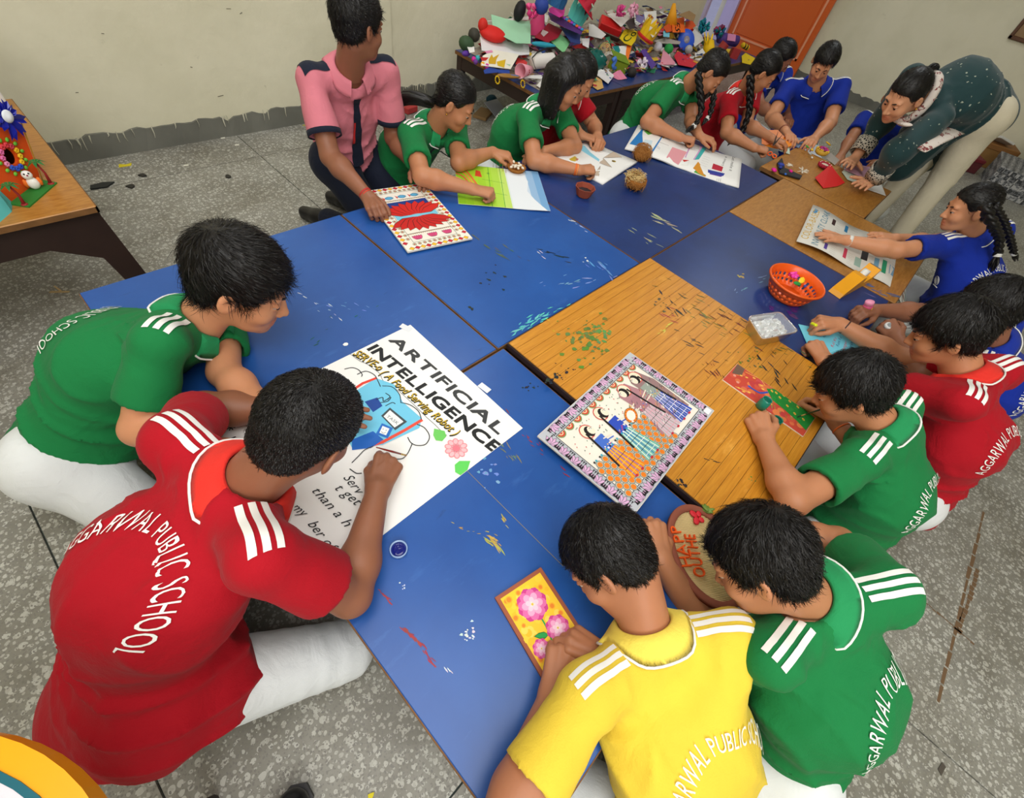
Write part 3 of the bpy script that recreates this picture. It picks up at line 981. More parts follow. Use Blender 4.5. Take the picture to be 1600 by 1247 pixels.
PEOPLE = {}
UP_ = np.array([0, 0, 1.0])
def person(key, J, s, shirt, skin, label, hair='short', look=None, up=None, near=False, sleeve=.66, text=True, poseL='relax', poseR='relax',
           handL=None, handR=None, legs='kneel', face=None, headk=.90, girth=.93, hump=.05, trousers=None, shoe=None, whorl=(.012, -.072, .105), hstr=None,
           textpos=(0, .31, .092), stripes=True, hem=.10, arm=True, smile=.003, cat='person', female=False, sleeve_r=1.0, braids=(), ponytail=None, hairlen=None, extra=(), hemcut=True, forearm=0.0):
    rng = np.random.default_rng(abs(hash(key)) % 1000 if False else sum(map(ord, key)))
    J = {k: np.array(v, float) for k, v in J.items()}
    P, Nk, H = J['P'], J['N'], J['H']
    SL, SR = J['SL'], J['SR']
    lat = nrm(SR - SL); sp = nrm(Nk - P)
    lat = nrm(lat - sp * (lat @ sp)); fwd = np.cross(sp, lat)
    F = nrm(np.array([math.cos(math.radians(face)), math.sin(math.radians(face)), 0])) if face is not None else nrm(np.array([fwd[0], fwd[1], 0]) + 1e-6)
    hr = np.cross(F, [0, 0, 1.0])                       # hip axis, to the person's right
    U = np.array([0, 0, 1.0])
    for sd, q in ((-1, 'L'), (1, 'R')):
        if legs == 'kneel':
            J['K' + q] = P + F * .31 * s + hr * sd * .13 * s; J['K' + q][2] = .072 * s
            J['A' + q] = P - F * .07 * s + hr * sd * .10 * s; J['A' + q][2] = .055
        elif legs == 'cross':
            J['K' + q] = P + F * .25 * s + hr * sd * .25 * s; J['K' + q][2] = max(.10, P[2] * .85)
            J['A' + q] = P + F * .27 * s - hr * sd * .09 * s; J['A' + q][2] = .06
        elif legs == 'upright':
            J['K' + q] = P + F * .13 * s + hr * sd * .10 * s; J['K' + q][2] = .07
            J['A' + q] = P - F * .24 * s + hr * sd * .10 * s; J['A' + q][2] = .06
    base = np.array([P[0], P[1], 0.0])
    hf = .0035 if near else .0052
    hs = .0072 if near else .0100
    # ---- head frame
    hfv = nrm(look) if look is not None else nrm(F - .5 * U)
    uu = np.asarray(up, float) if up is not None else (H - Nk) + .02 * U
    hu = nrm(uu - hfv * (uu @ hfv)); hx = np.cross(hfv, hu)
    RH = np.array([hx, hfv, hu]).T * 1.0
    hk = s * .945 * headk
    def tol(Pw): return (Pw - H) @ RH / hk
    def tow(q): return (np.asarray(q, float) * hk) @ RH.T + H
    n0 = tow((0, -.028, -.055)); n1 = Nk + fwd * .028 * s - sp * .02 * s
    def fh(Pw):
        q = tol(Pw)
        d = head_sdf(q, female, smile) * hk
        d = smin(d, s_cone(Pw, n0, n1, .047 * s, .052 * s), .022)
        return d
    lo, hi = bbox([tow((x, y, z)) for x in (-.1, .1) for y in (-.115, .125) for z in (-.13, .13)] + [n1], .02)
    hv = surface_nets(fh, lo, hi, .0034 if near else .0042)
    lips = np.zeros(len(hv[0]), np.float32)
    ql = tol(hv[0])
    lips[(np.abs(ql[:, 0]) < .024) & (ql[:, 1] > .082) & (ql[:, 2] < -.055) & (ql[:, 2] > -.083)] = 1.0
    parts = [hv]
    # ---- torso under the shirt
    M = (P + Nk) / 2 - fwd * hump * s - sp * .0
    def ftor(Pw, inf=0.0):
        g_ = girth * s
        d = s_ecap(Pw, P + sp * .0, M, .112 * g_ + inf, .108 * g_ + inf, hr, lat, 1.28, 1.32)
        d = smin(d, s_ecap(Pw, M, Nk - sp * .075 * s + fwd * .01, .108 * g_ + inf, .072 * s + inf, lat, lat, 1.32, 1.75), .05)
        for S in (SL, SR):
            d = smin(d, s_cone(Pw, Nk - sp * .045 * s + fwd * .012 * s, S, .052 * s + inf, .050 * s + inf), .035)
        return d
    lo, hi = bbox([P, M, Nk, SL, SR], .16 * s)
    parts.append(surface_nets(lambda q: ftor(q, -.016), lo, hi, .014))
    frames = {}
    if arm:
        for q, pose, hd in (('L', poseL, handL), ('R', poseR, handR)):
            a = nrm(J['W' + q] - J['E' + q])
            d = np.asarray(hd[0], float) if hd else a
            n = np.asarray(hd[1], float) if hd else np.array([0, 0, 1.0])
            mv, fr, pr = arm_mesh(J, q, s, pose, d, n, hf)
            parts.append(mv); frames[q] = (fr, pr)
    V, Fc = join(parts)
    body = mesh_obj('person', V, Fc, SKINS[skin], None, base, True)
    at_ = body.data.attributes.new('lips', 'FLOAT', 'POINT')
    lv = np.zeros(len(V), np.float32); lv[:len(lips)] = lips
    at_.data.foreach_set('value', lv)
    tag(body, label, cat)
    # ---- shirt
    cuts = []
    for q in 'LR':
        S, E = J['S' + q], J['E' + q]
        cuts.append((S, S + (E - S) * sleeve, nrm(E - S)))
    ph = rng.uniform(0, 6.28, 8)
    am = [(SL + SR) / 2 * .5 + SL * .5 - sp * .06, (SL + SR) / 2 * .5 + SR * .5 - sp * .06]
    amp = (.0135 if near else .0105)
    def fshirt(Pw):
        d = ftor(Pw, .004)
        d = smin(d, s_ecap(Pw, P - sp * (hem - .02) * s - fwd * .012, P + sp * .05, .122 * girth * s, .116 * girth * s, hr, hr, 1.27, 1.27), .03)
        for S, Ec, ad in cuts:
            e = s_cone(Pw, S, Ec + ad * .02, .055 * s * sleeve_r, .061 * s * sleeve_r)
            al = (Pw - Ec) @ ad
            if not forearm:
                v_ = (Pw - S) - ((Pw - S) @ ad)[:, None] * ad
                rad = np.sqrt((v_ * v_).sum(1))
                e = smax(e, al, .005)
                e = np.maximum(e, -np.maximum(rad - (.061 * s * sleeve_r - (.0155 if near else .019)), -(al + .03)))
            d = smin(d, e, .022)
        for a_, b_2, r0, r1 in extra:
            d = smin(d, s_cone(Pw, a_, b_2, r0, r1), .04)
        r = Pw - P
        a = r @ sp; b = r @ lat; c = r @ fwd
        warp = .02 * np.sin(b * 17 + ph[0]) + .015 * np.sin(a * 13 + c * 9 + ph[1])
        wv = (1 - np.abs(np.sin((a + warp + .25 * np.abs(b) * np.sign(np.sin(ph[2]))) * 48 + ph[3]))) ** 2 * np.exp(-((a - .06) / .10) ** 2)
        wv += .7 * (1 - np.abs(np.sin((a * .55 + b * .8 + warp) * 40 + ph[4]))) ** 2 * np.exp(-((a - .2) / .16) ** 2) * (.4 + .6 * np.sin(b * 11 + ph[5]) ** 2)
        for k_, A in enumerate(am):
            ra = np.linalg.norm(Pw - A, axis=1)
            an = np.arctan2((Pw - A) @ sp, (Pw - A) @ lat)
            wv += .8 * (1 - np.abs(np.sin(an * 3.5 + ph[6 + k_] + ra * 12))) ** 2 * np.exp(-(ra / .12) ** 2) * np.clip((ra - .035) / .05, 0, 1)
        msk = np.ones(len(Pw))
        for S, Ec, ad in cuts:
            msk = np.minimum(msk, np.clip((np.linalg.norm(Pw - Ec, axis=1) - .055) / .06, 0, 1))
        d = d - msk * amp * (wv - .5) - msk * .004 * np.sin(a * 21 + b * 8 + ph[0]) * np.sin(b * 19 + c * 14 + ph[4])
        # openings
        if hemcut: d = smax(d, -(a + hem * s + .012 * np.sin(b * 20 + ph[1])), .008)
        d = smax(d, -s_cone(Pw, n1, n0, .054 * s, .056 * s), .006)
        return d
    lo, hi = bbox([P - sp * hem * s, P, M, Nk, SL, SR, cuts[0][1], cuts[1][1]] + [e_[1] for e_ in extra], .17 * s)
    SV, SF = surface_nets(fshirt, lo, hi, hs)
    so_ = mesh_obj('shirt', SV, SF, shirt if not isinstance(shirt, str) else SHIRT[shirt], body, base, True)
    bvh = BVHTree.FromPolygons([tuple(v) for v in SV], [tuple(int(i) for i in f) for f in SF])
    # ---- trousers
    HLp, HRp = P - hr * .085 * s, P + hr * .085 * s
    def ftr(Pw):
        d = s_ecap(Pw, HLp, HRp, .108 * s * girth, .108 * s * girth, hr, hr, 1.0, 1.0)
        for q, h_ in (('L', HLp), ('R', HRp)):
            K, A = J['K' + q], J['A' + q]
            d = smin(d, s_cone(Pw, h_, K, .092 * s * girth, .066 * s), .03)
            d = smin(d, s_cone(Pw, K, A, .062 * s, .050 * s), .02)
            rk = np.linalg.norm(Pw - K, axis=1); tk = (Pw - K) @ nrm(h_ - K)
            d = d - .004 * (1 - np.abs(np.sin(tk * 70 + ph[2] + 12 * (Pw @ hr)))) ** 2 * np.exp(-(rk / .14) ** 2)
        return np.maximum(d, -(Pw[:, 2] - .003))
    lo, hi = bbox([P, HLp, HRp] + [J[k] for k in ('KL', 'KR', 'AL', 'AR')], .13 * s)
    TV, TF = surface_nets(ftr, lo, hi, .0095 if near else .0125)
    mesh_obj('trousers', TV, TF, trousers or M_TROUS, body, base, True)
    # ---- shoes
    for q in 'LR':
        A, K = J['A' + q], J['K' + q]
        td = -F if legs in ('kneel', 'upright') else (nrm(F * .2 + hr * (-1 if q == 'R' else 1)))
        toe = A + td * .15 * s; toe[2] = .035
        heel = A - td * .02 * s; heel[2] = max(.045, A[2] - .01)
        def fs(Pw):
            d = smin(s_cone(Pw, heel, (heel + toe) / 2, .040 * s, .037 * s), s_cone(Pw, (heel + toe) / 2, toe, .037 * s, .030 * s), .02)
            d = np.maximum(d, -(Pw[:, 2] - .002))
            sole = np.maximum(s_cone(Pw, heel, toe, .044 * s, .036 * s), Pw[:, 2] - .018)
            return np.minimum(d, np.maximum(sole, -(Pw[:, 2] - .002)))
        lo, hi = bbox([heel, toe], .06)
        sv, sf = surface_nets(fs, lo, hi, .008)
        if len(sv): mesh_obj('shoe', sv, sf, shoe or M_SHOEB, body, base, True)
    # ---- hair
    hk2 = hair
    def fhair(Pw): return hair_sdf(tol(Pw), hk2) * hk
    lo, hi = bbox([tow((x, y, z)) for x in (-.1, .1) for y in (-.14, .12) for z in (-.09, .145)], .004)
    fn = fhair
    if hair == 'open':
        L0 = hairlen or .15
        gv = np.array([0, 0, -1.0])
        locks = []
        for sx in (-1, 1):
            for (x, y, z, ll) in ((.074, -.008, .03, 1.0), (.066, -.045, .02, 1.05), (.045, -.085, .01, 1.1), (.015, -.10, .0, 1.1)):
                a = tow((sx * x, y, z)); b = a + (gv * .72 - fwd * .0 + (-hu) * .35) * L0 * ll * s
                locks.append((a, b, .022 * s, .014 * s))
        def fn(Pw):
            d = fhair(Pw)
            for a, b, r0, r1 in locks: d = smin(d, s_cone(Pw, a, b, r0, r1), .030)
            return d - .0012 * np.sin((Pw @ np.cross(gv, hx)) * 420 + (Pw @ hx) * 520)
        lo = np.minimum(lo, np.min([k[1] for k in locks], 0) - .03); hi = np.maximum(hi, np.max([k[1] for k in locks], 0) + .03)
    HV, HF = surface_nets(fn, lo, hi, .0042 if near else .005)
    ho = mesh_obj('hair', HV, HF, M_HAIR, body, base, True)
    nst, ln, wd, lf = hstr or ((7000, .030, .0011, .004) if near else (1800, .028, .0016, .003))
    wp = tow(whorl)
    back = -hfv * .9 - hu * .35 if hair != 'open' else -hfv * .25 - hu * .3 - UP_ * .7
    sv, sf = strand_mesh(HV, HF, wp, rng, nst, ln * hk, wd, lf, 'whorl' if hair in ('short', 'crop', 'fringe') else 'back', back=back)
    st = mesh_obj('hair_strands', sv, sf, M_STRAND, ho, base, False); st['kind'] = 'stuff'
    for path, r, tie in braids:
        braid(path, r * s, ho, base, tie)
    if ponytail is not None:
        tail_mesh(ponytail[0], ponytail[1], ho, base, rng)
    # ---- eyes and brows
    for sx in (-1, 1):
        e = MB(); e.ball(tow(HEAD_EYE * (sx, .985, 1)), .0117 * hk, 12, RH); e.sm = True
        eo = e.build('eye', M_EYEW, body, base)
        i_ = MB(); i_.ball(tow((sx * HEAD_EYE[0], HEAD_EYE[1] + .0078, -.0042)), (.0068 * hk, .0054 * hk, .0066 * hk), 10, RH); i_.sm = True
        i_.build('iris', M_IRIS, eo, base)
        bw = MB()
        bw.tube([tow((sx * (.014 + .032 * t), .0935 - .022 * t * t, .0180 + .006 * math.sin(t * 2.4))) for t in np.linspace(0, 1, 7)], [k * hk for k in (.0022, .003, .0032, .003, .0026, .002, .0008)], 6)
        bw.sm = True
        bw.build('eyebrow', M_HAIR, body, base)
    # ---- printing and stripes laid on the shirt
    def on_shirt(o, d, lift=.0016):
        h_ = bvh.ray_cast(Vector(o), Vector(d), 1.2)
        if h_[0] is None: return None
        nn_ = np.array(h_[1]); nn_ = nn_ if nn_ @ np.array(d) < 0 else -nn_
        return np.array(h_[0]) + nn_ * lift
    if text:
        tx, ty, tr = textpos
        word = 'AGGARWAL PUBLIC SCHOOL'
        gl = glyphs(word)
        size = .034 * s
        total = sum(g_[2] for g_ in gl) * size * .62
        ang = -total / (tr * s) / 2
        TV_, TF_ = [], []
        cO = P + sp * ty * s + lat * tx * s
        dfw = nrm(fwd + .12 * sp)
        for (v, f, w), ch in zip(gl, word):
            wa = w * size * .62 / (tr * s)
            if len(v):
                v2, f2 = densify(v, f, .16)
                ok = True; pts_ = []
                for x, y in v2:
                    a2 = ang + x * size * .62 / (tr * s)
                    rr = tr * s + y * size
                    u_, w_ = rr * math.sin(a2), rr * math.cos(a2)
                    o_ = cO + lat * u_ + sp * (w_ - tr * s) - dfw * .6
                    hit = on_shirt(o_, dfw, .0030)
                    if hit is None: ok = False; break
                    pts_.append(hit)
                if ok:
                    n_ = len(TV_); TV_ += pts_; TF_ += [tuple(n_ + i for i in q) for q in f2]
            ang += wa
        if TV_: mesh_obj('lettering', TV_, TF_, M_WHITE, so_, base, False)
    if stripes:
        for sx, S in ((-1, SL), (1, SR)):
            ax = nrm(S - Nk)
            dn = nrm(sp * .9 - fwd * .25)
            dn = nrm(dn - ax * (dn @ ax))
            side = np.cross(ax, dn) * 1.0
            if side @ fwd < 0: side = -side
            for i in range(3):
                off = (i - 1) * .0175 * s - .004
                a_ = Nk - sp * .02 * s + ax * .072 * s + fwd * .01; b__ = S + ax * .022 * s
                rows_ = []
                for t in np.linspace(0, 1, 14):
                    c_ = a_ + (b__ - a_) * t
                    l_ = on_shirt(c_ + side * (off - .0052 * s) + dn * .25, -dn, .002)
                    m_ = on_shirt(c_ + side * off + dn * .25, -dn, .002)
                    r_ = on_shirt(c_ + side * (off + .0052 * s) + dn * .25, -dn, .002)
                    if l_ is None or r_ is None or m_ is None: continue
                    rows_.append((l_, m_, r_))
                if len(rows_) > 2:
                    vv = [p_ for r_ in rows_ for p_ in r_]
                    ff = []
                    for k_ in range(len(rows_) - 1):
                        ff += [(3 * k_, 3 * k_ + 1, 3 * k_ + 4, 3 * k_ + 3), (3 * k_ + 1, 3 * k_ + 2, 3 * k_ + 5, 3 * k_ + 4)]
                    mesh_obj('shoulder_stripe', vv, ff, M_WHITE, so_, base, True)
    if isinstance(shirt, str):
        collar(so_, base, bvh, n1, n0, fwd, lat, s, COLLAR[shirt], shirt != 'pink')
    PEOPLE[key] = dict(J=J, frames=frames, body=body, shirt=so_, bvh=bvh, base=base, tow=tow, lat=lat, sp=sp, fwd=fwd, F=F, s=s, head=(hfv, hu, hx), on=on_shirt)
    return body

def collar(parent, base, bvh, n1, n0, fwd, lat, s, mat, piping):
    ax = nrm(n0 - n1)
    f_ = nrm(fwd - ax * (fwd @ ax)); l_ = np.cross(f_, ax)
    c = n1 + ax * .030 * s
    rows, nA = [], 30
    edge = []
    for i in range(nA + 1):
        t = math.radians(-158 + 316 * i / nA)            # 0 = back of the neck
        dirv = -f_ * math.cos(t) + l_ * math.sin(t)
        fr = abs(t) / math.radians(158)
        drop = .018 * s * fr ** 2
        r0 = .054 * s; r1 = .060 * s
        p0 = c + dirv * r0 - ax * (.012 * s + drop)
        p1 = c + dirv * r0 + ax * (.010 * s - drop)
        p2 = c + dirv * r1 + ax * (.013 * s - drop)
        p3 = c + dirv * (r1 + .010 * s) + ax * (.002 * s - drop)
        p4 = c + dirv * (r1 + .022 * s) - ax * (.016 * s + drop)
        p5 = c + dirv * (r1 + .030 * s) - ax * (.030 * s + drop * 1.3)
        def out(p, l_f):
            h = bvh.find_nearest(Vector(p))
            if h[0] is not None:
                q = np.array(h[0]); n = np.array(h[1])
                if (p - q) @ n < l_f: return q + n * l_f
            return p
        p3, p4, p5 = out(p3, .009), out(p4, .009), out(p5, .0075)
        p6 = out(p5 - (p5 - p4) * .02, .002)
        rows.append([p0, p1, p2, p3, p4, p5, p6]); edge.append(p5)
    A_ = np.array(rows)
    for _ in range(3): A_[1:-1] = (A_[:-2] + A_[2:] + 2 * A_[1:-1]) / 4
    edge = list(A_[:, 5])
    V = list(A_.reshape(-1, 3)); k = len(rows[0]); F = []
    for i in range(len(rows) - 1):
        for j in range(k - 1):
            F.append((i * k + j, i * k + j + 1, (i + 1) * k + j + 1, (i + 1) * k + j))
    co = mesh_obj('collar', V, F, mat, parent, base, True)
    if piping:
        m = MB(); m.tube(edge, .0026 * s, 6); m.sm = True
        m.build('collar_piping', M_WHITE, parent, base)

def braid(path, r, parent, base, tie=True):
    """three strands woven along a path"""
    path = np.array(path, float)
    seg = np.linalg.norm(np.diff(path, axis=0), axis=1); cum = np.concatenate([[0], np.cumsum(seg)]); L = cum[-1]
    n = int(L / .006)
    t = np.linspace(0, L * .84, n)
    pts = np.stack([np.interp(t, cum, path[:, i]) for i in range(3)], 1)
    for _ in range(6): pts[1:-1] = (pts[:-2] + pts[2:] + 2 * pts[1:-1]) / 4
    tan = np.gradient(pts, axis=0); tan /= np.linalg.norm(tan, axis=1)[:, None]
    a = np.cross(tan, [0.3, 0.5, 0.8]); a /= np.linalg.norm(a, axis=1)[:, None]; b = np.cross(tan, a)
    w = 2 * math.pi / (r * 5.2)
    m = MB(); m.sm = True
    for k in range(3):
        p = t * w + k * 2 * math.pi / 3
        taper = 1 - .35 * t / L
        q = pts + (a * np.sin(p)[:, None] * r * .62 + b * np.sin(2 * p)[:, None] * r * .34) * taper[:, None]
        m.tube(list(q), list(r * .60 * taper), 7)
    bo = m.build('braid', M_HAIR, parent, base)
    e0, e1 = pts[-1], path[-1]
    d = nrm(e1 - e0) if np.linalg.norm(e1 - e0) > 1e-4 else nrm(tan[-1])
    LL = max(L * .16, .03)
    m = MB(); m.sm = True
    rg = random.Random(int(abs(path[0][0]) * 1000))
    for k in range(9):
        o = np.array([rg.uniform(-1, 1) for _ in range(3)]) * r * .55
        m.tube([e0 + o * .3, e0 + d * LL * .5 + o, e0 + d * LL + o * .9], [r * .28, r * .30, r * .04], 5)
    m.build('braid_end', M_HAIR, parent, base)
    if tie:
        m = MB(); m.sm = True
        for dz in (-1, 0, 1): m.tube([e0 + d * (.004 * dz - .003), e0 + d * (.004 * dz + .002)], r * .72, 10)
        m.build('hair_tie', M_WHITE if tie is True else tie, parent, base)

def tail_mesh(path, r, parent, base, rng):
    path = np.array(path, float)
    n = 12
    t = np.linspace(0, 1, n); tt = np.linspace(0, 1, len(path))
    pts = np.stack([np.interp(t, tt, path[:, i]) for i in range(3)], 1)
    for _ in range(4): pts[1:-1] = (pts[:-2] + pts[2:] + 2 * pts[1:-1]) / 4
    m = MB(); m.sm = True
    for k in range(26):
        o = rng.normal(size=3); o = o / np.linalg.norm(o) * r * rng.uniform(.1, .8)
        prof = np.sin(np.clip(t * 1.25 + .12, 0, 1) * math.pi) ** .6 * .9 + .1
        m.tube(list(pts + o[None] * prof[:, None]), list(r * .36 * (1 - .85 * t ** 3)), 5)
    m.build('ponytail', M_HAIR, parent, base)

# ------------------------------------------------------------------ joints of every figure (metres): pelvis, neck, head, shoulders, elbows, wrists
SK = {
    'p1': (0.958, dict(P=(-0.190, 1.072, 0.252), N=(0.121, 1.017, 0.531), H=(0.218, 0.940, 0.614), SL=(0.188, 1.098, 0.425), SR=(0.027, 0.908, 0.569), EL=(0.110, 0.873, 0.410), ER=(-0.085, 0.833, 0.400), WL=(0.128, 0.670, 0.429), WR=(0.016, 0.663, 0.426))),
    'p2': (0.958, dict(P=(-0.270, 0.450, 0.260), N=(0.009, 0.474, 0.596), H=(0.118, 0.427, 0.684), SL=(-0.033, 0.614, 0.569), SR=(-0.024, 0.330, 0.605), EL=(0.033, 0.791, 0.421), ER=(0.045, 0.250, 0.430), WL=(0.188, 0.656, 0.426), WR=(0.198, 0.390, 0.426))),
    'p3': (0.893, dict(P=(0.289, -0.427, 0.215), N=(0.371, -0.164, 0.496), H=(0.397, -0.033, 0.535), SL=(0.236, -0.139, 0.471), SR=(0.470, -0.259, 0.516), EL=(0.015, -0.158, 0.440), ER=(0.281, -0.330, 0.420), WL=(0.198, -0.105, 0.424), WR=(0.311, -0.140, 0.425))),
    'p4': (0.902, dict(P=(0.568, -0.526, 0.234), N=(0.608, -0.332, 0.578), H=(0.552, -0.210, 0.617), SL=(0.472, -0.312, 0.551), SR=(0.720, -0.417, 0.581), EL=(0.538, -0.280, 0.338), ER=(0.888, -0.376, 0.437), WL=(0.539, -0.108, 0.427), WR=(0.766, -0.225, 0.423))),
    'p5': (0.930, dict(P=(1.237, -0.493, 0.157), N=(1.238, -0.339, 0.536), H=(1.208, -0.204, 0.575), SL=(1.101, -0.320, 0.497), SR=(1.379, -0.344, 0.505), EL=(0.882, -0.252, 0.458), ER=(1.173, -0.428, 0.435), WL=(1.037, -0.131, 0.423), WR=(1.274, -0.256, 0.424))),
    'p6': (0.958, dict(P=(1.580, -0.604, 0.184), N=(1.618, -0.449, 0.574), H=(1.610, -0.315, 0.636), SL=(1.471, -0.448, 0.555), SR=(1.751, -0.513, 0.553), EL=(1.610, -0.319, 0.410), ER=(1.768, -0.311, 0.426), WL=(1.514, -0.138, 0.424), WR=(1.764, -0.105, 0.425))),
    'p7': (0.930, dict(P=(2.133, -0.694, 0.160), N=(2.038, -0.515, 0.515), H=(1.997, -0.407, 0.601), SL=(1.910, -0.522, 0.450), SR=(2.181, -0.511, 0.517), EL=(1.719, -0.389, 0.440), ER=(2.142, -0.300, 0.429), WL=(1.884, -0.278, 0.424), WR=(1.989, -0.172, 0.425))),
    'p8': (0.930, dict(P=(2.828, -0.468, 0.185), N=(2.809, -0.304, 0.560), H=(2.739, -0.205, 0.638), SL=(2.704, -0.233, 0.491), SR=(2.937, -0.370, 0.562), EL=(2.514, -0.104, 0.453), ER=(2.872, -0.196, 0.423), WL=(2.442, 0.080, 0.423), WR=(2.715, -0.071, 0.426))),
    'p9': (1.060, dict(P=(3.869, 0.048, 0.768), N=(3.471, 0.284, 0.827), H=(3.319, 0.342, 0.801), SL=(3.419, 0.147, 0.751), SR=(3.583, 0.403, 0.842), EL=(3.196, 0.194, 0.615), ER=(3.697, 0.396, 0.603), WL=(3.319, 0.209, 0.424), WR=(3.555, 0.384, 0.425))),
    'p10': (0.902, dict(P=(3.923, 0.303, 0.212), N=(3.896, 0.402, 0.597), H=(3.790, 0.425, 0.685), SL=(3.811, 0.290, 0.590), SR=(3.933, 0.524, 0.537), EL=(3.943, 0.208, 0.426), ER=(3.723, 0.490, 0.462), WL=(3.756, 0.259, 0.422), WR=(3.536, 0.457, 0.420))),
    'p11': (1.042, dict(P=(4.088, 0.862, 0.181), N=(3.969, 0.924, 0.620), H=(3.849, 0.910, 0.727), SL=(4.028, 0.773, 0.622), SR=(3.877, 1.034, 0.544), EL=(3.837, 0.672, 0.475), ER=(3.656, 0.979, 0.418), WL=(3.620, 0.661, 0.419), WR=(3.500, 0.818, 0.422))),
    'p12': (0.930, dict(P=(3.368, 1.228, 0.183), N=(3.315, 1.134, 0.578), H=(3.275, 1.046, 0.685), SL=(3.457, 1.110, 0.559), SR=(3.180, 1.123, 0.525), EL=(3.308, 1.001, 0.418), ER=(3.016, 0.996, 0.420), WL=(3.251, 0.809, 0.425), WR=(2.984, 0.798, 0.421))),
    'p13': (0.930, dict(P=(4.076, 1.313, 0.172), N=(4.004, 1.248, 0.570), H=(3.912, 1.189, 0.664), SL=(4.127, 1.173, 0.549), SR=(3.870, 1.275, 0.520), EL=(3.973, 1.040, 0.436), ER=(3.735, 1.109, 0.429), WL=(3.809, 0.925, 0.422), WR=(3.641, 0.933, 0.426))),
    'p14': (0.958, dict(P=(2.894, 1.524, 0.216), N=(2.923, 1.322, 0.587), H=(2.910, 1.194, 0.662), SL=(3.065, 1.333, 0.545), SR=(2.778, 1.316, 0.557), EL=(2.914, 1.191, 0.425), ER=(2.576, 1.290, 0.431), WL=(2.763, 1.050, 0.426), WR=(2.612, 1.087, 0.425))),
    'p15': (0.930, dict(P=(1.831, 1.638, 0.174), N=(1.871, 1.481, 0.550), H=(1.875, 1.381, 0.655), SL=(2.009, 1.489, 0.506), SR=(1.735, 1.444, 0.516), EL=(1.934, 1.288, 0.417), ER=(1.618, 1.266, 0.423), WL=(1.735, 1.306, 0.425), WR=(1.742, 1.109, 0.425))),
    'p16': (0.930, dict(P=(2.202, 1.670, 0.175), N=(2.094, 1.543, 0.550), H=(2.049, 1.441, 0.641), SL=(2.230, 1.550, 0.500), SR=(2.000, 1.570, 0.490), EL=(2.285, 1.435, 0.399), ER=(2.060, 1.460, 0.425), WL=(2.136, 1.305, 0.426), WR=(2.052, 1.345, 0.425))),
    'p17': (0.911, dict(P=(1.243, 1.747, 0.161), N=(1.301, 1.580, 0.521), H=(1.325, 1.476, 0.613), SL=(1.433, 1.585, 0.470), SR=(1.165, 1.546, 0.495), EL=(1.301, 1.407, 0.418), ER=(1.064, 1.350, 0.441), WL=(1.497, 1.409, 0.423), WR=(1.197, 1.207, 0.425))),
    'p18': (0.930, dict(P=(1.015, 1.805, 0.334), N=(0.980, 1.663, 0.716), H=(0.992, 1.584, 0.837), SL=(1.118, 1.633, 0.684), SR=(0.843, 1.666, 0.673), EL=(1.140, 1.631, 0.453), ER=(0.802, 1.533, 0.487), WL=(1.103, 1.437, 0.424), WR=(0.822, 1.344, 0.425))),
}

def hv(p, q, z=.42, dz=0.0):
    """hand direction between two points of the table surface"""
    d = at(*q, z + dz) - at(*p, z)
    return nrm(d)

UP = np.array([0, 0, 1.0])
SK['p2'][1].update(KL=(-.06, .60, .08), KR=(-.012, .258, .082), AL=(-.42, .54, .06), AR=(-.40, .415, .062))
SK['p9'][1].update(KL=(3.80, -.06, .47), KR=(3.90, .10, .47), AL=(3.70, -.10, .085), AR=(3.80, .12, .085))
for k_, p_ in SK['p10'][1].items():
    SK['p10'][1][k_] = tuple(CAM + 1.07 * (np.array(p_) - CAM))
for k_ in ('P', 'N', 'H', 'SL', 'SR'):
    SK['p1'][1][k_] = tuple(np.array(SK['p1'][1][k_]) + (.003, -.036, -.014))
SK['p9'][1]['P'] = (3.80, .07, .77)
def mk(key, *a, **k):
    s, J = SK[key]
    return person(key, J, s, *a, **k)

HR2 = np.array(SK['p2'][1]['P']) + np.array([0, -.08, .0])
mk('p2', 'red', 1, 'boy in red polo kneeling at the poster with a paintbrush', 'crop', look=(.78, .16, -.60), up=(.3, -.1, 1), near=True,
   poseR='pen', handR=(hv((592, 752), (612, 702), .43, -.01), (-.35, -.5, .8)), poseL='flat', legs='given', face=-6, girth=1.0, hump=.055, hem=.15, textpos=(.02, .365, .09), extra=((HR2, HR2 * .86 + np.array(SK['p2'][1]['KR']) * .16, .124, .112),), shoe=M_SHOE, hstr=(16000, .014, .0009, .004), whorl=(.006, -.052, .118))
mk('p1', 'green', 0, 'boy in green polo at the far left leaning over the poster', 'short', look=(.62, -.50, -.42), up=(.05, .1, 1), near=True,
   poseL='relax', poseR='relax', legs='kneel', face=-62, girth=1.0, headk=1.04, textpos=(-.01, .31, .09), hstr=(9000, .040, .0011, .006))
mk('p3', 'yellow', 4, 'boy in yellow polo bending over the flower board', 'short', look=(-.45, .25, -.80), up=(.05, .9, .45), near=True,
   poseL='grip', handL=(hv((850, 1105), (864, 1052)), (-.5, -.2, .8)), poseR='pen', handR=(hv((960, 1038), (932, 1022)), (.3, .1, 1)), legs='kneel', face=95, girth=.95, textpos=(.03, .32, .092), hstr=(14000, .020, .0009, .004))
mk('p4', 'green', 2, 'boy in green polo gluing letters on the oval wicker plaque', 'short', look=(-.30, .50, -.80), up=(.1, .85, .5), near=True,
   poseL='grip', handL=(hv((1040, 880), (1024, 815)), (-.35, -.35, .85)), poseR='pen', handR=(hv((1165, 832), (1095, 834)), (.1, -.3, 1)), legs='kneel', face=110, girth=.97, textpos=(.05, .32, .088), hstr=(12000, .034, .0010, .005))
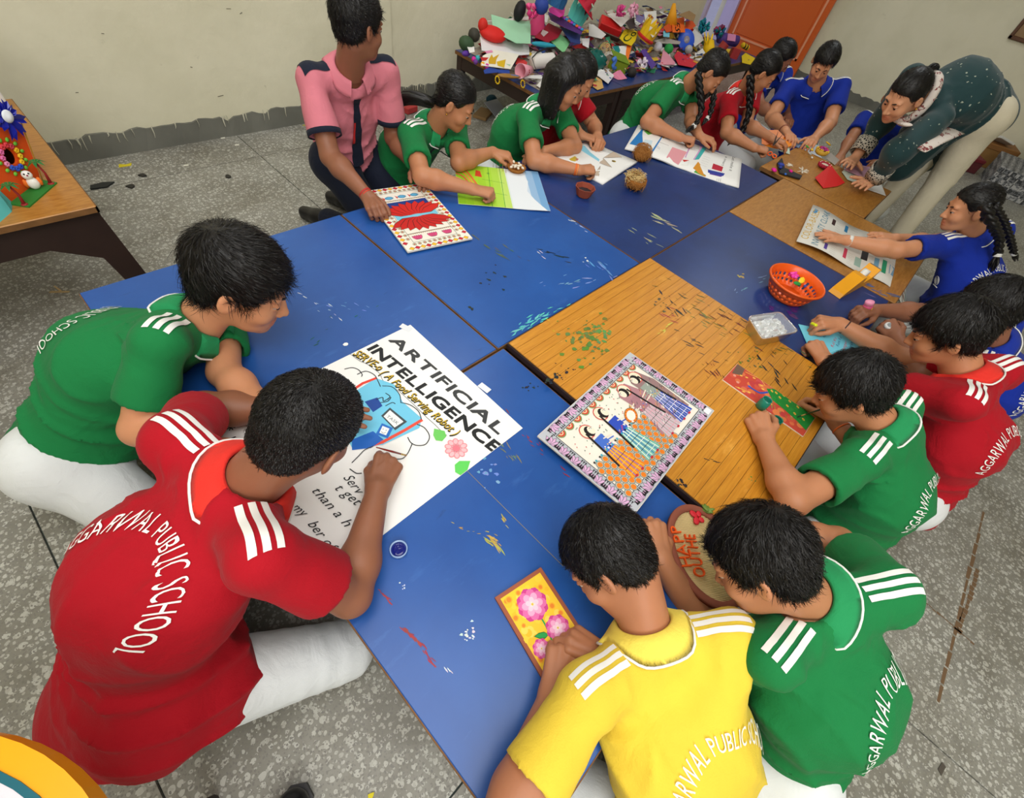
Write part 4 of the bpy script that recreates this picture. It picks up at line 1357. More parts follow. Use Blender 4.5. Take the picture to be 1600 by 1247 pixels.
mk('p5', 'green', 2, 'boy in green polo painting the peacock panel', 'fringe', look=(-.22, .70, -.66), up=(-.1, .5, 1), near=True,
   poseL='grip', handL=(hv((1192, 695), (1176, 648)), (-.6, .2, .7)), poseR='pen', handR=(hv((1308, 668), (1284, 640)), (.4, -.3, .8)), legs='cross', face=95, hstr=(7000, .036, .0012, .004))
mk('p6', 'red', 2, 'boy in red polo at the right rolling yellow clay over a blue card', 'fringe', look=(-.18, .80, -.55), up=(-.1, .4, 1), near=True,
   poseR='pen', handR=(hv((1310, 505), (1268, 500)), (.2, -.2, 1)), poseL='pen', handL=(hv((1285, 565), (1262, 530)), (-.4, -.2, 1)), legs='cross', face=95, hstr=(6000, .036, .0013, .004))
mk('p7', 'blue', 1, 'boy in blue polo behind the red-shirted boy opening a pink paint jar', 'fringe', look=(-.1, .82, -.5), up=(0, .4, 1),
   poseR='grip', handR=(hv((1368, 484), (1338, 487)), (.5, -.2, .8)), poseL='grip', handL=(hv((1402, 532), (1384, 508)), (-.7, .1, .5)), legs='cross', face=95, hstr=(4000, .036, .0014, .004))
def rel(key, *pts):
    H = np.array(SK[key][1]['H']); return [H + np.array(p) for p in pts]
mk('p8', 'blue', 0, 'girl in blue polo with two braids reaching over the newspaper spread', 'girl', look=(-.40, .80, -.35), up=(-.1, .3, 1), female=True,
   poseL='flat', handL=(hv((1318, 376), (1276, 368)), (0, 0, 1)), poseR='flat', handR=(hv((1400, 372), (1365, 366)), (0, 0, 1)), legs='cross', face=100,
   braids=(([at(1538, 322, .70), at(1550, 348, .66), at(1562, 372, .60), at(1560, 395, .54), at(1549, 422, .48)], .021, True), ([at(1553, 322, .69), at(1568, 346, .64), at(1578, 372, .58), at(1588, 408, .48)], .018, True)))
mk('p12', 'red', 2, 'girl in red polo with a long braid cutting paper with scissors', 'girl', look=(.42, -.76, -.45), up=(0, -.2, 1), female=True,
   poseR='fist', handR=(hv((1180, 238), (1206, 243)), (0, -.2, 1)), poseL='relax', handL=(hv((1205, 215), (1224, 222)), (0, 0, 1)), legs='cross', face=-110,
   braids=((rel('p12', (-.09, .03, -.02), (-.085, -.01, -.09), (-.075, -.06, -.18), (-.09, -.08, -.27), (-.12, -.05, -.36)), .022, True),))
mk('p13', 'blue', 1, 'girl with dark tied-back hair behind the girl in red', 'girl', look=(.35, -.78, -.42), up=(0, -.2, 1), female=True, legs='cross', face=-120)
mk('p14', 'green', 2, 'girl in green polo with long braids leaning on an open scrapbook', 'girl', look=(.25, -.72, -.62), up=(.3, -.4, 1), female=True,
   poseR='fist', handR=(hv((1062, 214), (1086, 219)), (0, 0, 1)), poseL='relax', handL=(hv((1092, 210), (1112, 218)), (0, 0, 1)), legs='kneel', face=-90,
   braids=((rel('p14', (-.09, .03, .0), (-.10, -.03, -.07), (-.10, -.08, -.14), (-.14, -.10, -.20), (-.20, -.09, -.225)), .021, True), (rel('p14', (.06, .0, -.03), (.04, -.06, -.10), (.0, -.10, -.17), (-.04, -.10, -.215)), .020, True)))
mk('p15', 'green', 2, 'girl in green polo with loose dark hair smiling over the drawing book', 'open', look=(.42, -.76, -.42), up=(.1, -.2, 1), female=True,
   poseR='pen', handR=(hv((905, 266), (932, 265)), (0, -.2, 1)), poseL='relax', handL=((-.9, .1, -.05), (0, .2, 1)), legs='cross', face=-95, smile=.006, hairlen=.15)
mk('p16', 'red', 2, 'child in red polo half hidden behind the loose-haired girl', 'girl', look=(.40, -.76, -.45), up=(.1, -.2, 1), female=True,
   poseL='grip', handL=(hv((934, 208), (941, 222)), (.4, 0, 1)), poseR='relax', handR=(hv((906, 210), (920, 214)), (0, 0, 1)), legs='cross', face=-90)
mk('p17', 'green', 2, 'girl in green polo with a ponytail beading beside the pink-shirted boy', 'girl', look=(.52, -.70, -.46), up=(.1, -.1, 1), female=True,
   poseR='fist', handR=(hv((738, 296), (772, 303)), (0, -.2, 1)), poseL='pen', handL=(hv((768, 240), (794, 246)), (0, 0, 1)), legs='cross', face=-90,
   ponytail=(rel('p17', (-.075, .05, -.01), (-.13, .12, .0), (-.16, .20, -.06), (-.20, .24, -.14)), .032))
mk('p11', 'blue', 0, 'boy in blue polo sitting near the orange door', 'short', look=(-.70, -.36, -.52), up=(-.1, 0, 1), legs='cross', face=195, girth=1.05, headk=.80,
   poseR='relax', handR=(hv((1226, 208), (1238, 220)), (0, 0, 1)), poseL='relax', handL=(hv((1270, 222), (1256, 236)), (0, 0, 1)), smile=.006)
mk('p10', 'blue', 2, 'girl in blue polo behind the bending teacher', 'girl', look=(-.80, -.10, -.5), up=(-.2, 0, 1), legs='cross', face=180, female=True)

M_NAVY = fabric('navy_cloth', (24, 30, 48), 500, 0.2)
mk('p18', 'pink', 1, 'boy in pink shirt and navy tie kneeling behind the lotus painting', 'short', look=(.90, .08, -.14), up=(0, 0, 1), near=True,
   poseR='grip', handR=(hv((575, 308), (594, 338)), (-.3, -.3, .9)), poseL='relax', handL=(hv((650, 264), (674, 292)), (.2, -.2, .9)), legs='kneel', face=-70, text=False, stripes=False,
   trousers=M_NAVY, hem=.05, sleeve=.72, hump=.02, hstr=(8000, .026, .0011, .003))

# teacher: dotted kurta, pale trousers, printed scarf
def kurta_mat():
    m, nt, b = new_mat('green_dotted_kurta')
    L = nt.links.new
    tc = N_(nt, 'ShaderNodeTexCoord')
    v = N_(nt, 'ShaderNodeTexVoronoi', Scale=34.0)
    L(tc.outputs['Object'], v.inputs['Vector'])
    no = N_(nt, 'ShaderNodeTexNoise', Scale=120.0, Detail=1.0)
    L(tc.outputs['Object'], no.inputs['Vector'])
    ad = N_(nt, 'ShaderNodeMath', operation='MULTIPLY_ADD')
    L(no.outputs['Fac'], ad.inputs[0]); ad.inputs[1].default_value = .5; L(v.outputs['Distance'], ad.inputs[2])
    lt = N_(nt, 'ShaderNodeMath', operation='LESS_THAN'); L(ad.outputs[0], lt.inputs[0]); lt.inputs[1].default_value = .36
    mx = N_(nt, 'ShaderNodeMix', data_type='RGBA')
    L(lt.outputs[0], mx.inputs[0])
    mx.inputs[6].default_value = lin((8, 54, 58)) + (1,)
    mx.inputs[7].default_value = lin((168, 176, 160)) + (1,)
    L(mx.outputs[2], b.inputs['Base Color'])
    b.inputs['Roughness'].default_value = .8
    b.inputs['Sheen Weight'].default_value = .2
    return m
M_KURTA = kurta_mat()
M_CREAM = fabric('cream_trousers', (214, 206, 182), 500, 0.2)
s9, J9 = SK['p9']
J9 = {k: np.array(v) for k, v in J9.items()}
fl = lambda a, b, t: J9[a] + (J9[b] - J9[a]) * t
ex = [(fl('SL', 'EL', .3), J9['EL'], .060, .056), (J9['EL'], fl('EL', 'WL', .62), .055, .050), (fl('SR', 'ER', .3), J9['ER'], .060, .056), (J9['ER'], fl('ER', 'WR', .62), .055, .050),
      (J9['P'] + (.02, 0, 0), fl('P', 'KR', .75) + np.array([.10, .02, -.02]), .150, .135), (J9['P'] + (.0, 0, .0), fl('P', 'KR', .55) + np.array([-.02, .10, 0]), .150, .12),
      (fl('P', 'N', .3) + np.array([0, 0, -.08]), fl('P', 'N', .1) + np.array([-.10, .06, -.32]), .11, .08)]
mk('p9', M_KURTA, 3, 'teacher in a dotted dark green kurta bending over the table', 'girl', look=(-.74, .30, -.55), up=(-.35, .1, 1), female=True, text=False, stripes=False,
   poseL='flat', handL=(hv((1362, 284), (1316, 299)), (0, -.1, 1)), poseR='flat', handR=(hv((1335, 248), (1303, 270)), (0, 0, 1)), legs='given', face=160, girth=1.0, hump=.06,
   extra=ex, hemcut=False, forearm=.6, sleeve=.9, trousers=M_CREAM, headk=.92,
   ponytail=(rel('p9', (.055, .0, .085), (.085, -.01, .125), (.125, -.03, .125), (.155, -.045, .095)), .020))

# ------------------------------------------------------------------ flat printed things
def zoomer(x0, y0, k):
    return lambda *p: [(x0 + a / k, y0 + b / k) for a, b in p]

class Sheet:
    """a sheet or board in page coordinates (x right 0..w, y up 0..h); built from its corners on a level surface"""
    def __init__(s, corners, z, name, label, cat, mat, thick=0.0012, zf=None, group=None, zc=None, nu=2, nv=2):
        # corners in photo pixels: bottom-left, bottom-right, top-right, top-left of the page
        zs_ = zc or [z] * 4
        P = [at(c[0], c[1], zz) for c, zz in zip(corners, zs_)]
        ex = nrm((P[1] - P[0]) + (P[2] - P[3])); ey = (P[3] - P[0]) + (P[2] - P[1])
        n = nrm(np.cross(ex, ey)); ey = np.cross(n, ex)
        s.w = np.linalg.norm((P[1] - P[0]) + (P[2] - P[3])) / 2
        s.h = abs((((P[3] - P[0]) + (P[2] - P[1])) / 2) @ ey)
        c = sum(P) / 4
        s.o = c - ex * s.w / 2 - ey * s.h / 2
        s.ex, s.ey, s.n = ex, ey, n
        s.z = z; s.zf = zf; s.thick = thick
        s.v, s.f, s.c, s.layer, s.k = [], [], [], 1, 0
        s.base = np.array([c[0], c[1], c[2]])
        V, F = [], []
        for k in (0, 1):
            for j in range(nv + 1):
                for i in range(nu + 1):
                    V.append(s.to3(s.w * i / nu, s.h * j / nv, 0 if k else -thick))
        q = (nu + 1) * (nv + 1)
        for j in range(nv):
            for i in range(nu):
                a = j * (nu + 1) + i
                F.append((q + a, q + a + 1, q + a + nu + 2, q + a + nu + 1))
                F.append((a, a + nu + 1, a + nu + 2, a + 1))
        ring = [i for i in range(nu + 1)] + [j * (nu + 1) + nu for j in range(1, nv + 1)] + [nv * (nu + 1) + i for i in range(nu - 1, -1, -1)] + [j * (nu + 1) for j in range(nv - 1, 0, -1)]
        for i in range(len(ring)):
            a, b = ring[i], ring[(i + 1) % len(ring)]
            F.append((a, b, q + b, q + a))
        s.ob = mesh_obj(name, V, F, mat, None, s.base, zf is not None)
        tag(s.ob, label, cat, group)
    def to3(s, x, y, lift=0.0):
        p = s.o + s.ex * x + s.ey * y + s.n * lift
        if s.zf: p = p + np.array([0, 0, s.zf(x / s.w, y / s.h)])
        return p
    def uv(s, px, py):
        p = at(px, py, s.z) - s.o
        return np.array([p @ s.ex, p @ s.ey])
    def lay(s):
        s.layer += 1
    def poly(s, pts, col, px=False):
        if px: pts = [s.uv(*p) for p in pts]
        n = len(s.v); s.k += 1
        for x, y in pts:
            s.v.append(s.to3(min(max(x, .0005), s.w - .0005), min(max(y, .0005), s.h - .0005), .0002 + s.k * 1.6e-6))
        s.f.append(tuple(range(n, n + len(pts)))); s.c.append(lin(col))
    def rect(s, x0, y0, x1, y1, col, n=1):
        for i in range(n):
            a = x0 + (x1 - x0) * i / n; b = x0 + (x1 - x0) * (i + 1) / n
            s.poly([(a, y0), (b, y0), (b, y1), (a, y1)], col)
    def disc(s, c, r, col, n=12, px=False, ry=None, rot=0.0):
        if px: c = s.uv(*c)
        ca, sa = math.cos(rot), math.sin(rot)
        ry = ry or r
        s.poly([(c[0] + r * math.cos(t) * ca - ry * math.sin(t) * sa, c[1] + r * math.cos(t) * sa + ry * math.sin(t) * ca) for t in np.linspace(0, 2 * math.pi, n, False)], col)
    def line(s, pts, w, col, px=False):
        if px: pts = [s.uv(*p) for p in pts]
        pts = [np.asarray(p, float) for p in pts]
        for a, b in zip(pts[:-1], pts[1:]):
            d = b - a; L = np.linalg.norm(d)
            if L < 1e-6: continue
            d /= L; m = np.array([-d[1], d[0]]) * w / 2; e = d * w * .3
            s.poly([a - m - e, b - m + e, b + m + e, a + m - e], col)
    def curve(s, pts, w, col, px=True, n=6):
        p = np.array([s.uv(*q) for q in pts] if px else pts, float)
        out = []
        for i in range(len(p) - 1):
            p0 = p[max(i - 1, 0)]; p1 = p[i]; p2 = p[i + 1]; p3 = p[min(i + 2, len(p) - 1)]
            for t in np.linspace(0, 1, n, False):
                out.append(.5 * ((2 * p1) + (-p0 + p2) * t + (2 * p0 - 5 * p1 + 4 * p2 - p3) * t * t + (-p0 + 3 * p1 - 3 * p2 + p3) * t ** 3))
        out.append(p[-1])
        s.line(out, w, col)
    def text(s, txt, p0, p1, hgt, col, px=True, shear=0.0, bold=0.0):
        """letters from p0 to p1 along the baseline, cap height hgt metres"""
        a = s.uv(*p0) if px else np.asarray(p0, float); b = s.uv(*p1) if px else np.asarray(p1, float)
        d = b - a; L = np.linalg.norm(d); d /= L; m = np.array([-d[1], d[0]])
        gl = glyphs(txt); tot = sum(g_[2] for g_ in gl)
        kx = L / tot; ky = hgt / .7; x = 0.0
        offs = [(0, 0)] if not bold else [(dx, dy) for dx in (-bold, 0, bold) for dy in (-bold, 0, bold)]
        for (v, f, w) in gl:
            if len(v):
                for dx, dy in offs:
                    n = len(s.v); s.k += 1
                    for vx, vy in v:
                        q = a + d * ((x + vx) * kx + shear * vy * ky + dx) + m * (vy * ky + dy)
                        s.v.append(s.to3(min(max(q[0], .0005), s.w - .0005), min(max(q[1], .0005), s.h - .0005), .0002 + s.k * 1.6e-6))
                    for q in f:
                        s.f.append(tuple(n + i for i in q)); s.c.append(lin(col))
            x += w
    def done(s, name='print', mat=None):
        if s.v: mesh_obj(name, s.v, s.f, mat or M_INK, s.ob, s.base, False, fcol=s.c)
        return s.ob

M_PAPER = plain('white_paper', (240, 240, 238), 0.6, 0.3, 0, 60, 0.02, 4)
M_NEWS = plain('newsprint', (216, 214, 206), 0.7, 0.2, 0, 60, 0.04, 6)
M_BOARD = plain('cream_board', (232, 226, 212), 0.6, 0.3, 0, 60, 0.03, 6)
BK = (26, 26, 28)

# ---- poster
Z = zoomer(320, 490, 3.0423)
POS = [at(640, 508, .3815), at(818, 668, .3815)]
x_top = (POS[0][0] + POS[1][0]) / 2; yl, yr = POS[0][1], POS[1][1]
def proj(P):
    v = RC @ (np.asarray(P, float) - CAM); return (CX + FPX * v[0] / v[2], CY - FPX * v[1] / v[2])
S = Sheet([proj((-.03, yl, .3815)), proj((-.03, yr, .3815)), proj((x_top, yr, .3815)), proj((x_top, yl, .3815))], .3815, 'paper_poster',
          'large white hand-lettered poster about a food serving robot', 'poster', M_PAPER)
S.lay()
S.text('ARTIFICIAL', Z((874, 128))[0], Z((1400, 580))[0], .031, (58, 60, 62), bold=.0016, shear=.10)
S.text('INTELLIGENCE', Z((766, 165))[0], Z((1378, 668))[0], .031, (30, 32, 34), bold=.0018, shear=.10)
S.text('SERVE-o', Z((700, 196))[0], Z((826, 276))[0], .024, (30, 28, 20), bold=.0010, shear=.2)
S.text('( A Food Serving Robot )', Z((830, 286))[0], Z((1186, 584))[0], .022, (30, 28, 20), bold=.0009, shear=.25)
S.lay()
S.text('SERVE-o', Z((702, 192))[0], Z((828, 272))[0], .023, (206, 172, 36), shear=.2)
S.text('( A Food Serving Robot )', Z((832, 282))[0], Z((1188, 580))[0], .021, (206, 172, 36), shear=.25)
S.curve(Z((690, 192), (735, 225), (770, 240), (800, 262), (830, 285), (850, 322), (890, 345), (940, 385), (1000, 440), (1050, 490), (1090, 525), (1130, 565), (1150, 580)), .0012, (60, 60, 60))
LB = (112, 196, 228)
S.poly(Z((700, 380), (815, 308), (900, 338), (940, 420), (1032, 500), (1020, 545), (845, 625), (700, 640), (640, 520)), LB, True)
S.lay()
S.line(Z((690, 372), (752, 332), (815, 308)), .007, (224, 66, 52), True)
S.line(Z((1030, 508), (950, 556), (845, 612), (790, 628)), .008, (228, 78, 60), True)
S.poly(Z((700, 600), (800, 560), (850, 600), (790, 640), (700, 650)), (34, 100, 190), True)
S.poly(Z((880, 448), (962, 515), (905, 556), (838, 487)), (62, 74, 80), True)
S.poly(Z((842, 522), (895, 545), (870, 595), (812, 575)), (40, 110, 196), True)
S.poly(Z((760, 420), (820, 400), (845, 440), (800, 470)), (30, 70, 150), True)
S.lay()
S.poly(Z((880, 460), (945, 515), (902, 543), (850, 490)), (232, 236, 236), True)
S.poly(Z((845, 535), (878, 548), (862, 580), (830, 568)), (240, 244, 246), True)
S.lay()
S.text('TASK', Z((862, 492))[0], Z((915, 530))[0], .008, (90, 96, 100))
S.disc(Z((848, 550))[0], .0012, BK, 6, True); S.disc(Z((862, 556))[0], .0012, BK, 6, True)
S.curve(Z((840, 562), (848, 570), (860, 566)), .0010, BK)
for c in ([(665, 265), (700, 258), (730, 268), (748, 290), (745, 300)], [(725, 290), (765, 275), (805, 292), (822, 320), (835, 348)], [(845, 345), (890, 350), (925, 385), (932, 425)], [(935, 425), (975, 435), (1015, 465), (1030, 505)],
          [(1010, 528), (1045, 545), (1068, 585), (1050, 622), (1010, 628), (980, 615), (965, 590)], [(985, 622), (965, 665), (940, 690), (905, 692)], [(690, 740), (720, 760), (745, 760)], [(700, 710), (730, 680), (760, 650), (800, 632)],
          [(815, 410), (845, 400), (850, 418), (880, 400)], [(835, 425), (870, 418), (885, 400)], [(860, 440), (890, 425), (905, 430)], [(860, 380), (880, 395), (870, 410)]):
    S.curve(Z(*c), .0022, (34, 36, 42))
# flower
fc = S.uv(*Z((1195, 642))[0])
S.poly(Z((1090, 548), (1140, 560), (1148, 585), (1128, 608), (1098, 604), (1086, 580)), (110, 200, 96), True)
S.poly(Z((1188, 720), (1210, 702), (1262, 702), (1250, 745), (1215, 770), (1190, 755)), (96, 206, 92), True)
S.lay()
for k in range(10):
    t = k * math.pi / 5
    S.disc(fc + np.array([math.cos(t), math.sin(t)]) * .019, .0095, (232, 140, 150), 10, rot=t, ry=.0075)
S.lay()
for k in range(10):
    t = k * math.pi / 5
    S.disc(fc + np.array([math.cos(t), math.sin(t)]) * .019, .0070, (244, 186, 192), 10, rot=t, ry=.0050)
S.disc(fc, .0095, (226, 122, 136), 14)
# handwriting
for txt, a, b, h in (('Serv', (655, 780), (722, 862), .020), ('t get', (612, 832), (718, 916), .020), ('than a h', (504, 842), (668, 1018), .019), ('my', (408, 924), (462, 968), .018), ('ber of', (486, 1000), (590, 1130), .019), ('.', (800, 1030), (812, 1042), .01), ('n', (815, 930), (835, 952), .010),
                     ('Hai', (106, 596), (190, 652), .014), ('to', (78, 622), (122, 655), .014), ('le', (150, 690), (200, 730), .014)):
    S.text(txt, Z(a)[0], Z(b)[0], h, (34, 34, 38), shear=.45)
for k in range(4):
    t = k * math.pi / 4; c = S.uv(*Z((125, 542))[0]); d = np.array([math.cos(t), math.sin(t)]) * .0085
    S.line([c - d, c + d], .0022, BK)
S.disc(Z((78, 541))[0], .0016, BK, 6, True)
S.done()
m = MB(); m.box(at(634, 512, .3822), (.018, .034, .0006), rotz(.3)); m.build('adhesive_tape', plain('clear_tape', (226, 230, 236), 0.2, 0.5), S.ob, S.base)
m = MB(); m.box(at(757, 606, .3822), (.018, .034, .0006), rotz(.1)); m.build('adhesive_tape', bpy.data.materials['clear_tape'], S.ob, S.base)

# ---- folk painting on canvas board
Z = zoomer(820, 530, 4.3)
S = Sheet(Z((740, 1180), (1275, 475), (705, 92), (75, 655)), .404, 'folk_painting', 'intricate folk painting of garlanded figures on a canvas board', 'painting', M_BOARD, .005)
rg = random.Random(5)
W_, H_ = S.w, S.h
bw = .033
S.rect(0.001, 0.001, W_ - .001, H_ - .001, (188, 192, 200))
S.lay()
S.rect(bw, bw, W_ - bw, H_ - bw, (238, 232, 220))
S.lay()
def lotus_motif(c, a, r, colr, out=(120, 110, 124)):
    for k in (-2, -1, 0, 1, 2):
        t = a + k * .52; d = np.array([math.cos(t), math.sin(t)]); q = np.array([-d[1], d[0]])
        S.poly([c, c + d * r * .55 + q * r * .24, c + d * r, c + d * r * .55 - q * r * .24], out)
        S.layer += 1
        S.poly([c + d * r * .08, c + d * r * .55 + q * r * .17, c + d * r * .9, c + d * r * .55 - q * r * .17], colr)
        S.layer -= 1
def border(x0, y0, x1, y1, n, a):
    for k in range(n):
        t = (k + .5) / n
        c = np.array([x0 + (x1 - x0) * t, y0 + (y1 - y0) * t])
        d = np.array([math.cos(a), math.sin(a)])
        lotus_motif(c - d * .013, a, .027, (222, 176, 214))
        e = np.array([x1 - x0, y1 - y0]) / n
        for sg in (-.5, -.34, .34):
            p = c + e * sg; S.poly([p - d * .010 + e * .10, p + d * .004, p - d * .010 - e * .10], BK)
            S.poly([p + d * .013 + e * .07, p + d * .003, p + d * .013 - e * .07], (60, 60, 64))
border(bw, bw / 2, W_ - bw, bw / 2, 10, math.pi / 2)
border(bw, H_ - bw / 2, W_ - bw, H_ - bw / 2, 10, -math.pi / 2)
border(bw / 2, bw * .6, bw / 2, H_ - bw * .6, 7, 0)
border(W_ - bw / 2, bw * .6, W_ - bw / 2, H_ - bw * .6, 7, math.pi)
x0, x1, y0, y1 = bw, W_ - bw, bw, H_ - bw
for p, q in (((x0, y0), (x1, y0)), ((x1, y0), (x1, y1)), ((x1, y1), (x0, y1)), ((x0, y1), (x0, y0))): S.line([p, q], .0016, BK)
# orange scales in the lower half, left part
nx, ny = 16, 8
for j in range(ny):
    for i in range(nx):
        cx = x0 + (x1 - x0) * (i + .5 * (j % 2) + .25) / nx; cy = y0 + (y1 - y0) * .47 * (j + .5) / ny
        if cx > x0 + (x1 - x0) * .66: continue
        S.disc((cx, cy), .0108, (110, 112, 110), 8); S.layer += 1; S.disc((cx, cy), .0094, (176, 186, 170), 8); S.disc((cx, cy - .0006), .0072, (232, 126, 30), 8); S.layer -= 1
# scalloped garland along the top
for i in range(11):
    cx = x0 + (x1 - x0) * (i + .5) / 11
    for r, col in ((.0145, (120, 150, 90)), (.0115, (206, 60, 50)), (.0075, (236, 196, 150)), (.004, (196, 40, 60))):
        S.layer += 1
        S.poly([(cx + r * math.cos(t), y1 - .002 + r * math.sin(t)) for t in np.linspace(math.pi, 2 * math.pi, 9)], col)
    S.layer -= 4
for i in range(90):                       # leafy sprigs in the cream part
    cx = rg.uniform(x0 + .01, x1 - .02); cy = rg.uniform(y0 + (y1 - y0) * .55, y1 - .02)
    S.disc((cx, cy), .0022, rg.choice([(40, 120, 90), (196, 60, 60), (40, 90, 80)]), 5, rot=rg.random() * 3, ry=.0012)
def figure(cx, foot, head, width, robe, veil, faced):
    L = head - foot
    S.layer = 6
    if veil:
        S.poly([(cx - width * .9, foot + L * .12), (cx + width * .9, foot + L * .10), (cx + width * 1.0, foot + L * .75), (cx + width * .55, head + .008), (cx - width * .1, head + .010), (cx - width * .55, head - .01), (cx - width * .4, foot + L * .5)], veil)
    S.layer += 1
    S.poly([(cx - width * .75, foot + .006), (cx + width * .8, foot + .006), (cx + width * .42, foot + L * .56), (cx - width * .38, foot + L * .56)], robe[0])
    S.poly([(cx - width * .40, foot + L * .54), (cx + width * .44, foot + L * .54), (cx + width * .5, foot + L * .80), (cx - width * .42, foot + L * .80)], robe[2])
    S.layer += 1
    for k in range(7):
        t = (k + .5) / 7
        S.line([(cx + width * (-.7 + 1.4 * t), foot + .008), (cx + width * (-.34 + .68 * t), foot + L * .54)], .0022, robe[1 + k % 2])
    if veil:
        for k in range(46):
            u_, v_ = rg.uniform(-.8, .9), rg.uniform(.14, .78)
            S.line([(cx + width * u_, foot + L * v_), (cx + width * (u_ + .12), foot + L * (v_ + .035))], .0016, rg.choice([(238, 232, 226), (120, 50, 60), (60, 90, 80), (226, 160, 60), (90, 60, 90)]))
    for k in range(5):
        yy = foot + L * (.1 + .09 * k)
        S.line([(cx - width * .55, yy), (cx + width * .6, yy)], .0013, BK if k % 2 else robe[1])
    for k in range(8):
        S.disc((cx + width * (-.35 + .1 * k), foot + L * (.58 + .02 * (k % 3))), .0020, rg.choice([(222, 60, 60), (240, 190, 60), (60, 110, 200), (240, 240, 240)]), 6)
    S.disc((cx - faced * width * .1, head - .006), .021, (206, 90, 80), 14, ry=.022); S.disc((cx - faced * width * .1, head - .006), .018, (240, 226, 200), 14, ry=.019)
    for k in range(3): S.line([(cx + faced * width * .3, foot + L * (.62 + .05 * k)), (cx + faced * width * .95, foot + L * (.60 + .04 * k))], .0032, (236, 224, 204) if k != 1 else robe[2])
    S.line([(cx - faced * width * .30, head - .01), (cx - faced * width * .5, foot + L * .5), (cx - faced * width * .62, foot + L * .3)], .006, (30, 24, 24))
    S.disc((cx + faced * width * .05, head - .010), .0135, (30, 24, 24), 12, ry=.0165)
    S.layer += 1
    S.disc((cx + faced * width * .20, head - .011), .0098, (240, 228, 206), 12, ry=.0125)
    S.layer += 1
    S.disc((cx + faced * width * .30, head - .008), .0032, (250, 250, 250), 8, ry=.0018); S.layer += 1
    S.disc((cx + faced * width * .31, head - .008), .0014, BK, 6)
    S.line([(cx + faced * width * .2, head - .004), (cx + faced * width * .42, head - .005)], .0011, BK)
    for sg in (-1, 1):
        S.disc((cx + sg * width * .35, foot + .005), .0055, (190, 40, 60), 8, ry=.003)
BL_, WH_, RD_, OR_, YL_, PK_, GN_ = (44, 76, 186), (238, 238, 238), (190, 50, 46), (232, 132, 36), (238, 190, 60), (222, 150, 170), (40, 140, 110)
ww = x1 - x0; hh = y1 - y0
figure(x0 + ww * .20, y0 + .012, y0 + hh * .82, .040, (OR_, YL_, (70, 110, 200)), None, 1)
figure(x0 + ww * .40, y0 + .012, y0 + hh * .86, .042, ((120, 190, 170), WH_, BL_), None, 1)
figure(x0 + ww * .69, y0 + .010, y0 + hh * .86, .048, ((200, 190, 196), PK_, (168, 120, 130)), (176, 128, 136), -1)
figure(x0 + ww * .87, y0 + .010, y0 + hh * .88, .044, (BL_, WH_, (150, 160, 150)), (150, 120, 120), -1)
S.layer = 14
c = (x0 + ww * .545, y0 + hh * .56)
for r, col in ((.026, BK), (.0245, OR_), (.017, WH_), (.0155, (240, 234, 222))):
    S.disc(c, r, col, 20, ry=r * .72, rot=.5); S.layer += 1
for k in range(14):
    t = k * 2 * math.pi / 14; S.disc((c[0] + .0205 * math.cos(t) * .88 - .0148 * math.sin(t) * .48, c[1] + .0205 * math.cos(t) * .48 + .0148 * math.sin(t) * .88), .0018, (170, 60, 20), 5)
for k in range(24):
    S.disc((x0 + ww * .03 + k * ww * .5 / 24, y0 + hh * .495), .0036, [BK, (60, 170, 190), WH_][k % 3], 4, rot=.78)
S.poly([(W_ - .030, .006), (W_ - .008, .006), (W_ - .008, .022), (W_ - .030, .022)], (246, 246, 246))
S.done()

# ---- lotus painting
Z = zoomer(540, 260, 5.0)
S = Sheet(Z((475, 672), (995, 555), (605, 132), (140, 192)), .392, 'lotus_painting', 'lotus painting with fish border held by the boy in pink', 'painting', M_BOARD, .006)
W_, H_ = S.w, S.h
S.rect(.001, .001, W_ - .001, H_ - .001, (240, 234, 222))
S.lay()
def ring_motifs(ins, n1, n2, fn):
    k = 0
    for i in range(n1):
        t = (i + .5) / n1
        for yy in (ins, H_ - ins): fn(ins + (W_ - 2 * ins) * t, yy, i)
    for i in range(1, n2 - 1):
        t = (i + .5) / n2
        for xx in (ins, W_ - ins): fn(xx, ins + (H_ - 2 * ins) * t, i)
d1 = .0098
def diam(x, y, i):
    S.poly([(x - d1 * 1.15, y), (x, y - d1), (x + d1 * 1.15, y), (x, y + d1)], BK); S.layer += 1
    S.poly([(x - d1, y), (x, y - d1 * .86), (x + d1, y), (x, y + d1 * .86)], (198, 30, 52) if i % 2 else (242, 186, 40)); S.layer -= 1
ring_motifs(.0105, 11, 17, diam)
def dot(x, y, i):
    S.disc((x, y), .0072, (60, 110, 60), 10); S.layer += 1; S.disc((x, y), .0056, (222, 216, 190), 10); S.layer += 1; S.disc((x, y), .0038, (176, 60, 50), 8); S.layer -= 2
ring_motifs(.030, 10, 15, dot)
i0 = .040
for p, q in (((i0, i0), (W_ - i0, i0)), ((W_ - i0, i0), (W_ - i0, H_ - i0)), ((W_ - i0, H_ - i0), (i0, H_ - i0)), ((i0, H_ - i0), (i0, i0))): S.line([p, q], .0014, (40, 60, 40))
iw, ih = W_ - 2 * i0, H_ - 2 * i0
xx = lambda u: i0 + iw * u
yy = lambda v: i0 + ih * v
S.rect(xx(.02), yy(.44), xx(.98), yy(.60), (120, 196, 222)); S.rect(xx(.02), yy(.60), xx(.98), yy(.80), (26, 56, 130))
S.lay()
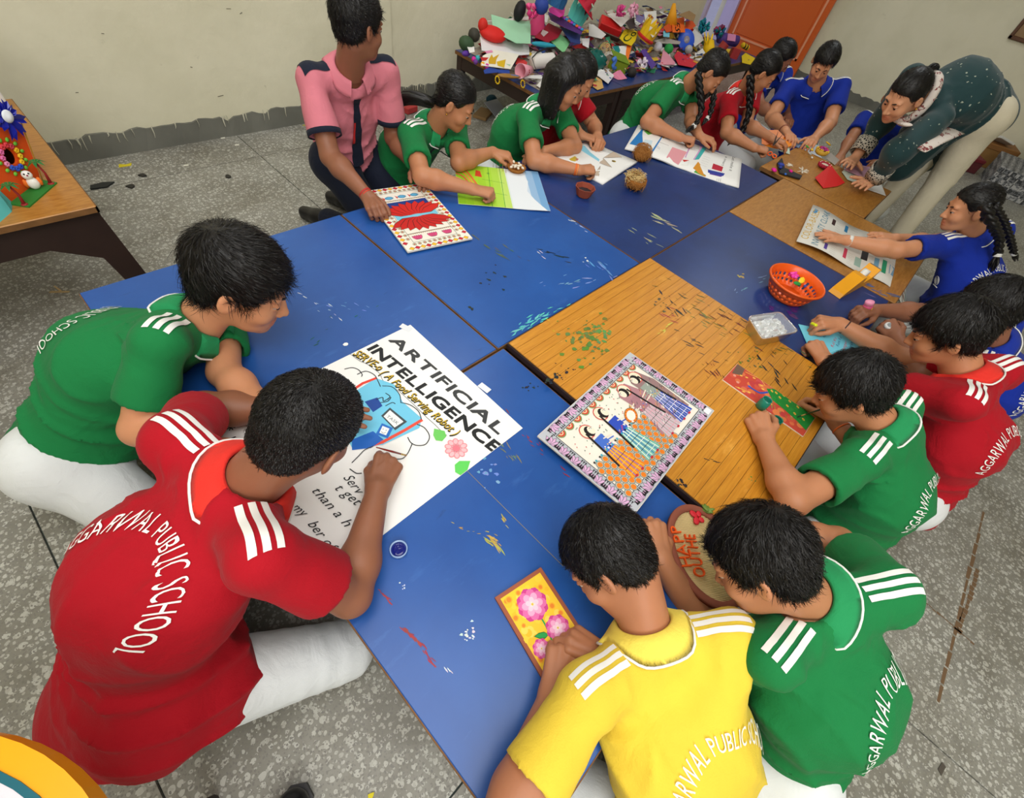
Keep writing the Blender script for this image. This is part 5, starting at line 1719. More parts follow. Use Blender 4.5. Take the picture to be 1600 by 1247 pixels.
for u in (.2, .5, .8):
    S.disc((xx(u), yy(.90)), iw * .10, (90, 170, 212), 12, ry=ih * .035); S.poly([(xx(u + .08), yy(.90)), (xx(u + .15), yy(.94)), (xx(u + .15), yy(.86))], (240, 240, 236)); S.poly([(xx(u - .09), yy(.90)), (xx(u - .15), yy(.935)), (xx(u - .13), yy(.865))], (206, 60, 50))
    S.line([(xx(u - .1), yy(.90)), (xx(u), yy(.936)), (xx(u + .1), yy(.90)), (xx(u), yy(.864)), (xx(u - .1), yy(.90))], .0012, BK)
for u in (.16, .5, .84):
    for k in (-2, -1, 0, 1, 2):
        c = np.array([xx(u) + k * iw * .035, yy(.075)]); S.disc(c, iw * .032, BK, 8, ry=ih * .042, rot=-k * .2); S.layer += 1; S.disc(c, iw * .026, (222, 74, 130), 8, ry=ih * .036, rot=-k * .2); S.layer -= 1
for v in (.835, .155):
    S.line([(xx(0), yy(v)), (xx(1), yy(v))], .003, (70, 60, 30))
    for k in range(22): S.line([(xx((k + .5) / 22), yy(v)), (xx((k + .5) / 22), yy(v - .018))], .0018, (176, 120, 40))
S.layer = 8
def big_lotus(cy, sg, colr):
    n = 9
    for k in list(range(n)):
        t = (k - (n - 1) / 2) / ((n - 1) / 2)
        a = math.pi / 2 - t * 1.0
        L_ = ih * (.25 + .03 * (1 - abs(t))) * (1 + .12 * abs(t))
        d = np.array([math.cos(a) * 1.35, math.sin(a) * sg]); q = nrm(np.array([-d[1], d[0]]))
        o = np.array([xx(.5) + t * iw * .10, cy])
        for sc_, col in ((1.0, (30, 10, 10)), (.88, colr)):
            S.poly([o, o + d * L_ * .35 + q * L_ * .20 * sc_, o + d * L_ * .75 + q * L_ * .17 * sc_, o + d * L_ * (.9 + .1 * sc_), o + d * L_ * .75 - q * L_ * .18 * sc_, o + d * L_ * .35 - q * L_ * .22 * sc_], col); S.layer += 1
        S.layer -= 1
big_lotus(yy(.50), 1, (206, 34, 28))
S.layer += 2
big_lotus(yy(.46), -1, (196, 30, 26))
S.done()

# ---- green landscape sheet under the ponytail girl's hand
S = Sheet([(712, 315), (853, 334), (846, 268), (714, 259)], .3835, 'landscape_sheet', 'watercolour sheet of green fields and pale sky under a hand', 'drawing', M_PAPER, .0006, zf=lambda u, v: .010 * max(0, u - .75) * 4 * .5 + .006 * (u * (1 - u)), nu=14, nv=6)
W_, H_ = S.w, S.h
for k in range(12):
    u0, u1 = k / 12, (k + 1) / 12
    col = [(150, 208, 38), (158, 212, 40), (170, 216, 46), (164, 212, 48), (172, 218, 60), (178, 220, 76), (196, 226, 110), (222, 232, 232), (216, 228, 238), (206, 222, 238), (150, 186, 222), (118, 168, 214)][k]
    S.poly([(W_ * u0, 0), (W_ * u1, 0), (W_ * u1, H_), (W_ * u0, H_)], col)
S.lay()
S.poly([(W_ * .60, 0), (W_ * .97, 0), (W_ * .86, H_ * .25), (W_ * .80, H_ * .45), (W_ * .84, H_ * .7), (W_ * .80, H_), (W_ * .60, H_)], (232, 238, 244))
for k in range(5):
    S.curve([(0, H_ * (.95 - .1 * k)), (W_ * (.12 - .012 * k), H_ * (.85 - .1 * k)), (W_ * (.24 - .03 * k), H_ * (.45 - .05 * k))], .010, [(226, 120, 60), (232, 150, 70), (214, 110, 66), (240, 190, 90), (220, 130, 70)][k], px=False)
S.lay()
for u in (.36, .50): S.line([(W_ * u, 0), (W_ * (u + .03), H_)], .0022, (40, 150, 50))
for v in (.35, .65): S.line([(W_ * .3, H_ * v), (W_ * .55, H_ * (v - .05))], .0018, (40, 150, 50))
S.poly([(W_ * .22, H_ * .72), (W_ * .30, H_ * .70), (W_ * .29, H_ * .86), (W_ * .24, H_ * .88)], (214, 70, 40))
for a in range(3): S.line([(W_ * .38 - .008 * math.cos(a), H_ * .82 - .008 * math.sin(a)), (W_ * .38 + .008 * math.cos(a), H_ * .82 + .008 * math.sin(a))], .0018, (40, 120, 60))
S.done()

# ---- yellow flower board
S = Sheet([(868, 1078), (942, 1022), (839, 888), (767, 940)], .386, 'flower_board', 'yellow board with three pink roses and a brown edge', 'painting', plain('terracotta_edge', (150, 84, 56), 0.6), .006)
W_, H_ = S.w, S.h
S.rect(.001, .001, W_ - .001, H_ - .001, (158, 86, 58))
S.lay(); S.rect(.008, .008, W_ - .008, H_ - .008, (246, 200, 48)); S.lay()
rg = random.Random(9)
for i in range(60):
    S.disc((rg.uniform(.014, W_ - .014), rg.uniform(.014, H_ - .014)), rg.uniform(.004, .009), rg.choice([(248, 206, 60), (244, 190, 40), (250, 214, 90)]), 9)
S.lay()
for i in range(22):
    c = (rg.uniform(.014, W_ - .014), rg.uniform(.014, H_ - .014)); r = rg.uniform(.003, .005)
    S.disc(c, r * 1.5, (244, 176, 44), 9); S.layer += 1; S.disc(c, r, (234, 134, 40), 9); S.layer -= 1
S.layer = 6
GR = (34, 160, 74)
fl_ = [((W_ * .50, H_ * .74), .031), ((W_ * .66, H_ * .42), .024), ((W_ * .24, H_ * .36), .017)]
S.curve([(W_ * .50, H_ * .70), (W_ * .50, H_ * .5), (W_ * .44, H_ * .3), (W_ * .42, H_ * .06)], .0032, GR, px=False)
S.curve([(W_ * .66, H_ * .40), (W_ * .60, H_ * .25), (W_ * .56, H_ * .06)], .0028, GR, px=False)
S.curve([(W_ * .25, H_ * .34), (W_ * .30, H_ * .2), (W_ * .40, H_ * .06)], .0028, GR, px=False)
def leaf(c, a, L_, col=GR):
    d = np.array([math.cos(a), math.sin(a)]); q = np.array([-d[1], d[0]]); c = np.asarray(c, float)
    S.poly([c, c + d * L_ * .3 + q * L_ * .2, c + d * L_ * .65 + q * L_ * .17, c + d * L_, c + d * L_ * .65 - q * L_ * .17, c + d * L_ * .3 - q * L_ * .2], (20, 110, 50)); S.layer += 1
    S.poly([c, c + d * L_ * .3 + q * L_ * .15, c + d * L_ * .65 + q * L_ * .12, c + d * L_ * .92, c + d * L_ * .65 - q * L_ * .12, c + d * L_ * .3 - q * L_ * .15], col); S.layer -= 1
for c, a, L_ in (((W_ * .5, H_ * .66), 2.8, .026), ((W_ * .52, H_ * .66), .3, .028), ((W_ * .5, H_ * .58), .9, .028), ((W_ * .47, H_ * .42), 2.7, .03), ((W_ * .66, H_ * .36), -.3, .024), ((W_ * .62, H_ * .3), 3.6, .026), ((W_ * .58, H_ * .16), .8, .03), ((W_ * .44, H_ * .2), 2.6, .022), ((W_ * .27, H_ * .3), -1.0, .02), ((W_ * .42, H_ * .12), 3.4, .024)): leaf(c, a, L_)
S.layer = 9
for (c, r) in fl_:
    c = np.array(c)
    for lay_, (rr, n, colr, off) in enumerate(((1.0, 8, (206, 62, 140), .62), (.86, 8, (226, 110, 172), .58), (.66, 6, (240, 170, 206), .44), (.45, 5, (246, 206, 224), .26), (.2, 3, (250, 226, 214), .1))):
        for k in range(n):
            t = k * 2 * math.pi / n + lay_ * .4
            S.disc(c + np.array([math.cos(t), math.sin(t)]) * r * off, r * .42 * rr, colr, 9, ry=r * .36 * rr, rot=t)
        S.layer += 1
    S.disc(c, r * .08, (226, 190, 60), 6); S.layer = 9
S.done()

# ---- peacock panel
Z = zoomer(1130, 460, 5.194)
S = Sheet(Z((0, 712), (655, 1140), (745, 1010), (110, 545)), .4035, 'peacock_panel', 'red and orange painted panel with a peacock on the planked table', 'painting', M_BOARD, .004)
W_, H_ = S.w, S.h
S.rect(.0006, .0006, W_ - .0006, H_ - .0006, (196, 70, 52))
S.lay()
rg = random.Random(3)
for i in range(50):
    S.disc((rg.uniform(.01, W_ * .95), rg.uniform(.01, H_ - .01)), rg.uniform(.006, .014), rg.choice([(206, 84, 60), (214, 110, 66), (190, 60, 62), (200, 76, 78), (222, 124, 70)]), 10)
S.lay()
for i in range(9):
    S.disc((rg.uniform(.01, W_ * .9), rg.uniform(.01, H_ - .01)), .005, (222, 150, 130), 9)
S.poly(Z((350, 765), (420, 755), (520, 800), (700, 905), (745, 1005), (670, 1105), (600, 1030), (500, 940), (400, 860)), (28, 134, 50), True)
S.poly(Z((110, 545), (180, 600), (150, 660), (70, 640)), (110, 84, 70), True)
S.lay()
for i in range(80):
    a = np.array(Z((rg.uniform(380, 700), rg.uniform(770, 1060)))[0]); b = np.array(Z((395, 800))[0]); d = nrm(a - b)
    pu = S.uv(*a)
    if i < 60: S.line([S.uv(*(a - d * 2)), S.uv(*(a + d * 3))], .0012, (60, 172, 70))
for q in ((395, 785), (460, 838), (490, 820), (520, 905), (540, 868), (555, 838), (605, 915), (580, 968), (635, 880), (650, 1015), (430, 800)):
    c = S.uv(*Z(q)[0]); S.disc(c, .0052, (236, 206, 70), 10, ry=.0034, rot=-.6); S.layer += 1; S.disc(c, .0030, (206, 90, 50), 8, ry=.0018, rot=-.6); S.layer -= 1
S.curve(Z((205, 745), (250, 775), (300, 800), (360, 795)), .0062, (40, 80, 176)); S.disc(Z((212, 748))[0], .0042, (40, 90, 190), 10, True)
for pts in ([(180, 630), (240, 660), (300, 690), (340, 740)], [(100, 750), (160, 775), (210, 800)], [(350, 920), (380, 880), (370, 860)]):
    S.curve(Z(*pts), .0020, (236, 190, 80))
for q in ((145, 660), (190, 675), (250, 680), (310, 740), (320, 770), (125, 760), (165, 790), (210, 795), (385, 890), (350, 920)):
    S.disc(Z(q)[0], .0050, (238, 190, 84), 8, True, ry=.0028, rot=.4)
S.done()

# ---- scrapbook spread under the braided girl in green
Z = zoomer(860, 180, 4.2105)
S = Sheet(Z((485, 195), (1218, 488), (1280, 278), (585, 82)), .388, 'scrapbook', 'open scrapbook with blue, pink and purple patches near coconut shells', 'book', M_PAPER, .004, zf=lambda u, v: .010 * math.exp(-((u - .46) / .05) ** 2) * -.4 + .006 * math.sin(u * 6.3), nu=24, nv=4)
def P4(*p): return Z(*p)
S.poly(P4((520, 190), (600, 95), (735, 150), (660, 270), (600, 215)), (30, 124, 196), True)
S.lay()
S.poly(P4((590, 200), (620, 165), (670, 175), (655, 225)), (206, 226, 236), True)
S.poly(P4((615, 110), (650, 100), (690, 125), (640, 135)), (96, 180, 70), True); S.poly(P4((690, 130), (760, 150), (740, 160)), (222, 150, 50), True)
S.poly(P4((760, 285), (800, 215), (900, 240), (845, 325)), (232, 160, 170), True)
S.poly(P4((885, 275), (930, 160), (1010, 190), (950, 290)), (206, 160, 206), True)
S.poly(P4((950, 290), (1010, 182), (1035, 190), (980, 285)), (60, 180, 180), True)
S.poly(P4((865, 280), (920, 300), (905, 330), (860, 325)), (236, 236, 230), True); S.poly(P4((865, 282), (915, 295), (880, 305)), (206, 44, 40), True)
S.poly(P4((940, 345), (975, 300), (990, 320), (955, 365), (1030, 390), (1020, 402)), (222, 150, 40), True); S.poly(P4((960, 355), (1025, 385), (1015, 400), (945, 370)), (80, 170, 70), True)
S.poly(P4((1065, 345), (1075, 310), (1140, 335), (1130, 365)), (190, 34, 60), True); S.poly(P4((1040, 350), (1150, 378), (1140, 395), (1040, 370)), (40, 60, 160), True); S.poly(P4((1055, 365), (1140, 390), (1125, 400), (1050, 380)), (90, 60, 160), True)
S.lay()
S.line(P4((715, 185), (770, 205), (830, 225)), .003, (96, 70, 70), True); S.line(P4((1035, 215), (1075, 235), (1110, 250)), .003, (120, 120, 100), True); S.disc(P4((1040, 208))[0], .006, (80, 50, 140), 8, True)
for k in range(5): S.line(P4((1010 - 6 * k, 262 + 14 * k), (1055 - 6 * k, 276 + 14 * k)), .0014, (150, 150, 160), True)
for k in range(4): S.line(P4((930, 185 + 12 * k), (970, 195 + 12 * k)), .0012, (120, 90, 130), True)
for k, (a, b) in enumerate((((690, 205), (720, 225)), ((690, 215), (715, 232)))): S.line(P4(a, b), .002, (80, 110, 160), True)
S.text('Let make it', P4((1200, 268))[0], P4((1178, 362))[0], .016, (36, 36, 40), shear=.2); S.text('a smart', P4((1155, 265))[0], P4((1128, 325))[0], .014, (36, 36, 40), shear=.2)
for k in range(3): S.line(P4((1100 + 12 * k, 410), (1095 + 12 * k, 440)), .0014, (80, 80, 90), True)
S.done()
m = MB()
for k in range(4):
    a = [S.to3(S.w * u, -.001 + .0015 * k, -.0045 - .0012 * k) for u in np.linspace(.0, 1, 10)]
    b = [S.to3(S.w * u, .04, -.0045 - .0012 * k) for u in np.linspace(.0, 1, 10)]
    n = len(m.v); m.v += [tuple(p) for p in a + b]
    for i in range(9): m.f.append((n + i, n + i + 1, n + 11 + i, n + 10 + i)); m.c.append((1, 1, 1))
m.build('page_edges', M_PAPER, S.ob, S.base)

# ---- drawing book in front of the loose-haired girl
S = Sheet(Z((35, 290), (365, 445), (555, 308), (250, 150)), .392, 'drawing_book', 'thick drawing book with pyramids and a yellow sun', 'book', M_PAPER, .010, zf=lambda u, v: .004 * math.sin(u * 5 + v * 3), nu=12, nv=6)
S.poly(Z((180, 195), (225, 205), (265, 245), (330, 290), (320, 300), (255, 265), (200, 235)), (140, 206, 228), True)
for q in ([(350, 275), (420, 235), (470, 278)], [(325, 310), (350, 278), (405, 340)], [(285, 390), (330, 330), (320, 395)]): S.poly(Z(*q), (196, 178, 160), True); S.line(Z(*q, q[0]), .0018, (110, 96, 86), True)
S.lay()
S.disc(Z((418, 300))[0], .011, (120, 96, 30), 12, True); S.lay(); S.disc(Z((418, 300))[0], .0085, (236, 206, 40), 12, True)
S.poly(Z((120, 295), (160, 275), (185, 295), (160, 310), (135, 305)), (206, 180, 60), True); S.poly(Z((160, 292), (185, 290), (175, 306)), (200, 120, 110), True)
S.line(Z((350, 275), (400, 245), (330, 225)), .0012, (120, 120, 120), True)
S.done()

# ---- newspaper-like project sheet over the tan table, sagging off its end
Z = zoomer(1140, 300, 4.7059)
def sag(u, v):
    t = max(0.0, u - .60) / .40
    return -.11 * t * t + .010 * math.sin(u * 9 + v) * (1 - .5 * t) + .006
S = Sheet([(1249, 380), (1436, 468), (1456, 404), (1262, 323)], .386, 'project_sheet', 'newspaper-like project sheet held down by the girl with two braids', 'poster', M_NEWS, .0008, zf=sag, nu=26, nv=5)
W_, H_ = S.w, S.h
S.text('COLOR-BASED', (W_ * .07, H_ * .10), (W_ * .075, H_ * .90), W_ * .055, (206, 166, 40), px=False)
S.text('INVISIBILITY CLOAK', (W_ * .155, H_ * .04), (W_ * .16, H_ * .98), W_ * .055, (36, 120, 150), px=False)
S.poly([(W_ * .02, H_ * .80), (W_ * .05, H_ * .78), (W_ * .06, H_ * .9), (W_ * .03, H_ * .92)], (60, 140, 190))
rg = random.Random(21)
for i, (u, v, col, w, h) in enumerate(((.20, .72, (60, 34, 34), .03, .16), (.24, .40, (40, 150, 120), .02, .10), (.20, .06, (90, 70, 160), .025, .14), (.32, .74, (40, 120, 170), .028, .18), (.30, .46, (190, 200, 90), .03, .1), (.36, .12, (200, 60, 90), .028, .24), (.46, .10, (150, 180, 170), .05, .2),
                                       (.50, .30, (36, 36, 40), .05, .26), (.60, .22, (110, 160, 190), .035, .22), (.57, .62, (190, 150, 60), .035, .14), (.66, .18, (40, 150, 110), .035, .28), (.72, .24, (120, 160, 190), .05, .2), (.66, .55, (170, 196, 180), .06, .16), (.80, .50, (150, 160, 160), .05, .4), (.90, .06, (44, 34, 34), .075, .42), (.965, .06, (90, 150, 150), .02, .42))):
    S.rect(W_ * u, H_ * v, W_ * (u + w), H_ * (v + h), col)
for u0, u1, v0, v1 in ((.24, .29, .52, .95), (.25, .31, .05, .36), (.37, .44, .50, .95), (.40, .45, .06, .34), (.47, .52, .62, .96), (.56, .60, .05, .5), (.62, .66, .55, .95), (.74, .78, .48, .95), (.84, .88, .06, .46), (.86, .96, .55, .95)):
    for k in range(7):
        v = v0 + (v1 - v0) * k / 7
        S.line([(W_ * u0, H_ * v), (W_ * (u0 + (u1 - u0) * rg.uniform(.6, 1)), H_ * v)], .0013, (150, 150, 152))
S.lay()
S.disc((W_ * .925, H_ * .22), .014, (150, 96, 70), 10); S.disc((W_ * .93, H_ * .38), .012, (130, 80, 60), 10)
S.done()

# ---- blue card under the red-shirted boy's hands
S = Sheet(Z((560, 1205), (985, 1215), (960, 1100), (540, 945)), .3835, 'blue_card', 'light blue card with handwritten verses under clay-covered hands', 'card', plain('sky_card', (112, 200, 222), 0.6), .0012)
for k, (a, b, t, col) in enumerate((((700, 1075), (720, 1030), 'Hall Ski', (40, 70, 130)), ((760, 1145), (790, 1075), 'Kal Kt', (200, 40, 70)), ((800, 1140), (825, 1070), 'Rumi Ke', (40, 70, 130)), ((840, 1180), (865, 1100), 'Hunger', (200, 40, 70)), ((890, 1190), (905, 1105), 'Humja', (40, 70, 130)))):
    S.text(t, Z(a)[0], Z(b)[0], .010, col, shear=.15)
S.poly(Z((765, 1190), (790, 1180), (830, 1220), (800, 1215)), (220, 60, 60), True); S.poly(Z((790, 1180), (835, 1215), (820, 1218)), (60, 160, 80), True)
S.done()

# ------------------------------------------------------------------ small things on the tables
def thing(name, base, label, cat, group=None):
    return empty(name, base, label, cat, group)

def single(mb, name, mat, base, label, cat, smooth=False, group=None, ink=False):
    o = mb.build(name, mat, None, base, smooth, ink)
    return tag(o, label, cat, group)

def blob_outline(rg, n, r, jag=.35):
    return [(r * (1 + rg.uniform(-jag, jag)) * math.cos(t), r * (1 + rg.uniform(-jag, jag)) * math.sin(t)) for t in np.linspace(0, 2 * math.pi, n, False)]

# paint cap with blue paint
b0 = at(623, 860, .381)
t = thing('paint_dish', b0, 'small jar cap holding dark blue paint beside the poster', 'paint dish')
m = MB(); m.sm = True; m.lathe([(.0150, 0), (.0172, .001), (.0176, .010), (.0160, .0105), (.0152, .006), (.0, .0055)], b0, 24); m.build('cap', plain('pale_blue_cap', (150, 176, 214), 0.3), t, b0)
m = MB(); m.sm = True; m.lathe([(.0149, .0055), (.0148, .0075), (.009, .0078), (.0, .0070)], b0, 24); m.build('paint', plain('wet_blue_paint', (16, 26, 110), 0.08, 0.6, 0.6, 90), t, b0)

# scraps of white on the blue table
rg = random.Random(4)
for (px, py, r, lab) in ((541, 538, .007, 'white paper scrap above the poster top edge'), (338, 592, .004, 'tiny white paper scrap by the left boy\'s elbow')):
    p = at(px, py, .3805); m = MB(); m.prism(blob_outline(rg, 7, r), 0, .001, o=p); single(m, 'paper_scrap', M_PAPER, p, lab, 'paper scrap')

# brushes
def brush(a, b, col, tip, label):
    a = np.array(a); b = np.array(b); d = nrm(b - a); L = np.linalg.norm(b - a)
    t = thing('paintbrush', b, label, 'paintbrush')
    m = MB(); m.sm = True; m.tube([a, a + d * L * .5, a + d * L * .78], [.0012, .0024, .0020], 8); m.build('handle', plain('brush_lacquer', col, 0.25), t, b)
    m = MB(); m.sm = True; m.tube([a + d * L * .78, a + d * L * .90], .0021, 8); m.build('ferrule', plain('brass_ferrule', (190, 160, 96), 0.3, 0.5, metal=0.8), t, b)
    m = MB(); m.sm = True; m.tube([a + d * L * .90, a + d * L * .95, b], [.0019, .0021, .0003], 8); m.build('bristles', plain('bristle', tip, 0.5), t, b)
brush(at(588, 699, .47), at(636, 712, .395), (120, 30, 24), (150, 110, 60), 'thin red-handled paintbrush in the red-shirted boy\'s hand')
brush(at(1312, 630, .475), at(1245, 652, .405), (40, 60, 30), (20, 60, 40), 'dark green paintbrush touching the peacock tail')

# green paint jar and cap
b0 = at(1188, 636, .401)
t = thing('paint_jar', b0, 'small open jar of teal green paint held by the left hand', 'paint jar')
m = MB(); m.sm = True; m.lathe([(.0135, 0), (.0155, .002), (.0155, .026), (.0135, .030), (.0135, .036), (.0118, .036), (.0118, .030), (0, .028)], b0, 20); m.build('jar', plain('teal_smeared_plastic', (28, 132, 112), 0.25, 0.5), t, b0)
m = MB(); m.sm = True; m.lathe([(.0116, .029), (.0114, .0345), (.006, .0352), (0, .0340)], b0, 20); m.build('paint', plain('wet_green_paint', (4, 96, 78), 0.08, 0.6, 0.6, 90), t, b0)
b0 = at(1213, 658, .4)
t = thing('paint_dish', b0, 'jar cap filled with dark green paint beside the peacock panel', 'paint dish')
m = MB(); m.sm = True; m.lathe([(.0125, 0), (.0145, .001), (.0148, .009), (.0135, .0095), (.0128, .006), (0, .0055)], b0, 20); m.build('cap', plain('green_cap', (16, 110, 88), 0.3), t, b0)
m = MB(); m.sm = True; m.lathe([(.0124, .0055), (.0122, .0078), (0, .0072)], b0, 20); m.build('paint', bpy.data.materials['wet_green_paint'], t, b0)

# orange perforated basket
zr = .452
c0, c1 = at(1205, 428, zr), at(1288, 447, zr)
R1 = np.linalg.norm(c1 - c0) / 2 * .97
bc = (c0 + c1) / 2; bc[2] = .381
t = thing('plastic_basket', bc, 'orange perforated plastic basket with clay scraps', 'basket')
n = 56
prof = [(.0, .004), (R1 * .62, .004), (R1 * .66, .0), (R1 * .70, .006), (R1 * .76, .016), (R1 * .80, .024), (R1 * .84, .033), (R1 * .88, .043), (R1 * .93, .055), (R1 * .97, .068), (R1, .071), (R1 * 1.03, .069), (R1 * 1.035, .064)]
V, F = [], []
for r, z in prof:
    for k in range(n):
        a = 2 * math.pi * k / n; V.append(bc + (r * math.cos(a), r * math.sin(a), z))
for i in range(len(prof) - 1):
    for k in range(n):
        if i in (4, 6) and k % 2 == 0: continue
        F.append((i * n + k, i * n + (k + 1) % n, (i + 1) * n + (k + 1) % n, (i + 1) * n + k))
bo = mesh_obj('basket_wall', V, F, plain('orange_plastic', (232, 92, 20), 0.32, 0.5, 0, 60, 0.03), t, bc, True)
md = bo.modifiers.new('thick', 'SOLIDIFY'); md.thickness = .0022; md.offset = 0
def petal_ball(p, r, cols, n=9, rr=.55):
    m = MB(); g_ = random.Random(int(p[0] * 9999))
    for k in range(n):
        a = k * 2.4; q = p + np.array([math.cos(a) * r * .5, math.sin(a) * r * .5, r * (.15 + .5 * (1 - k / n))])
        m.ball(q, (r * rr, r * rr * .8, r * .28), 8, euler(g_.uniform(-.8, .8), g_.uniform(-.8, .8), a), lin(cols[k % len(cols)]))
    return m
p = at(1238, 432, .415); m = petal_ball(p, .020, [(226, 60, 170), (236, 90, 190)]); single(m, 'clay_rose', M_INK, p, 'magenta clay rose inside the orange basket', 'clay flower', True, None, True)
p = at(1246, 443, .418); m = MB(); m.ball(p, (.024, .010, .004), 10, euler(.3, .2, -.5)); single(m, 'clay_leaf', plain('green_clay', (30, 150, 70), 0.6), p, 'green clay leaf inside the orange basket', 'clay leaf', True)
p = at(1253, 438, .422); m = MB(); m.ball(p, (.018, .012, .004), 10, euler(.5, -.3, -.2)); single(m, 'clay_petal', plain('yellow_clay', (240, 214, 50), 0.6), p, 'yellow clay petal inside the orange basket', 'clay petal', True)
p = at(1258, 447, .412); m = MB(); m.ball(p, (.008, .006, .005), 8); single(m, 'clay_bit', plain('blue_clay', (60, 80, 170), 0.6), p, 'blue clay bit inside the orange basket', 'clay bit', True)

# tape dispenser
a0, a1 = at(1303, 461, .381), at(1349, 436, .381)
d = nrm((a1 - a0) * (1, 1, 0)); L = np.linalg.norm(a1 - a0); sd = np.cross([0, 0, 1.0], d)
t = thing('tape_dispenser', (a0 + a1) / 2, 'yellow desktop tape dispenser', 'tape dispenser')
Mx = np.array([d, [0, 0, 1.0], -sd]).T
M_YEL = plain('yellow_plastic', (238, 164, 20), 0.35, 0.5)
pr = [(0, 0), (L, 0), (L * .98, .016), (L * 1.04, .062), (L * .97, .066), (L * .86, .036), (L * .60, .030), (L * .52, .064), (L * .40, .066), (L * .04, .016)]
m = MB(); m.prism(pr, -.026, .026, M=Mx, o=a0); m.build('body', M_YEL, t, (a0 + a1) / 2)
rc = a0 + d * L * .69 + np.array([0, 0, .046])
m = MB(); m.sm = True; m.lathe([(.012, -.012), (.024, -.012), (.024, .012), (.012, .012)], rc, 20, Mx); m.build('tape_roll', plain('white_tape', (232, 232, 226), 0.35), t, (a0 + a1) / 2)
m = MB(); m.box(a0 + d * L * .99 + np.array([0, 0, .065]), (.006, .044, .004), np.array([d, sd, [0, 0, 1.0]]).T); m.build('cutter', plain('steel', (170, 172, 176), 0.3, 0.5, metal=0.9), t, (a0 + a1) / 2)

# translucent food box with plastic bags
zt = .445
cr = [at(*q, zt) for q in ((1169, 494), (1220, 487), (1248, 518), (1192, 530))]
bc = sum(cr) / 4; bc[2] = .400
t = thing('plastic_box', bc, 'clear plastic box stuffed with cellophane on the table joint', 'plastic box')
mc, nt, b = new_mat('clear_polypropylene')
b.inputs['Base Color'].default_value = (.93, .95, .97, 1); b.inputs['Roughness'].default_value = .25; b.inputs['Transmission Weight'].default_value = .85; b.inputs['IOR'].default_value = 1.25
V, F = [], []
cen = sum(cr) / 4
def ring(sc, z, rad=.18, k=5):
    out = []
    for i in range(4):
        p, pv, nx_ = cr[i], cr[i - 1], cr[(i + 1) % 4]
        for j in range(k):
            u = j / (k - 1)
            q = p + (pv - p) * rad * (1 - u) ** 2 * .8 + (nx_ - p) * rad * u ** 2 * .8
            q = cen + (q - cen) * sc; q = np.array([q[0], q[1], z]); out.append(q)
    return out
rows = [ring(.80, .401), ring(.86, .402), ring(.97, .440), ring(1.02, .4405), ring(1.02, .4455), ring(.965, .4455), ring(.94, .438), ring(.83, .4045), ring(.78, .4040)]
for r in rows: V += r
nn = len(rows[0])
for i in range(len(rows) - 1):
    for k in range(nn): F.append((i * nn + k, i * nn + (k + 1) % nn, (i + 1) * nn + (k + 1) % nn, (i + 1) * nn + k))
F += [tuple(range(nn))[::-1], tuple((len(rows) - 1) * nn + k for k in range(nn))]
mesh_obj('box_wall', V, F, mc, t, bc, True)
mf, nt, b = new_mat('cellophane')
b.inputs['Base Color'].default_value = (.86, .90, .92, 1); b.inputs['Roughness'].default_value = .12; b.inputs['Transmission Weight'].default_value = .45; b.inputs['Specular IOR Level'].default_value = .9
rgn = np.random.default_rng(3)
ex_ = nrm((cr[1] - cr[0]) * (1, 1, 0)); ey_ = nrm((cr[3] - cr[0]) * (1, 1, 0))
lw, lh = np.linalg.norm(cr[1] - cr[0]), np.linalg.norm(cr[3] - cr[0])
def crumple(o, ex, ey, w, h, z0, amp, n=16, seed=1):
    g_ = np.random.default_rng(seed); V, F = [], []
    zz = g_.uniform(-1, 1, (n + 1, n + 1)) * amp
    for j in range(n + 1):
        for i in range(n + 1):
            u, v = i / n - .5, j / n - .5
            e = 1 - 1.2 * (abs(u) ** 3 + abs(v) ** 3) * 4
            V.append(np.array([o[0], o[1], z0]) + ex * w * u + ey * h * v + np.array([g_.uniform(-.002, .002), g_.uniform(-.002, .002), zz[j, i] + .012 * e]))
    for j in range(n):
        for i in range(n):
            a = j * (n + 1) + i; F += [(a, a + 1, a + n + 2), (a, a + n + 2, a + n + 1)]
    return V, F
V, F = crumple(cen, ex_, ey_, lw * .80, lh * .72, .424, .006, 16, 3)
ob = mesh_obj('cellophane_bag', V, F, mf, None, bc, False); tag(ob, 'crumpled clear cellophane inside the plastic box', 'cellophane')
for (u, v, s_, col, lab) in ((-.36, -.05, (.018, .040, .006), (236, 190, 176), 'pale pink foam strip inside the clear box'), (-.05, -.28, (.022, .010, .006), (238, 206, 50), 'yellow clay strip inside the clear box'), (.18, -.26, (.026, .010, .006), (206, 84, 60), 'red clay strip inside the clear box')):
    p = cen + ex_ * lw * u + ey_ * lh * v; p[2] = .411
    m = MB(); m.bevel_box(p, s_, .002, np.array([ex_, np.cross([0, 0, 1.0], ex_), [0, 0, 1.0]]).T); single(m, 'clay_strip', plain('clay_strip_mat', col, 0.6), p, lab, 'clay strip')

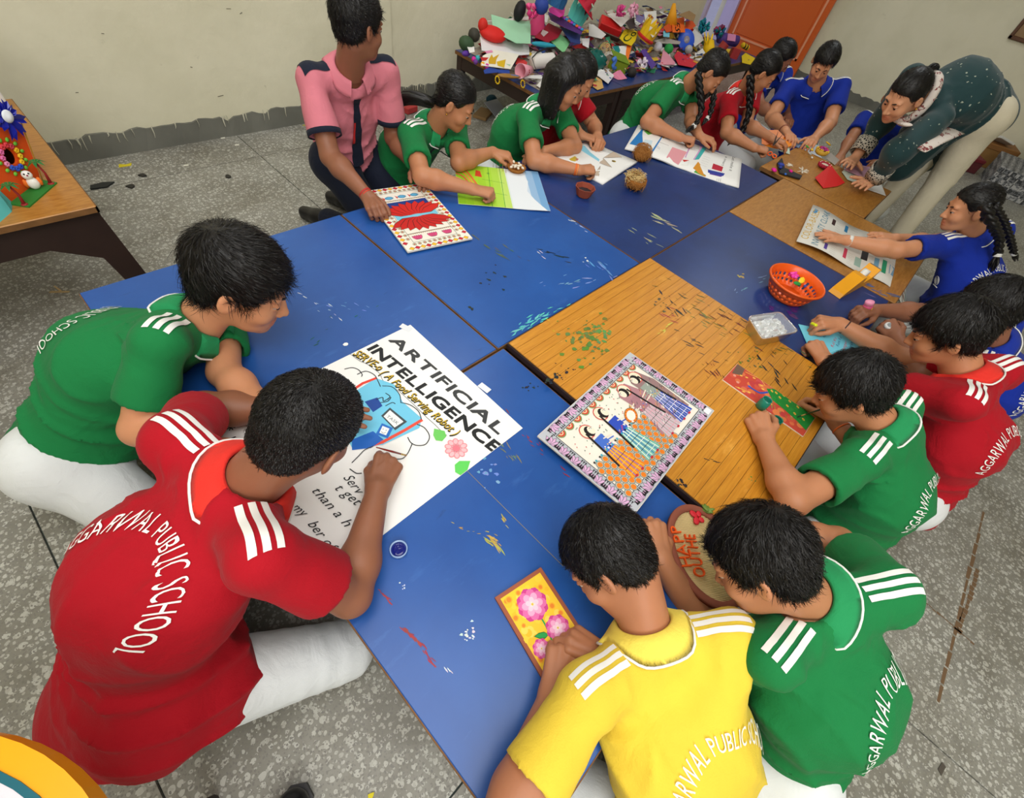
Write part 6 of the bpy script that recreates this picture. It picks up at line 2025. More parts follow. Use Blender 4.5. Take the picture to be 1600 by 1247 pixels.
# clay in hand, pink jar, white cap
p = at(1272, 507, .425); m = MB(); m.bevel_box(p, (.024, .012, .010), .003, euler(.3, .4, .9)); single(m, 'clay_piece', plain('lemon_clay', (228, 232, 30), 0.5), p, 'lemon yellow clay piece between the red-shirted boy\'s fingers', 'clay piece')
b0 = at(1352, 488, .415); ax = nrm((-.15, .35, 1)); Rm = frame(ax)
t = thing('paint_jar', b0, 'small jar of pink paint with a yellow label', 'paint jar')
m = MB(); m.sm = True; m.lathe([(.013, 0), (.0155, .002), (.0155, .030), (.0135, .034)], b0, 20, Rm); m.build('jar', plain('pink_paint_jar', (226, 96, 150), 0.2, 0.5), t, b0)
m = MB(); m.sm = True; m.lathe([(.0140, .034), (.0148, .035), (.0148, .047), (.0130, .048), (.0, .047)], b0, 20, Rm); m.build('lid', plain('pink_lid', (240, 150, 186), 0.3), t, b0)
m = MB(); m.box(b0 + Rm @ np.array([-.004, -.0152, .016]), (.014, .0016, .016), Rm); m.build('label_patch', plain('yellow_label', (238, 200, 40), 0.5), t, b0)
b0 = at(1388, 512, .425)
t = thing('jar_lid', b0, 'white jar lid held by the boy in blue', 'jar lid')
m = MB(); m.sm = True; m.lathe([(.013, 0), (.0165, .001), (.0165, .011), (.014, .0135), (0, .0135)], b0, 20, frame((-.3, .1, 1))); m.build('lid', plain('white_lid', (232, 234, 236), 0.3), t, b0)
m = MB(); m.sm = True; m.lathe([(.0105, .0134), (.0105, .0142), (0, .0142)], b0, 16, frame((-.3, .1, 1))); m.build('lid_disc', plain('grey_disc', (150, 156, 160), 0.4), t, b0)

# clay bowl, coconut shells, nest, cowrie dish
b0 = at(911, 306, .381)
t = thing('clay_bowl', b0, 'terracotta bowl with dried black paint', 'bowl')
m = MB(); m.lathe([(.026, 0), (.030, .003), (.045, .040), (.041, .040), (.030, .012), (.0, .010)], b0, 9, rotz(.3)); m.build('bowl', plain('terracotta', (150, 74, 56), 0.8, 0.2, 0.4, 40), t, b0)
m = MB(); m.lathe([(.034, .020), (.033, .022), (.0, .021)], b0, 9, rotz(.3)); m.build('paint_crust', plain('black_crust', (44, 36, 40), 0.5, 0.4, 0.8, 60, 0.5, 40), t, b0)
M_COIR = plain('coir', (150, 96, 44), 0.9, 0.1, 0.9, 70, 0.35, 40)
def fibres(c, r, n, seed, hemi=1, length=.03, top=False):
    g_ = np.random.default_rng(seed); m = MB()
    for k in range(n):
        v = g_.normal(size=3); v[2] = abs(v[2]) * hemi; v = nrm(v); tt = nrm(np.cross(v, g_.normal(size=3)))
        p = c + v * r
        m.tube([p, p + tt * length * .5 + v * .003, p + tt * length - v * .004], [.0008, .0008, .0003], 3)
    return m
b0 = at(1000, 250, .381)
t = thing('coconut_shell', b0, 'round brown coconut shell half beside the scrapbook', 'coconut shell')
m = MB(); m.sm = True; m.ball(b0 + (0, 0, .030), (.046, .042, .036), 18); m.build('shell', M_COIR, t, b0)
m = fibres(b0 + np.array([0, 0, .030]), .043, 260, 2, 1, .035); o = m.build('husk_fibre', plain('coir_light', (176, 120, 60), 0.9), t, b0); o['kind'] = 'stuff'
b0 = at(990, 294, .381)
t = thing('coconut_nest', b0, 'coconut shell nest stuffed with straw and a white egg', 'coconut nest')
m = MB(); m.sm = True; m.lathe([(.020, 0), (.036, .008), (.046, .030), (.047, .046), (.043, .046), (.036, .026), (0, .016)], b0, 20); m.build('shell', M_COIR, t, b0)
g_ = np.random.default_rng(8); m = MB()
for k in range(240):
    a = g_.uniform(0, 6.28); rr = g_.uniform(.018, .046); z = g_.uniform(.030, .066)
    p = b0 + np.array([math.cos(a) * rr, math.sin(a) * rr + .012, z]); d = nrm((-math.sin(a) + g_.normal() * .4, math.cos(a) + g_.normal() * .4, g_.normal() * .4))
    m.tube([p - d * .018, p + (0, 0, .003), p + d * .018], .0010, 3)
o = m.build('straw', plain('straw', (214, 186, 128), 0.8, 0.2, 0, 60, 0.2, 60), t, b0); o['kind'] = 'stuff'
p = b0 + np.array([-.008, -.030, .040]); m = MB(); m.ball(p, (.009, .007, .007), 10); single(m, 'toy_egg', plain('egg_white', (236, 232, 220), 0.5), p, 'small white egg in the coconut nest', 'egg', True)
m = fibres(b0 + np.array([0, 0, .024]), .044, 160, 5, .5, .03); o = m.build('husk_fibre', bpy.data.materials['coir_light'], t, b0); o['kind'] = 'stuff'
b0 = at(806, 268, .381)
t = thing('cowrie_dish', b0, 'coconut dish of cowrie shells by the ponytail girl\'s fingers', 'dish')
m = MB(); m.sm = True; m.lathe([(.020, 0), (.034, .006), (.043, .022), (.039, .022), (.030, .010), (0, .006)], b0, 18); m.build('dish', M_COIR, t, b0)
g_ = np.random.default_rng(4)
for k in range(12):
    a = k * 2.4; r = .004 + .0024 * k; p = b0 + np.array([math.cos(a) * r, math.sin(a) * r, .020 + .004 * (k % 3)])
    m = MB(); m.ball(p, (.0085, .006, .005), 8, euler(g_.uniform(-.5, .5), g_.uniform(-.5, .5), a))
    single(m, 'cowrie_shell', plain('cowrie', (236, 226, 206), 0.25, 0.5, 0, 60, 0.15, 90), p, 'cream cowrie shell in the coconut dish', 'cowrie shell', True, 'cowrie shells in the coconut dish')
m = MB()
for k in range(5): m.tube([b0 + np.array([-.03, .02, .01]), b0 + np.array([-.06 - .008 * k, .01 + .012 * k, .03 + .006 * k]), b0 + np.array([-.07 - .004 * k, -.005 + .016 * k, .012])], .0009, 4)
m.build('wire_strand', plain('copper_wire', (150, 100, 60), 0.4, 0.5, metal=0.5), t, b0)
p = at(934, 224, .415); m = MB(); m.ball(p, (.016, .0075, .0075), 12, euler(0, .3, 1.2)); single(m, 'chalk_stub', plain('chalk_white', (240, 240, 236), 0.7), p, 'white chalk stub over the drawing book', 'chalk', True)

# wicker plaque
c0 = at(1103, 866, .412)
ea = at(1070, 786, .412) - at(1140, 950, .412); La = np.linalg.norm(ea) / 2; ea = nrm(ea); eb = np.cross([0, 0, 1.0], ea); Lb = La * .72
t = thing('wicker_plaque', c0, 'oval wicker plaque with orange letters and a brown rim', 'plaque')
Mp = np.array([ea, eb, [0, 0, 1.0]]).T
n = 48
V, F = [], []
for (k, z) in ((1.0, -.005), (1.0, .004), (.985, .006), (.86, .006), (.85, .003), (.85, -.005)):
    for i in range(n):
        a = 2 * math.pi * i / n; V.append(c0 + Mp @ np.array([La * k * math.cos(a), Lb * k * math.sin(a) * (1.0 if k > .9 else .98), z]))
for j in range(6):
    for i in range(n): F.append((j * n + i, j * n + (i + 1) % n, ((j + 1) % 6) * n + (i + 1) % n, ((j + 1) % 6) * n + i))
mesh_obj('rim', V, F, plain('brown_clay_rim', (146, 84, 66), 0.8, 0.2, 0.3, 50), t, c0, True)
m = MB(); m.prism([(La * .86 * math.cos(a), Lb * .86 * math.sin(a)) for a in np.linspace(0, 2 * math.pi, 40, False)], -.006, -.003, M=Mp, o=c0); m.build('backing', M_BOARD, t, c0)
M_ST = plain('cane_stick', (226, 202, 146), 0.6, 0.3, 0, 60, 0.14, 30)
ns = 52
hx_ = nrm(at(1110, 866, .412) - at(1090, 862, .412)); tx = np.array([hx_ @ ea, hx_ @ eb]); tx = tx / np.linalg.norm(tx); ty = np.array([-tx[1], tx[0]])
ext = math.sqrt((La * ty[0]) ** 2 + (Lb * ty[1]) ** 2) * .85
for k in range(ns):
    off = ext * (2 * (k + .5) / ns - 1)
    A_, B_, C_ = (tx[0] / La) ** 2 + (tx[1] / Lb) ** 2, 2 * off * (tx[0] * ty[0] / La ** 2 + tx[1] * ty[1] / Lb ** 2), off * off * ((ty[0] / La) ** 2 + (ty[1] / Lb) ** 2) - .855 ** 2
    D_ = B_ * B_ - 4 * A_ * C_
    if D_ <= 0: continue
    l0, l1 = (-B_ - math.sqrt(D_)) / (2 * A_), (-B_ + math.sqrt(D_)) / (2 * A_)
    q0 = tx * l0 + ty * off; q1 = tx * l1 + ty * off
    m = MB(); m.tube([c0 + Mp @ np.array([q0[0], q0[1], -.001]), c0 + Mp @ np.array([q1[0], q1[1], -.001])], ext / ns * .98, 6); m.build('cane_stick', M_ST, t, c0, True)
M_OC = plain('orange_clay', (242, 92, 20), 0.5)
Zp = zoomer(940, 700, 4.4444)
def clay_letters(txt, p0, p1, hgt):
    a = at(*Zp(p0)[0], .416); b_ = at(*Zp(p1)[0], .416); d = nrm(b_ - a); up_ = np.cross([0, 0, 1.0], d); gl = glyphs(txt); L = np.linalg.norm(b_ - a); tot = sum(g_[2] for g_ in gl); x = 0
    for (v, f, w) in gl:
        if len(v):
            V = []; nv = len(v)
            for zz in (0, .006):
                for vx, vy in v: V.append(a + d * (x + vx) * L / tot + up_ * vy * hgt / .7 + np.array([0, 0, zz]))
            F = [tuple(i + nv for i in q) for q in f] + [tuple(q[::-1]) for q in f]
            ed = {}
            for q in f:
                for i in range(len(q)):
                    e = (q[i], q[(i + 1) % len(q)]); ed[e] = 1
            for (i, j) in ed:
                if (j, i) not in ed: F.append((i, j, j + nv, i + nv))
            mo = mesh_obj('clay_letter', V, F, M_OC, t, c0, False)
            md = mo.modifiers.new('round', 'BEVEL'); md.width = .0008; md.segments = 1; md.limit_method = 'ANGLE'
        x += w
clay_letters('HAPP', (628, 835), (530, 540), .024)
clay_letters('OUTHE', (722, 905), (640, 600), .026)
p = at(*Zp((665, 480))[0], .418); m = MB()
for sg in (-1, 1):
    m.ball(p + Mp @ np.array([.008 * sg, .006, 0]), (.011, .008, .002), 8, Mp @ rotz(.6 * sg)); m.ball(p + Mp @ np.array([.007 * sg, -.007, 0]), (.008, .007, .002), 8, Mp @ rotz(-.5 * sg))
single(m, 'clay_butterfly', plain('red_clay', (214, 36, 50), 0.5), p, 'red clay butterfly on the wicker plaque', 'clay butterfly', True)
p = at(*Zp((728, 428))[0], .418); m = MB()
for k in range(6): m.ball(p + np.array([math.cos(k) * .005, math.sin(k) * .005, .002 * (k % 3)]), (.013, .005, .003), 8, euler(.3 * (k % 2), .4, k * .5))
single(m, 'leaf_bow', plain('leaf_green', (110, 140, 60), 0.5), p, 'green leaf bow at the top of the wicker plaque', 'leaf bow', True)

# things around the teacher's table
Zt = zoomer(1190, 190, 7.619)
def paper_shape(px, z, th, mat, name, label, cat, bend=None, zpx=None):
    pts = [at(x, y, zz if zz is not None else z) for (x, y), zz in zip(px, zpx or [None] * len(px))]
    c = sum(pts) / len(pts)
    n = len(pts); V = [p for p in pts] + [p + np.array([0, 0, th]) for p in pts]
    F = [tuple(range(n))[::-1], tuple(range(n, 2 * n))] + [(i, (i + 1) % n, n + (i + 1) % n, n + i) for i in range(n)]
    o = mesh_obj(name, V, F, mat, None, c); return tag(o, label, cat)
M_REDP = plain('red_paper', (214, 22, 22), 0.55)
zz = .392
paper_shape(Zt((635, 668), (735, 795), (905, 770), (990, 728), (900, 620), (820, 512)), .382, .001, M_REDP, 'red_paper', 'folded red paper under the teacher\'s hands', 'paper', zpx=[.388, .380, .380, .380, .392, .404])
paper_shape(Zt((760, 430), (825, 372), (925, 460), (870, 520)), .381, .0012, plain('grey_card', (168, 160, 150), 0.7), 'grey_card', 'grey card beside the bead bowl', 'card')
paper_shape(Zt((955, 600), (985, 570), (1180, 680), (1100, 725), (1020, 690)), .380, .001, plain('pale_green_paper', (206, 220, 206), 0.6), 'pale_paper', 'pale green paper under the pink glove cutout', 'paper')
paper_shape(Zt((985, 575), (1085, 495), (1250, 535), (1330, 545), (1350, 565), (1290, 580), (1285, 610), (1210, 670)), .386, .001, plain('pink_felt', (214, 166, 190), 0.8), 'pink_glove_cutout', 'pink glove-shaped cutout behind the red paper', 'cutout')
paper_shape(Zt((1235, 800), (1300, 750), (1425, 745), (1478, 885)), .380, .001, M_PAPER, 'white_sheet', 'white sheet by the teacher\'s near hand', 'paper')
paper_shape(Zt((200, 345), (330, 300), (335, 390)), .381, .001, plain('mint_paper', (206, 226, 206), 0.6), 'mint_scrap', 'mint paper scrap below the orange leaf card', 'paper')
M_BP = plain('blue_tissue', (120, 140, 170), 0.7)
paper_shape(Zt((345, 175), (470, 200), (495, 250), (440, 315), (370, 280)), .381, .0015, M_BP, 'blue_tissue', 'blue-grey tissue by the scissors girl', 'tissue')
paper_shape(Zt((0, 265), (60, 295), (160, 322), (270, 332), (350, 290), (405, 215), (380, 175), (290, 165), (200, 235)), .400, .0012, plain('orange_leaf_card', (244, 142, 16), 0.55), 'orange_leaf_card', 'orange leaf-shaped card with small dots', 'card', zpx=[.384, .384, .384, .386, .392, .404, .41, .41, .40])
paper_shape(Zt((0, 105), (190, 100), (270, 180), (250, 215), (60, 280), (0, 265)), .41, .0012, plain('peach_paper', (240, 150, 100), 0.6), 'peach_paper', 'peach paper being cut by scissors', 'paper', zpx=[.425, .425, .415, .41, .39, .39])
# scissors
b0 = at(1207, 238, .415)
t = thing('scissors', b0, 'scissors with orange handles in the girl\'s hand', 'scissors')
tip1, tip2, pv = at(1216, 205, .455), at(1223, 210, .452), at(1209, 226, .435)
for tp, hp in ((tip1, at(1203, 240, .41)), (tip2, at(1210, 244, .41))):
    d = nrm(tp - pv)
    m = MB(); m.tube([pv - d * .01, pv + d * .02, tp], [.0040, .0044, .0006], 6, flat=.4); m.build('blade', plain('dark_steel', (40, 38, 40), 0.35, 0.5, metal=0.6), t, b0)
    ctr = hp; u_ = nrm(hp - pv); w_ = nrm(np.cross(u_, [.3, .3, 1]))
    m = MB(); m.sm = True; m.tube([ctr + (u_ * math.cos(a) * .016 + w_ * math.sin(a) * .011) for a in np.linspace(0, 2 * math.pi, 17)], .0036, 6, cap=False); m.build('finger_loop', plain('orange_grip', (236, 96, 24), 0.4), t, b0)
m = MB(); m.lathe([(.0035, -.003), (.0035, .003)], pv, 8); m.build('pivot', plain('pivot_steel', (120, 120, 120), 0.3, metal=0.8), t, b0)
# tasselled clay strip
b0 = at(*Zt((290, 600))[0], .380)
t = thing('tassel_bookmark', b0, 'black strip with blue and magenta clay and white tassels', 'craft')
a = at(*Zt((130, 520))[0], .381); c = at(*Zt((470, 670))[0], .381)
for q in (((180, 500), (235, 440), (270, 560), (200, 590)), ((200, 570), (280, 565), (475, 655), (455, 690), (210, 620))):
    pts = [at(*x, .381) for x in Zt(*q)]; m = MB(); nq = len(pts); m.add(pts + [p + np.array([0, 0, .006]) for p in pts], [tuple(range(nq))[::-1], tuple(range(nq, 2 * nq))] + [(i, (i + 1) % nq, nq + (i + 1) % nq, nq + i) for i in range(nq)]); m.build('black_strip', plain('black_card', (30, 30, 34), 0.6), t, b0)
for q, r, col in (((150, 575), (.022, .015, .008), (226, 20, 150)), ((235, 510), (.016, .020, .007), (40, 60, 160)), ((225, 545), (.012, .010, .008), (36, 56, 150)), ((350, 588), (.016, .010, .006), (222, 20, 140)), ((285, 625), (.008, .007, .005), (50, 110, 210))):
    p = at(*Zt(q)[0], .389); m = MB(); m.sm = True; m.ball(p, r, 10, rotz(.6)); m.build('clay_blob', plain('blob_clay', col, 0.6), t, b0)
for q, n in (((325, 535), 14), ((480, 600), 22)):
    p = at(*Zt(q)[0], .386); g_ = np.random.default_rng(n); m = MB()
    for k in range(n):
        d = nrm((g_.normal(), g_.normal(), abs(g_.normal()) * .6)); m.tube([p, p + d * .012 + (0, 0, .004), p + d * (.020 if n < 20 else .034)], [.0022, .0020, .0012], 4)
    m.build('tassel', plain('white_yarn', (232, 226, 210), 0.9), t, b0, True)
# bead bowl with petals
b0 = at(*Zt((695, 390))[0], .380)
t = thing('bead_bowl', b0, 'bowl of red and magenta beads ringed by clay petals', 'bowl')
m = MB(); m.sm = True; m.lathe([(.026, 0), (.036, .006), (.043, .026), (.040, .028), (.030, .020), (0, .018)], b0, 20); m.build('bowl', plain('bowl_yellow', (214, 170, 60), 0.6), t, b0)
g_ = np.random.default_rng(12)
for k in range(70):
    a = g_.uniform(0, 6.28); r = math.sqrt(g_.random()) * .036; p = b0 + np.array([math.cos(a) * r, math.sin(a) * r, .026 + .014 * (1 - (r / .038) ** 2)])
    col = [(222, 70, 40), (226, 90, 60), (176, 40, 140), (190, 50, 150), (238, 200, 60)][(0 if p[0] > b0[0] + .005 else 2) + int(g_.integers(2)) if r < .03 else 4]
    m = MB(); m.ball(p, .0052, 6); single(m, 'bead', plain('bead_%d' % (k % 1), col, 0.4, var=0), p, 'bright round bead in the petal-ringed bowl', 'bead', True, 'beads in the petal-ringed bowl')
for q, r, col, z in (((545, 298), (.018, .014, .004), (40, 180, 70), .41), ((642, 255), (.014, .016, .004), (40, 170, 60), .415), ((795, 262), (.014, .022, .005), (240, 186, 30), .415), ((600, 335), (.012, .012, .006), (238, 200, 70), .40), ((575, 380), (.008, .014, .005), (190, 196, 190), .392), ((600, 428), (.012, .008, .005), (226, 226, 220), .386), ((750, 318), (.012, .012, .005), (196, 190, 200), .41)):
    p = at(*Zt(q)[0], z); m = MB(); m.sm = True; m.ball(p, r, 10, euler(.3, .2, .4)); m.build('clay_petal', plain('petal_clay', col, 0.55), t, b0)
# crimson dome with pale centre
b0 = at(*Zt((735, 545))[0], .380)
t = thing('clay_dome', b0, 'crimson clay ring with white dots behind the red paper', 'craft')
for k in range(16):
    a = k * 2 * math.pi / 16; p = b0 + np.array([math.cos(a) * .032, math.sin(a) * .032, .012]); m = MB(); m.sm = True; m.ball(p, (.009, .009, .011), 8); m.build('clay_bobble', plain('crimson_clay', (166, 20, 50), 0.6), t, b0)
    if k % 2: m = MB(); m.ball(p + (0, 0, .010), .003, 6); m.build('white_dot', M_WHITE, t, b0)
m = MB(); m.sm = True; m.ball(b0 + (0, 0, .010), (.026, .026, .010), 14); m.build('centre', plain('cream_clay', (222, 206, 186), 0.7), t, b0)

# ------------------------------------------------------------------ worn by the people
def band(key, side, t0, r, w, col, name='wristband', z=.0):
    d = PEOPLE[key]; J = d['J']; E, W = J['E' + side], J['W' + side]; a = nrm(W - E); p = E + (W - E) * t0
    m = MB(); m.sm = True; m.tube([p - a * w / 2, p + a * w / 2], r * d['s'], 16, cap=False); o = m.build(name, plain(name + '_mat', col, 0.5), d['body'], d['base'])
    md = o.modifiers.new('thick', 'SOLIDIFY'); md.thickness = .002
band('p8', 'L', .95, .0265, .014, (226, 226, 220), 'watch_strap')
band('p15', 'R', .93, .0268, .007, (232, 110, 40)); band('p15', 'R', .97, .0262, .004, (240, 140, 60))
band('p18', 'R', .93, .0268, .005, (190, 40, 40)); band('p18', 'R', .97, .0260, .004, (206, 60, 40))
band('p5', 'R', .90, .0270, .004, (232, 110, 40)); band('p6', 'R', .9, .027, .004, (60, 40, 40))
band('p11', 'R', .92, .0268, .006, (120, 40, 36))
# navy yoke, tie and cuffs of the pink shirt
d = PEOPLE['p18']; on = d['on']; s = d['s']; sp, lat, fwd, J = d['sp'], d['lat'], d['fwd'], d['J']
def patch(key, name, rows, mat, par=None):
    V = [p for r in rows for p in r]; k = len(rows[0]); F = []
    for i in range(len(rows) - 1):
        for j in range(k - 1): F.append((i * k + j, i * k + j + 1, (i + 1) * k + j + 1, (i + 1) * k + j))
    return mesh_obj(name, V, F, mat, par or PEOPLE[key]['shirt'], PEOPLE[key]['base'], True)
for sx, q in ((-1, 'SL'), (1, 'SR')):
    ax = nrm(J[q] - J['N']); dn = nrm(sp - fwd * .15); rows = []
    for t_ in np.linspace(0, 1, 12):
        c_ = J['N'] - sp * .02 + ax * (.060 + .125 * t_) * s; row = []
        for o_ in np.linspace(-.062, .030, 9):
            h_ = on(c_ + fwd * o_ * s + dn * .2, -dn, .0022); row.append(h_ if h_ is not None else (row[-1] if row else c_))
        rows.append(row)
    patch('p18', 'navy_yoke', rows, M_NAVY)
    E_, S_ = J['E' + q[1]], J[q]; a_ = nrm(E_ - S_); pc = S_ + (E_ - S_) * .72
    m = MB(); m.sm = True; m.tube([pc - a_ * .016, pc + a_ * .002], .0625 * s, 20, cap=False); o = m.build('navy_cuff', M_NAVY, d['shirt'], d['base']); md = o.modifiers.new('thick', 'SOLIDIFY'); md.thickness = .003
rows = []
for t_ in np.linspace(0, 1, 16):
    c_ = J['N'] - sp * (.075 + .30 * t_) * s; w_ = (.010 + .016 * t_) * s if t_ > .1 else .014 * s; row = []
    for o_ in (-1, -.5, 0, .5, 1):
        h_ = on(c_ + lat * (o_ * w_) + fwd * .4, -fwd, .006); row.append(h_ if h_ is not None else c_ + fwd * .12 + lat * o_ * w_)
    rows.append(row)
tie = patch('p18', 'necktie', rows, M_NAVY)
rows2 = [[r[3] + (r[3] - r[1]) * .05 + fwd * .002, r[4] + fwd * .002] for r in rows[5:11]]
patch('p18', 'tie_stripe', rows2, plain('tie_red', (196, 44, 44), 0.6), d['shirt'])
# navy lanyard of the ponytail girl
d = PEOPLE['p17']; on = d['on']; J = d['J']
for sg in (-.5, .5):
    rows = []
    for t_ in np.linspace(0, 1, 12):
        c_ = J['N'] - d['sp'] * (.05 + .24 * t_) + d['lat'] * sg * .06 * (1 - .7 * t_); row = []
        for o_ in (-.006, .006):
            h_ = on(c_ + d['lat'] * o_ + d['fwd'] * .4, -d['fwd'], .005); row.append(h_ if h_ is not None else c_ + d['fwd'] * .11 + d['lat'] * o_)
        rows.append(row)
    patch('p17', 'lanyard', rows, M_NAVY)
# earrings
for key, sx in (('p17', 1), ('p9', -1), ('p15', 1), ('p14', 1), ('p12', 1)):
    d = PEOPLE[key]; p = d['tow']((sx * .085, -.006, -.040)); m = MB(); m.ball(p, .0055 if key == 'p9' else .0035, 8); m.build('earring', plain('gold', (214, 160, 60), 0.25, 0.5, metal=0.8), d['body'], d['base'], True)
# teacher: scarf, embroidered cuffs, red hair band, rings
d = PEOPLE['p9']; J = d['J']
def scarf_mat():
    m, nt, b = new_mat('printed_scarf'); L = nt.links.new
    tc = N_(nt, 'ShaderNodeTexCoord'); v = N_(nt, 'ShaderNodeTexNoise', Scale=26.0, Detail=3.0); L(tc.outputs['Object'], v.inputs['Vector'])
    r = N_(nt, 'ShaderNodeValToRGB'); e = r.color_ramp.elements
    e[0].position = .0; e[0].color = lin((224, 216, 206)) + (1,)
    e[1].position = .56; e[1].color = lin((222, 212, 204)) + (1,)
    for p_, c_ in ((.58, (120, 44, 48)), (.62, (140, 60, 60)), (.64, (224, 216, 206)), (.70, (60, 60, 66)), (.72, (224, 216, 206))):
        q = r.color_ramp.elements.new(p_); q.color = lin(c_) + (1,)
    L(v.outputs['Fac'], r.inputs[0]); L(r.outputs[0], b.inputs['Base Color']); b.inputs['Roughness'].default_value = .85
    return m
M_SCARF = scarf_mat()
nk = J['N'] * .6 + J['H'] * .4
ring_ = []
for a in np.linspace(0, 2 * math.pi, 22):
    ring_.append(nk + (d['fwd'] * math.cos(a) * .085 + d['lat'] * math.sin(a) * .085) + d['sp'] * .01 * math.sin(2 * a) - np.array([0, 0, .02 * (1 + math.cos(a))]))
m = MB(); m.sm = True; m.tube(ring_, .022, 10, flat=.8)
hang = [J['N'] * .3 + J['H'] * .7 + np.array([.02, -.06, -.12]), at(1418, 195, .78), at(1422, 215, .70)]
m.tube([ring_[0], hang[0], hang[1]], [.03, .035, .02], 10, flat=.3)
ev = [at(1440, 235, .66), at(1465, 215, .70), at(1490, 205, .72), at(1505, 208, .70)]
m.tube(ev, [.022, .046, .042, .010], 10, flat=.18)
m.build('scarf', M_SCARF, d['body'], d['base'])
def cuff_mat():
    m, nt, b = new_mat('embroidered_cuff'); L = nt.links.new
    tc = N_(nt, 'ShaderNodeTexCoord'); v = N_(nt, 'ShaderNodeTexVoronoi', Scale=75.0); v.feature = 'DISTANCE_TO_EDGE'; L(tc.outputs['Object'], v.inputs['Vector'])
    lt = N_(nt, 'ShaderNodeMath', operation='LESS_THAN'); L(v.outputs['Distance'], lt.inputs[0]); lt.inputs[1].default_value = .16
    mx = N_(nt, 'ShaderNodeMix', data_type='RGBA'); L(lt.outputs[0], mx.inputs[0]); mx.inputs[6].default_value = lin((22, 30, 34)) + (1,); mx.inputs[7].default_value = lin((196, 190, 176)) + (1,)
    L(mx.outputs[2], b.inputs['Base Color']); b.inputs['Roughness'].default_value = .8
    return m
M_CUFF = cuff_mat()
for q in 'LR':
    E_, W_2 = J['E' + q], J['W' + q]; a_ = nrm(W_2 - E_); pc = E_ + (W_2 - E_) * .66
    m = MB(); m.sm = True; m.tube([pc - a_ * .040, pc + a_ * .040], [.0565, .0545], 22, cap=False); o = m.build('embroidered_cuff', M_CUFF, d['shirt'], d['base']); md = o.modifiers.new('thick', 'SOLIDIFY'); md.thickness = .004
p = J['H'] + np.array([.05, .0, .08]); m = MB(); m.sm = True; m.ball(p, (.020, .020, .020), 10); m.build('hair_band', plain('red_band', (210, 30, 40), 0.5), d['body'], d['base'])

# white crest printed on a shirt
for key, px, r in (('p8', (1465, 438), .019),):
    d = PEOPLE[key]; dv = nrm(RC.T @ np.array([(px[0] - CX) / FPX, -(px[1] - CY) / FPX, 1.0])); h_ = d['bvh'].ray_cast(Vector(CAM), Vector(dv), 9)
    if h_[0] is None: continue
    c_, n_ = np.array(h_[0]), np.array(h_[1]); n_ = n_ if n_ @ dv < 0 else -n_; Rm = frame(n_, nrm(np.cross(d['sp'], n_)))
    m = MB()
    for rr in (1.0, .68): m.tube([c_ + n_ * .003 + Rm @ np.array([math.cos(a) * r * rr, math.sin(a) * r * rr, 0]) for a in np.linspace(0, 6.283, 21)], .0011, 5, cap=False)
    for k in range(4): m.tube([c_ + n_ * .003 + Rm @ np.array([-.4 * r, (.3 - .2 * k) * r, 0]), c_ + n_ * .003 + Rm @ np.array([.4 * r, (.3 - .2 * k) * r, 0])], .0009, 4)
    m.tube([c_ + n_ * .003 + Rm @ np.array([-r, -1.4 * r, 0]), c_ + n_ * .003 + Rm @ np.array([r, -1.4 * r, 0])], .0022, 4)
    m.build('crest_print', M_WHITE, d['shirt'], d['base'])

# ------------------------------------------------------------------ dried paint on the table tops
def stain(px, z, col, parent_xy, name='paint_stain', seed=1, n=14, spread=6, r=(.8, 3.0), stretch=(1, 0), bits=12):
    """cluster of ragged dried-paint flecks round photo pixel px, lying on the surface z"""
    g_ = random.Random(seed); m = MB(); c = at(px[0], px[1], z)
    k = np.linalg.norm(at(px[0] + 1, px[1], z) - c)
    a = math.atan2(stretch[1], stretch[0]); e = max(1.0, math.hypot(*stretch))
    for i in range(bits):
        u = g_.gauss(0, 1) * spread * e; v = g_.gauss(0, 1) * spread / e
        p = at(px[0] + u * math.cos(a) - v * math.sin(a), px[1] + u * math.sin(a) + v * math.cos(a), z)
        rr = g_.uniform(*r) * k
        ol = blob_outline(g_, n, rr, .45)
        ol = [(x * (1 + 1.6 * (e > 1.2)), y * (.45 if e > 1.2 else .8)) for x, y in ol]
        d = at(px[0] + 10 * math.cos(a), px[1] + 10 * math.sin(a), z) - c
        rot = rotz(math.atan2(d[1], d[0]) + g_.uniform(-.3, .3))
        cc = tuple(max(0, min(255, x + g_.randint(-14, 14))) for x in col)
        zz = z + .0003 + .00002 * i
        m.prism(ol, 0, .0002, lin(cc), rot, np.array([p[0], p[1], zz]))
    tops = [o for o in bpy.data.objects if o.name.startswith('low_table') and o.type == 'EMPTY']
    tb = min(tops, key=lambda o: (o.location.x - c[0]) ** 2 + (o.location.y - c[1]) ** 2)
    top = [q for q in tb.children if q.name.startswith('tabletop')][0]
    o = m.build(name, M_PAINTINK, top, np.array([tb.location.x, tb.location.y, 0]), ink=True)
    o['kind'] = 'stuff'
zb = TZ
RED_, YEL_, WHT_, GRN_, DK_, TEAL_ = (150, 50, 60), (176, 160, 70), (206, 214, 224), (96, 126, 60), (34, 40, 46), (96, 190, 190)
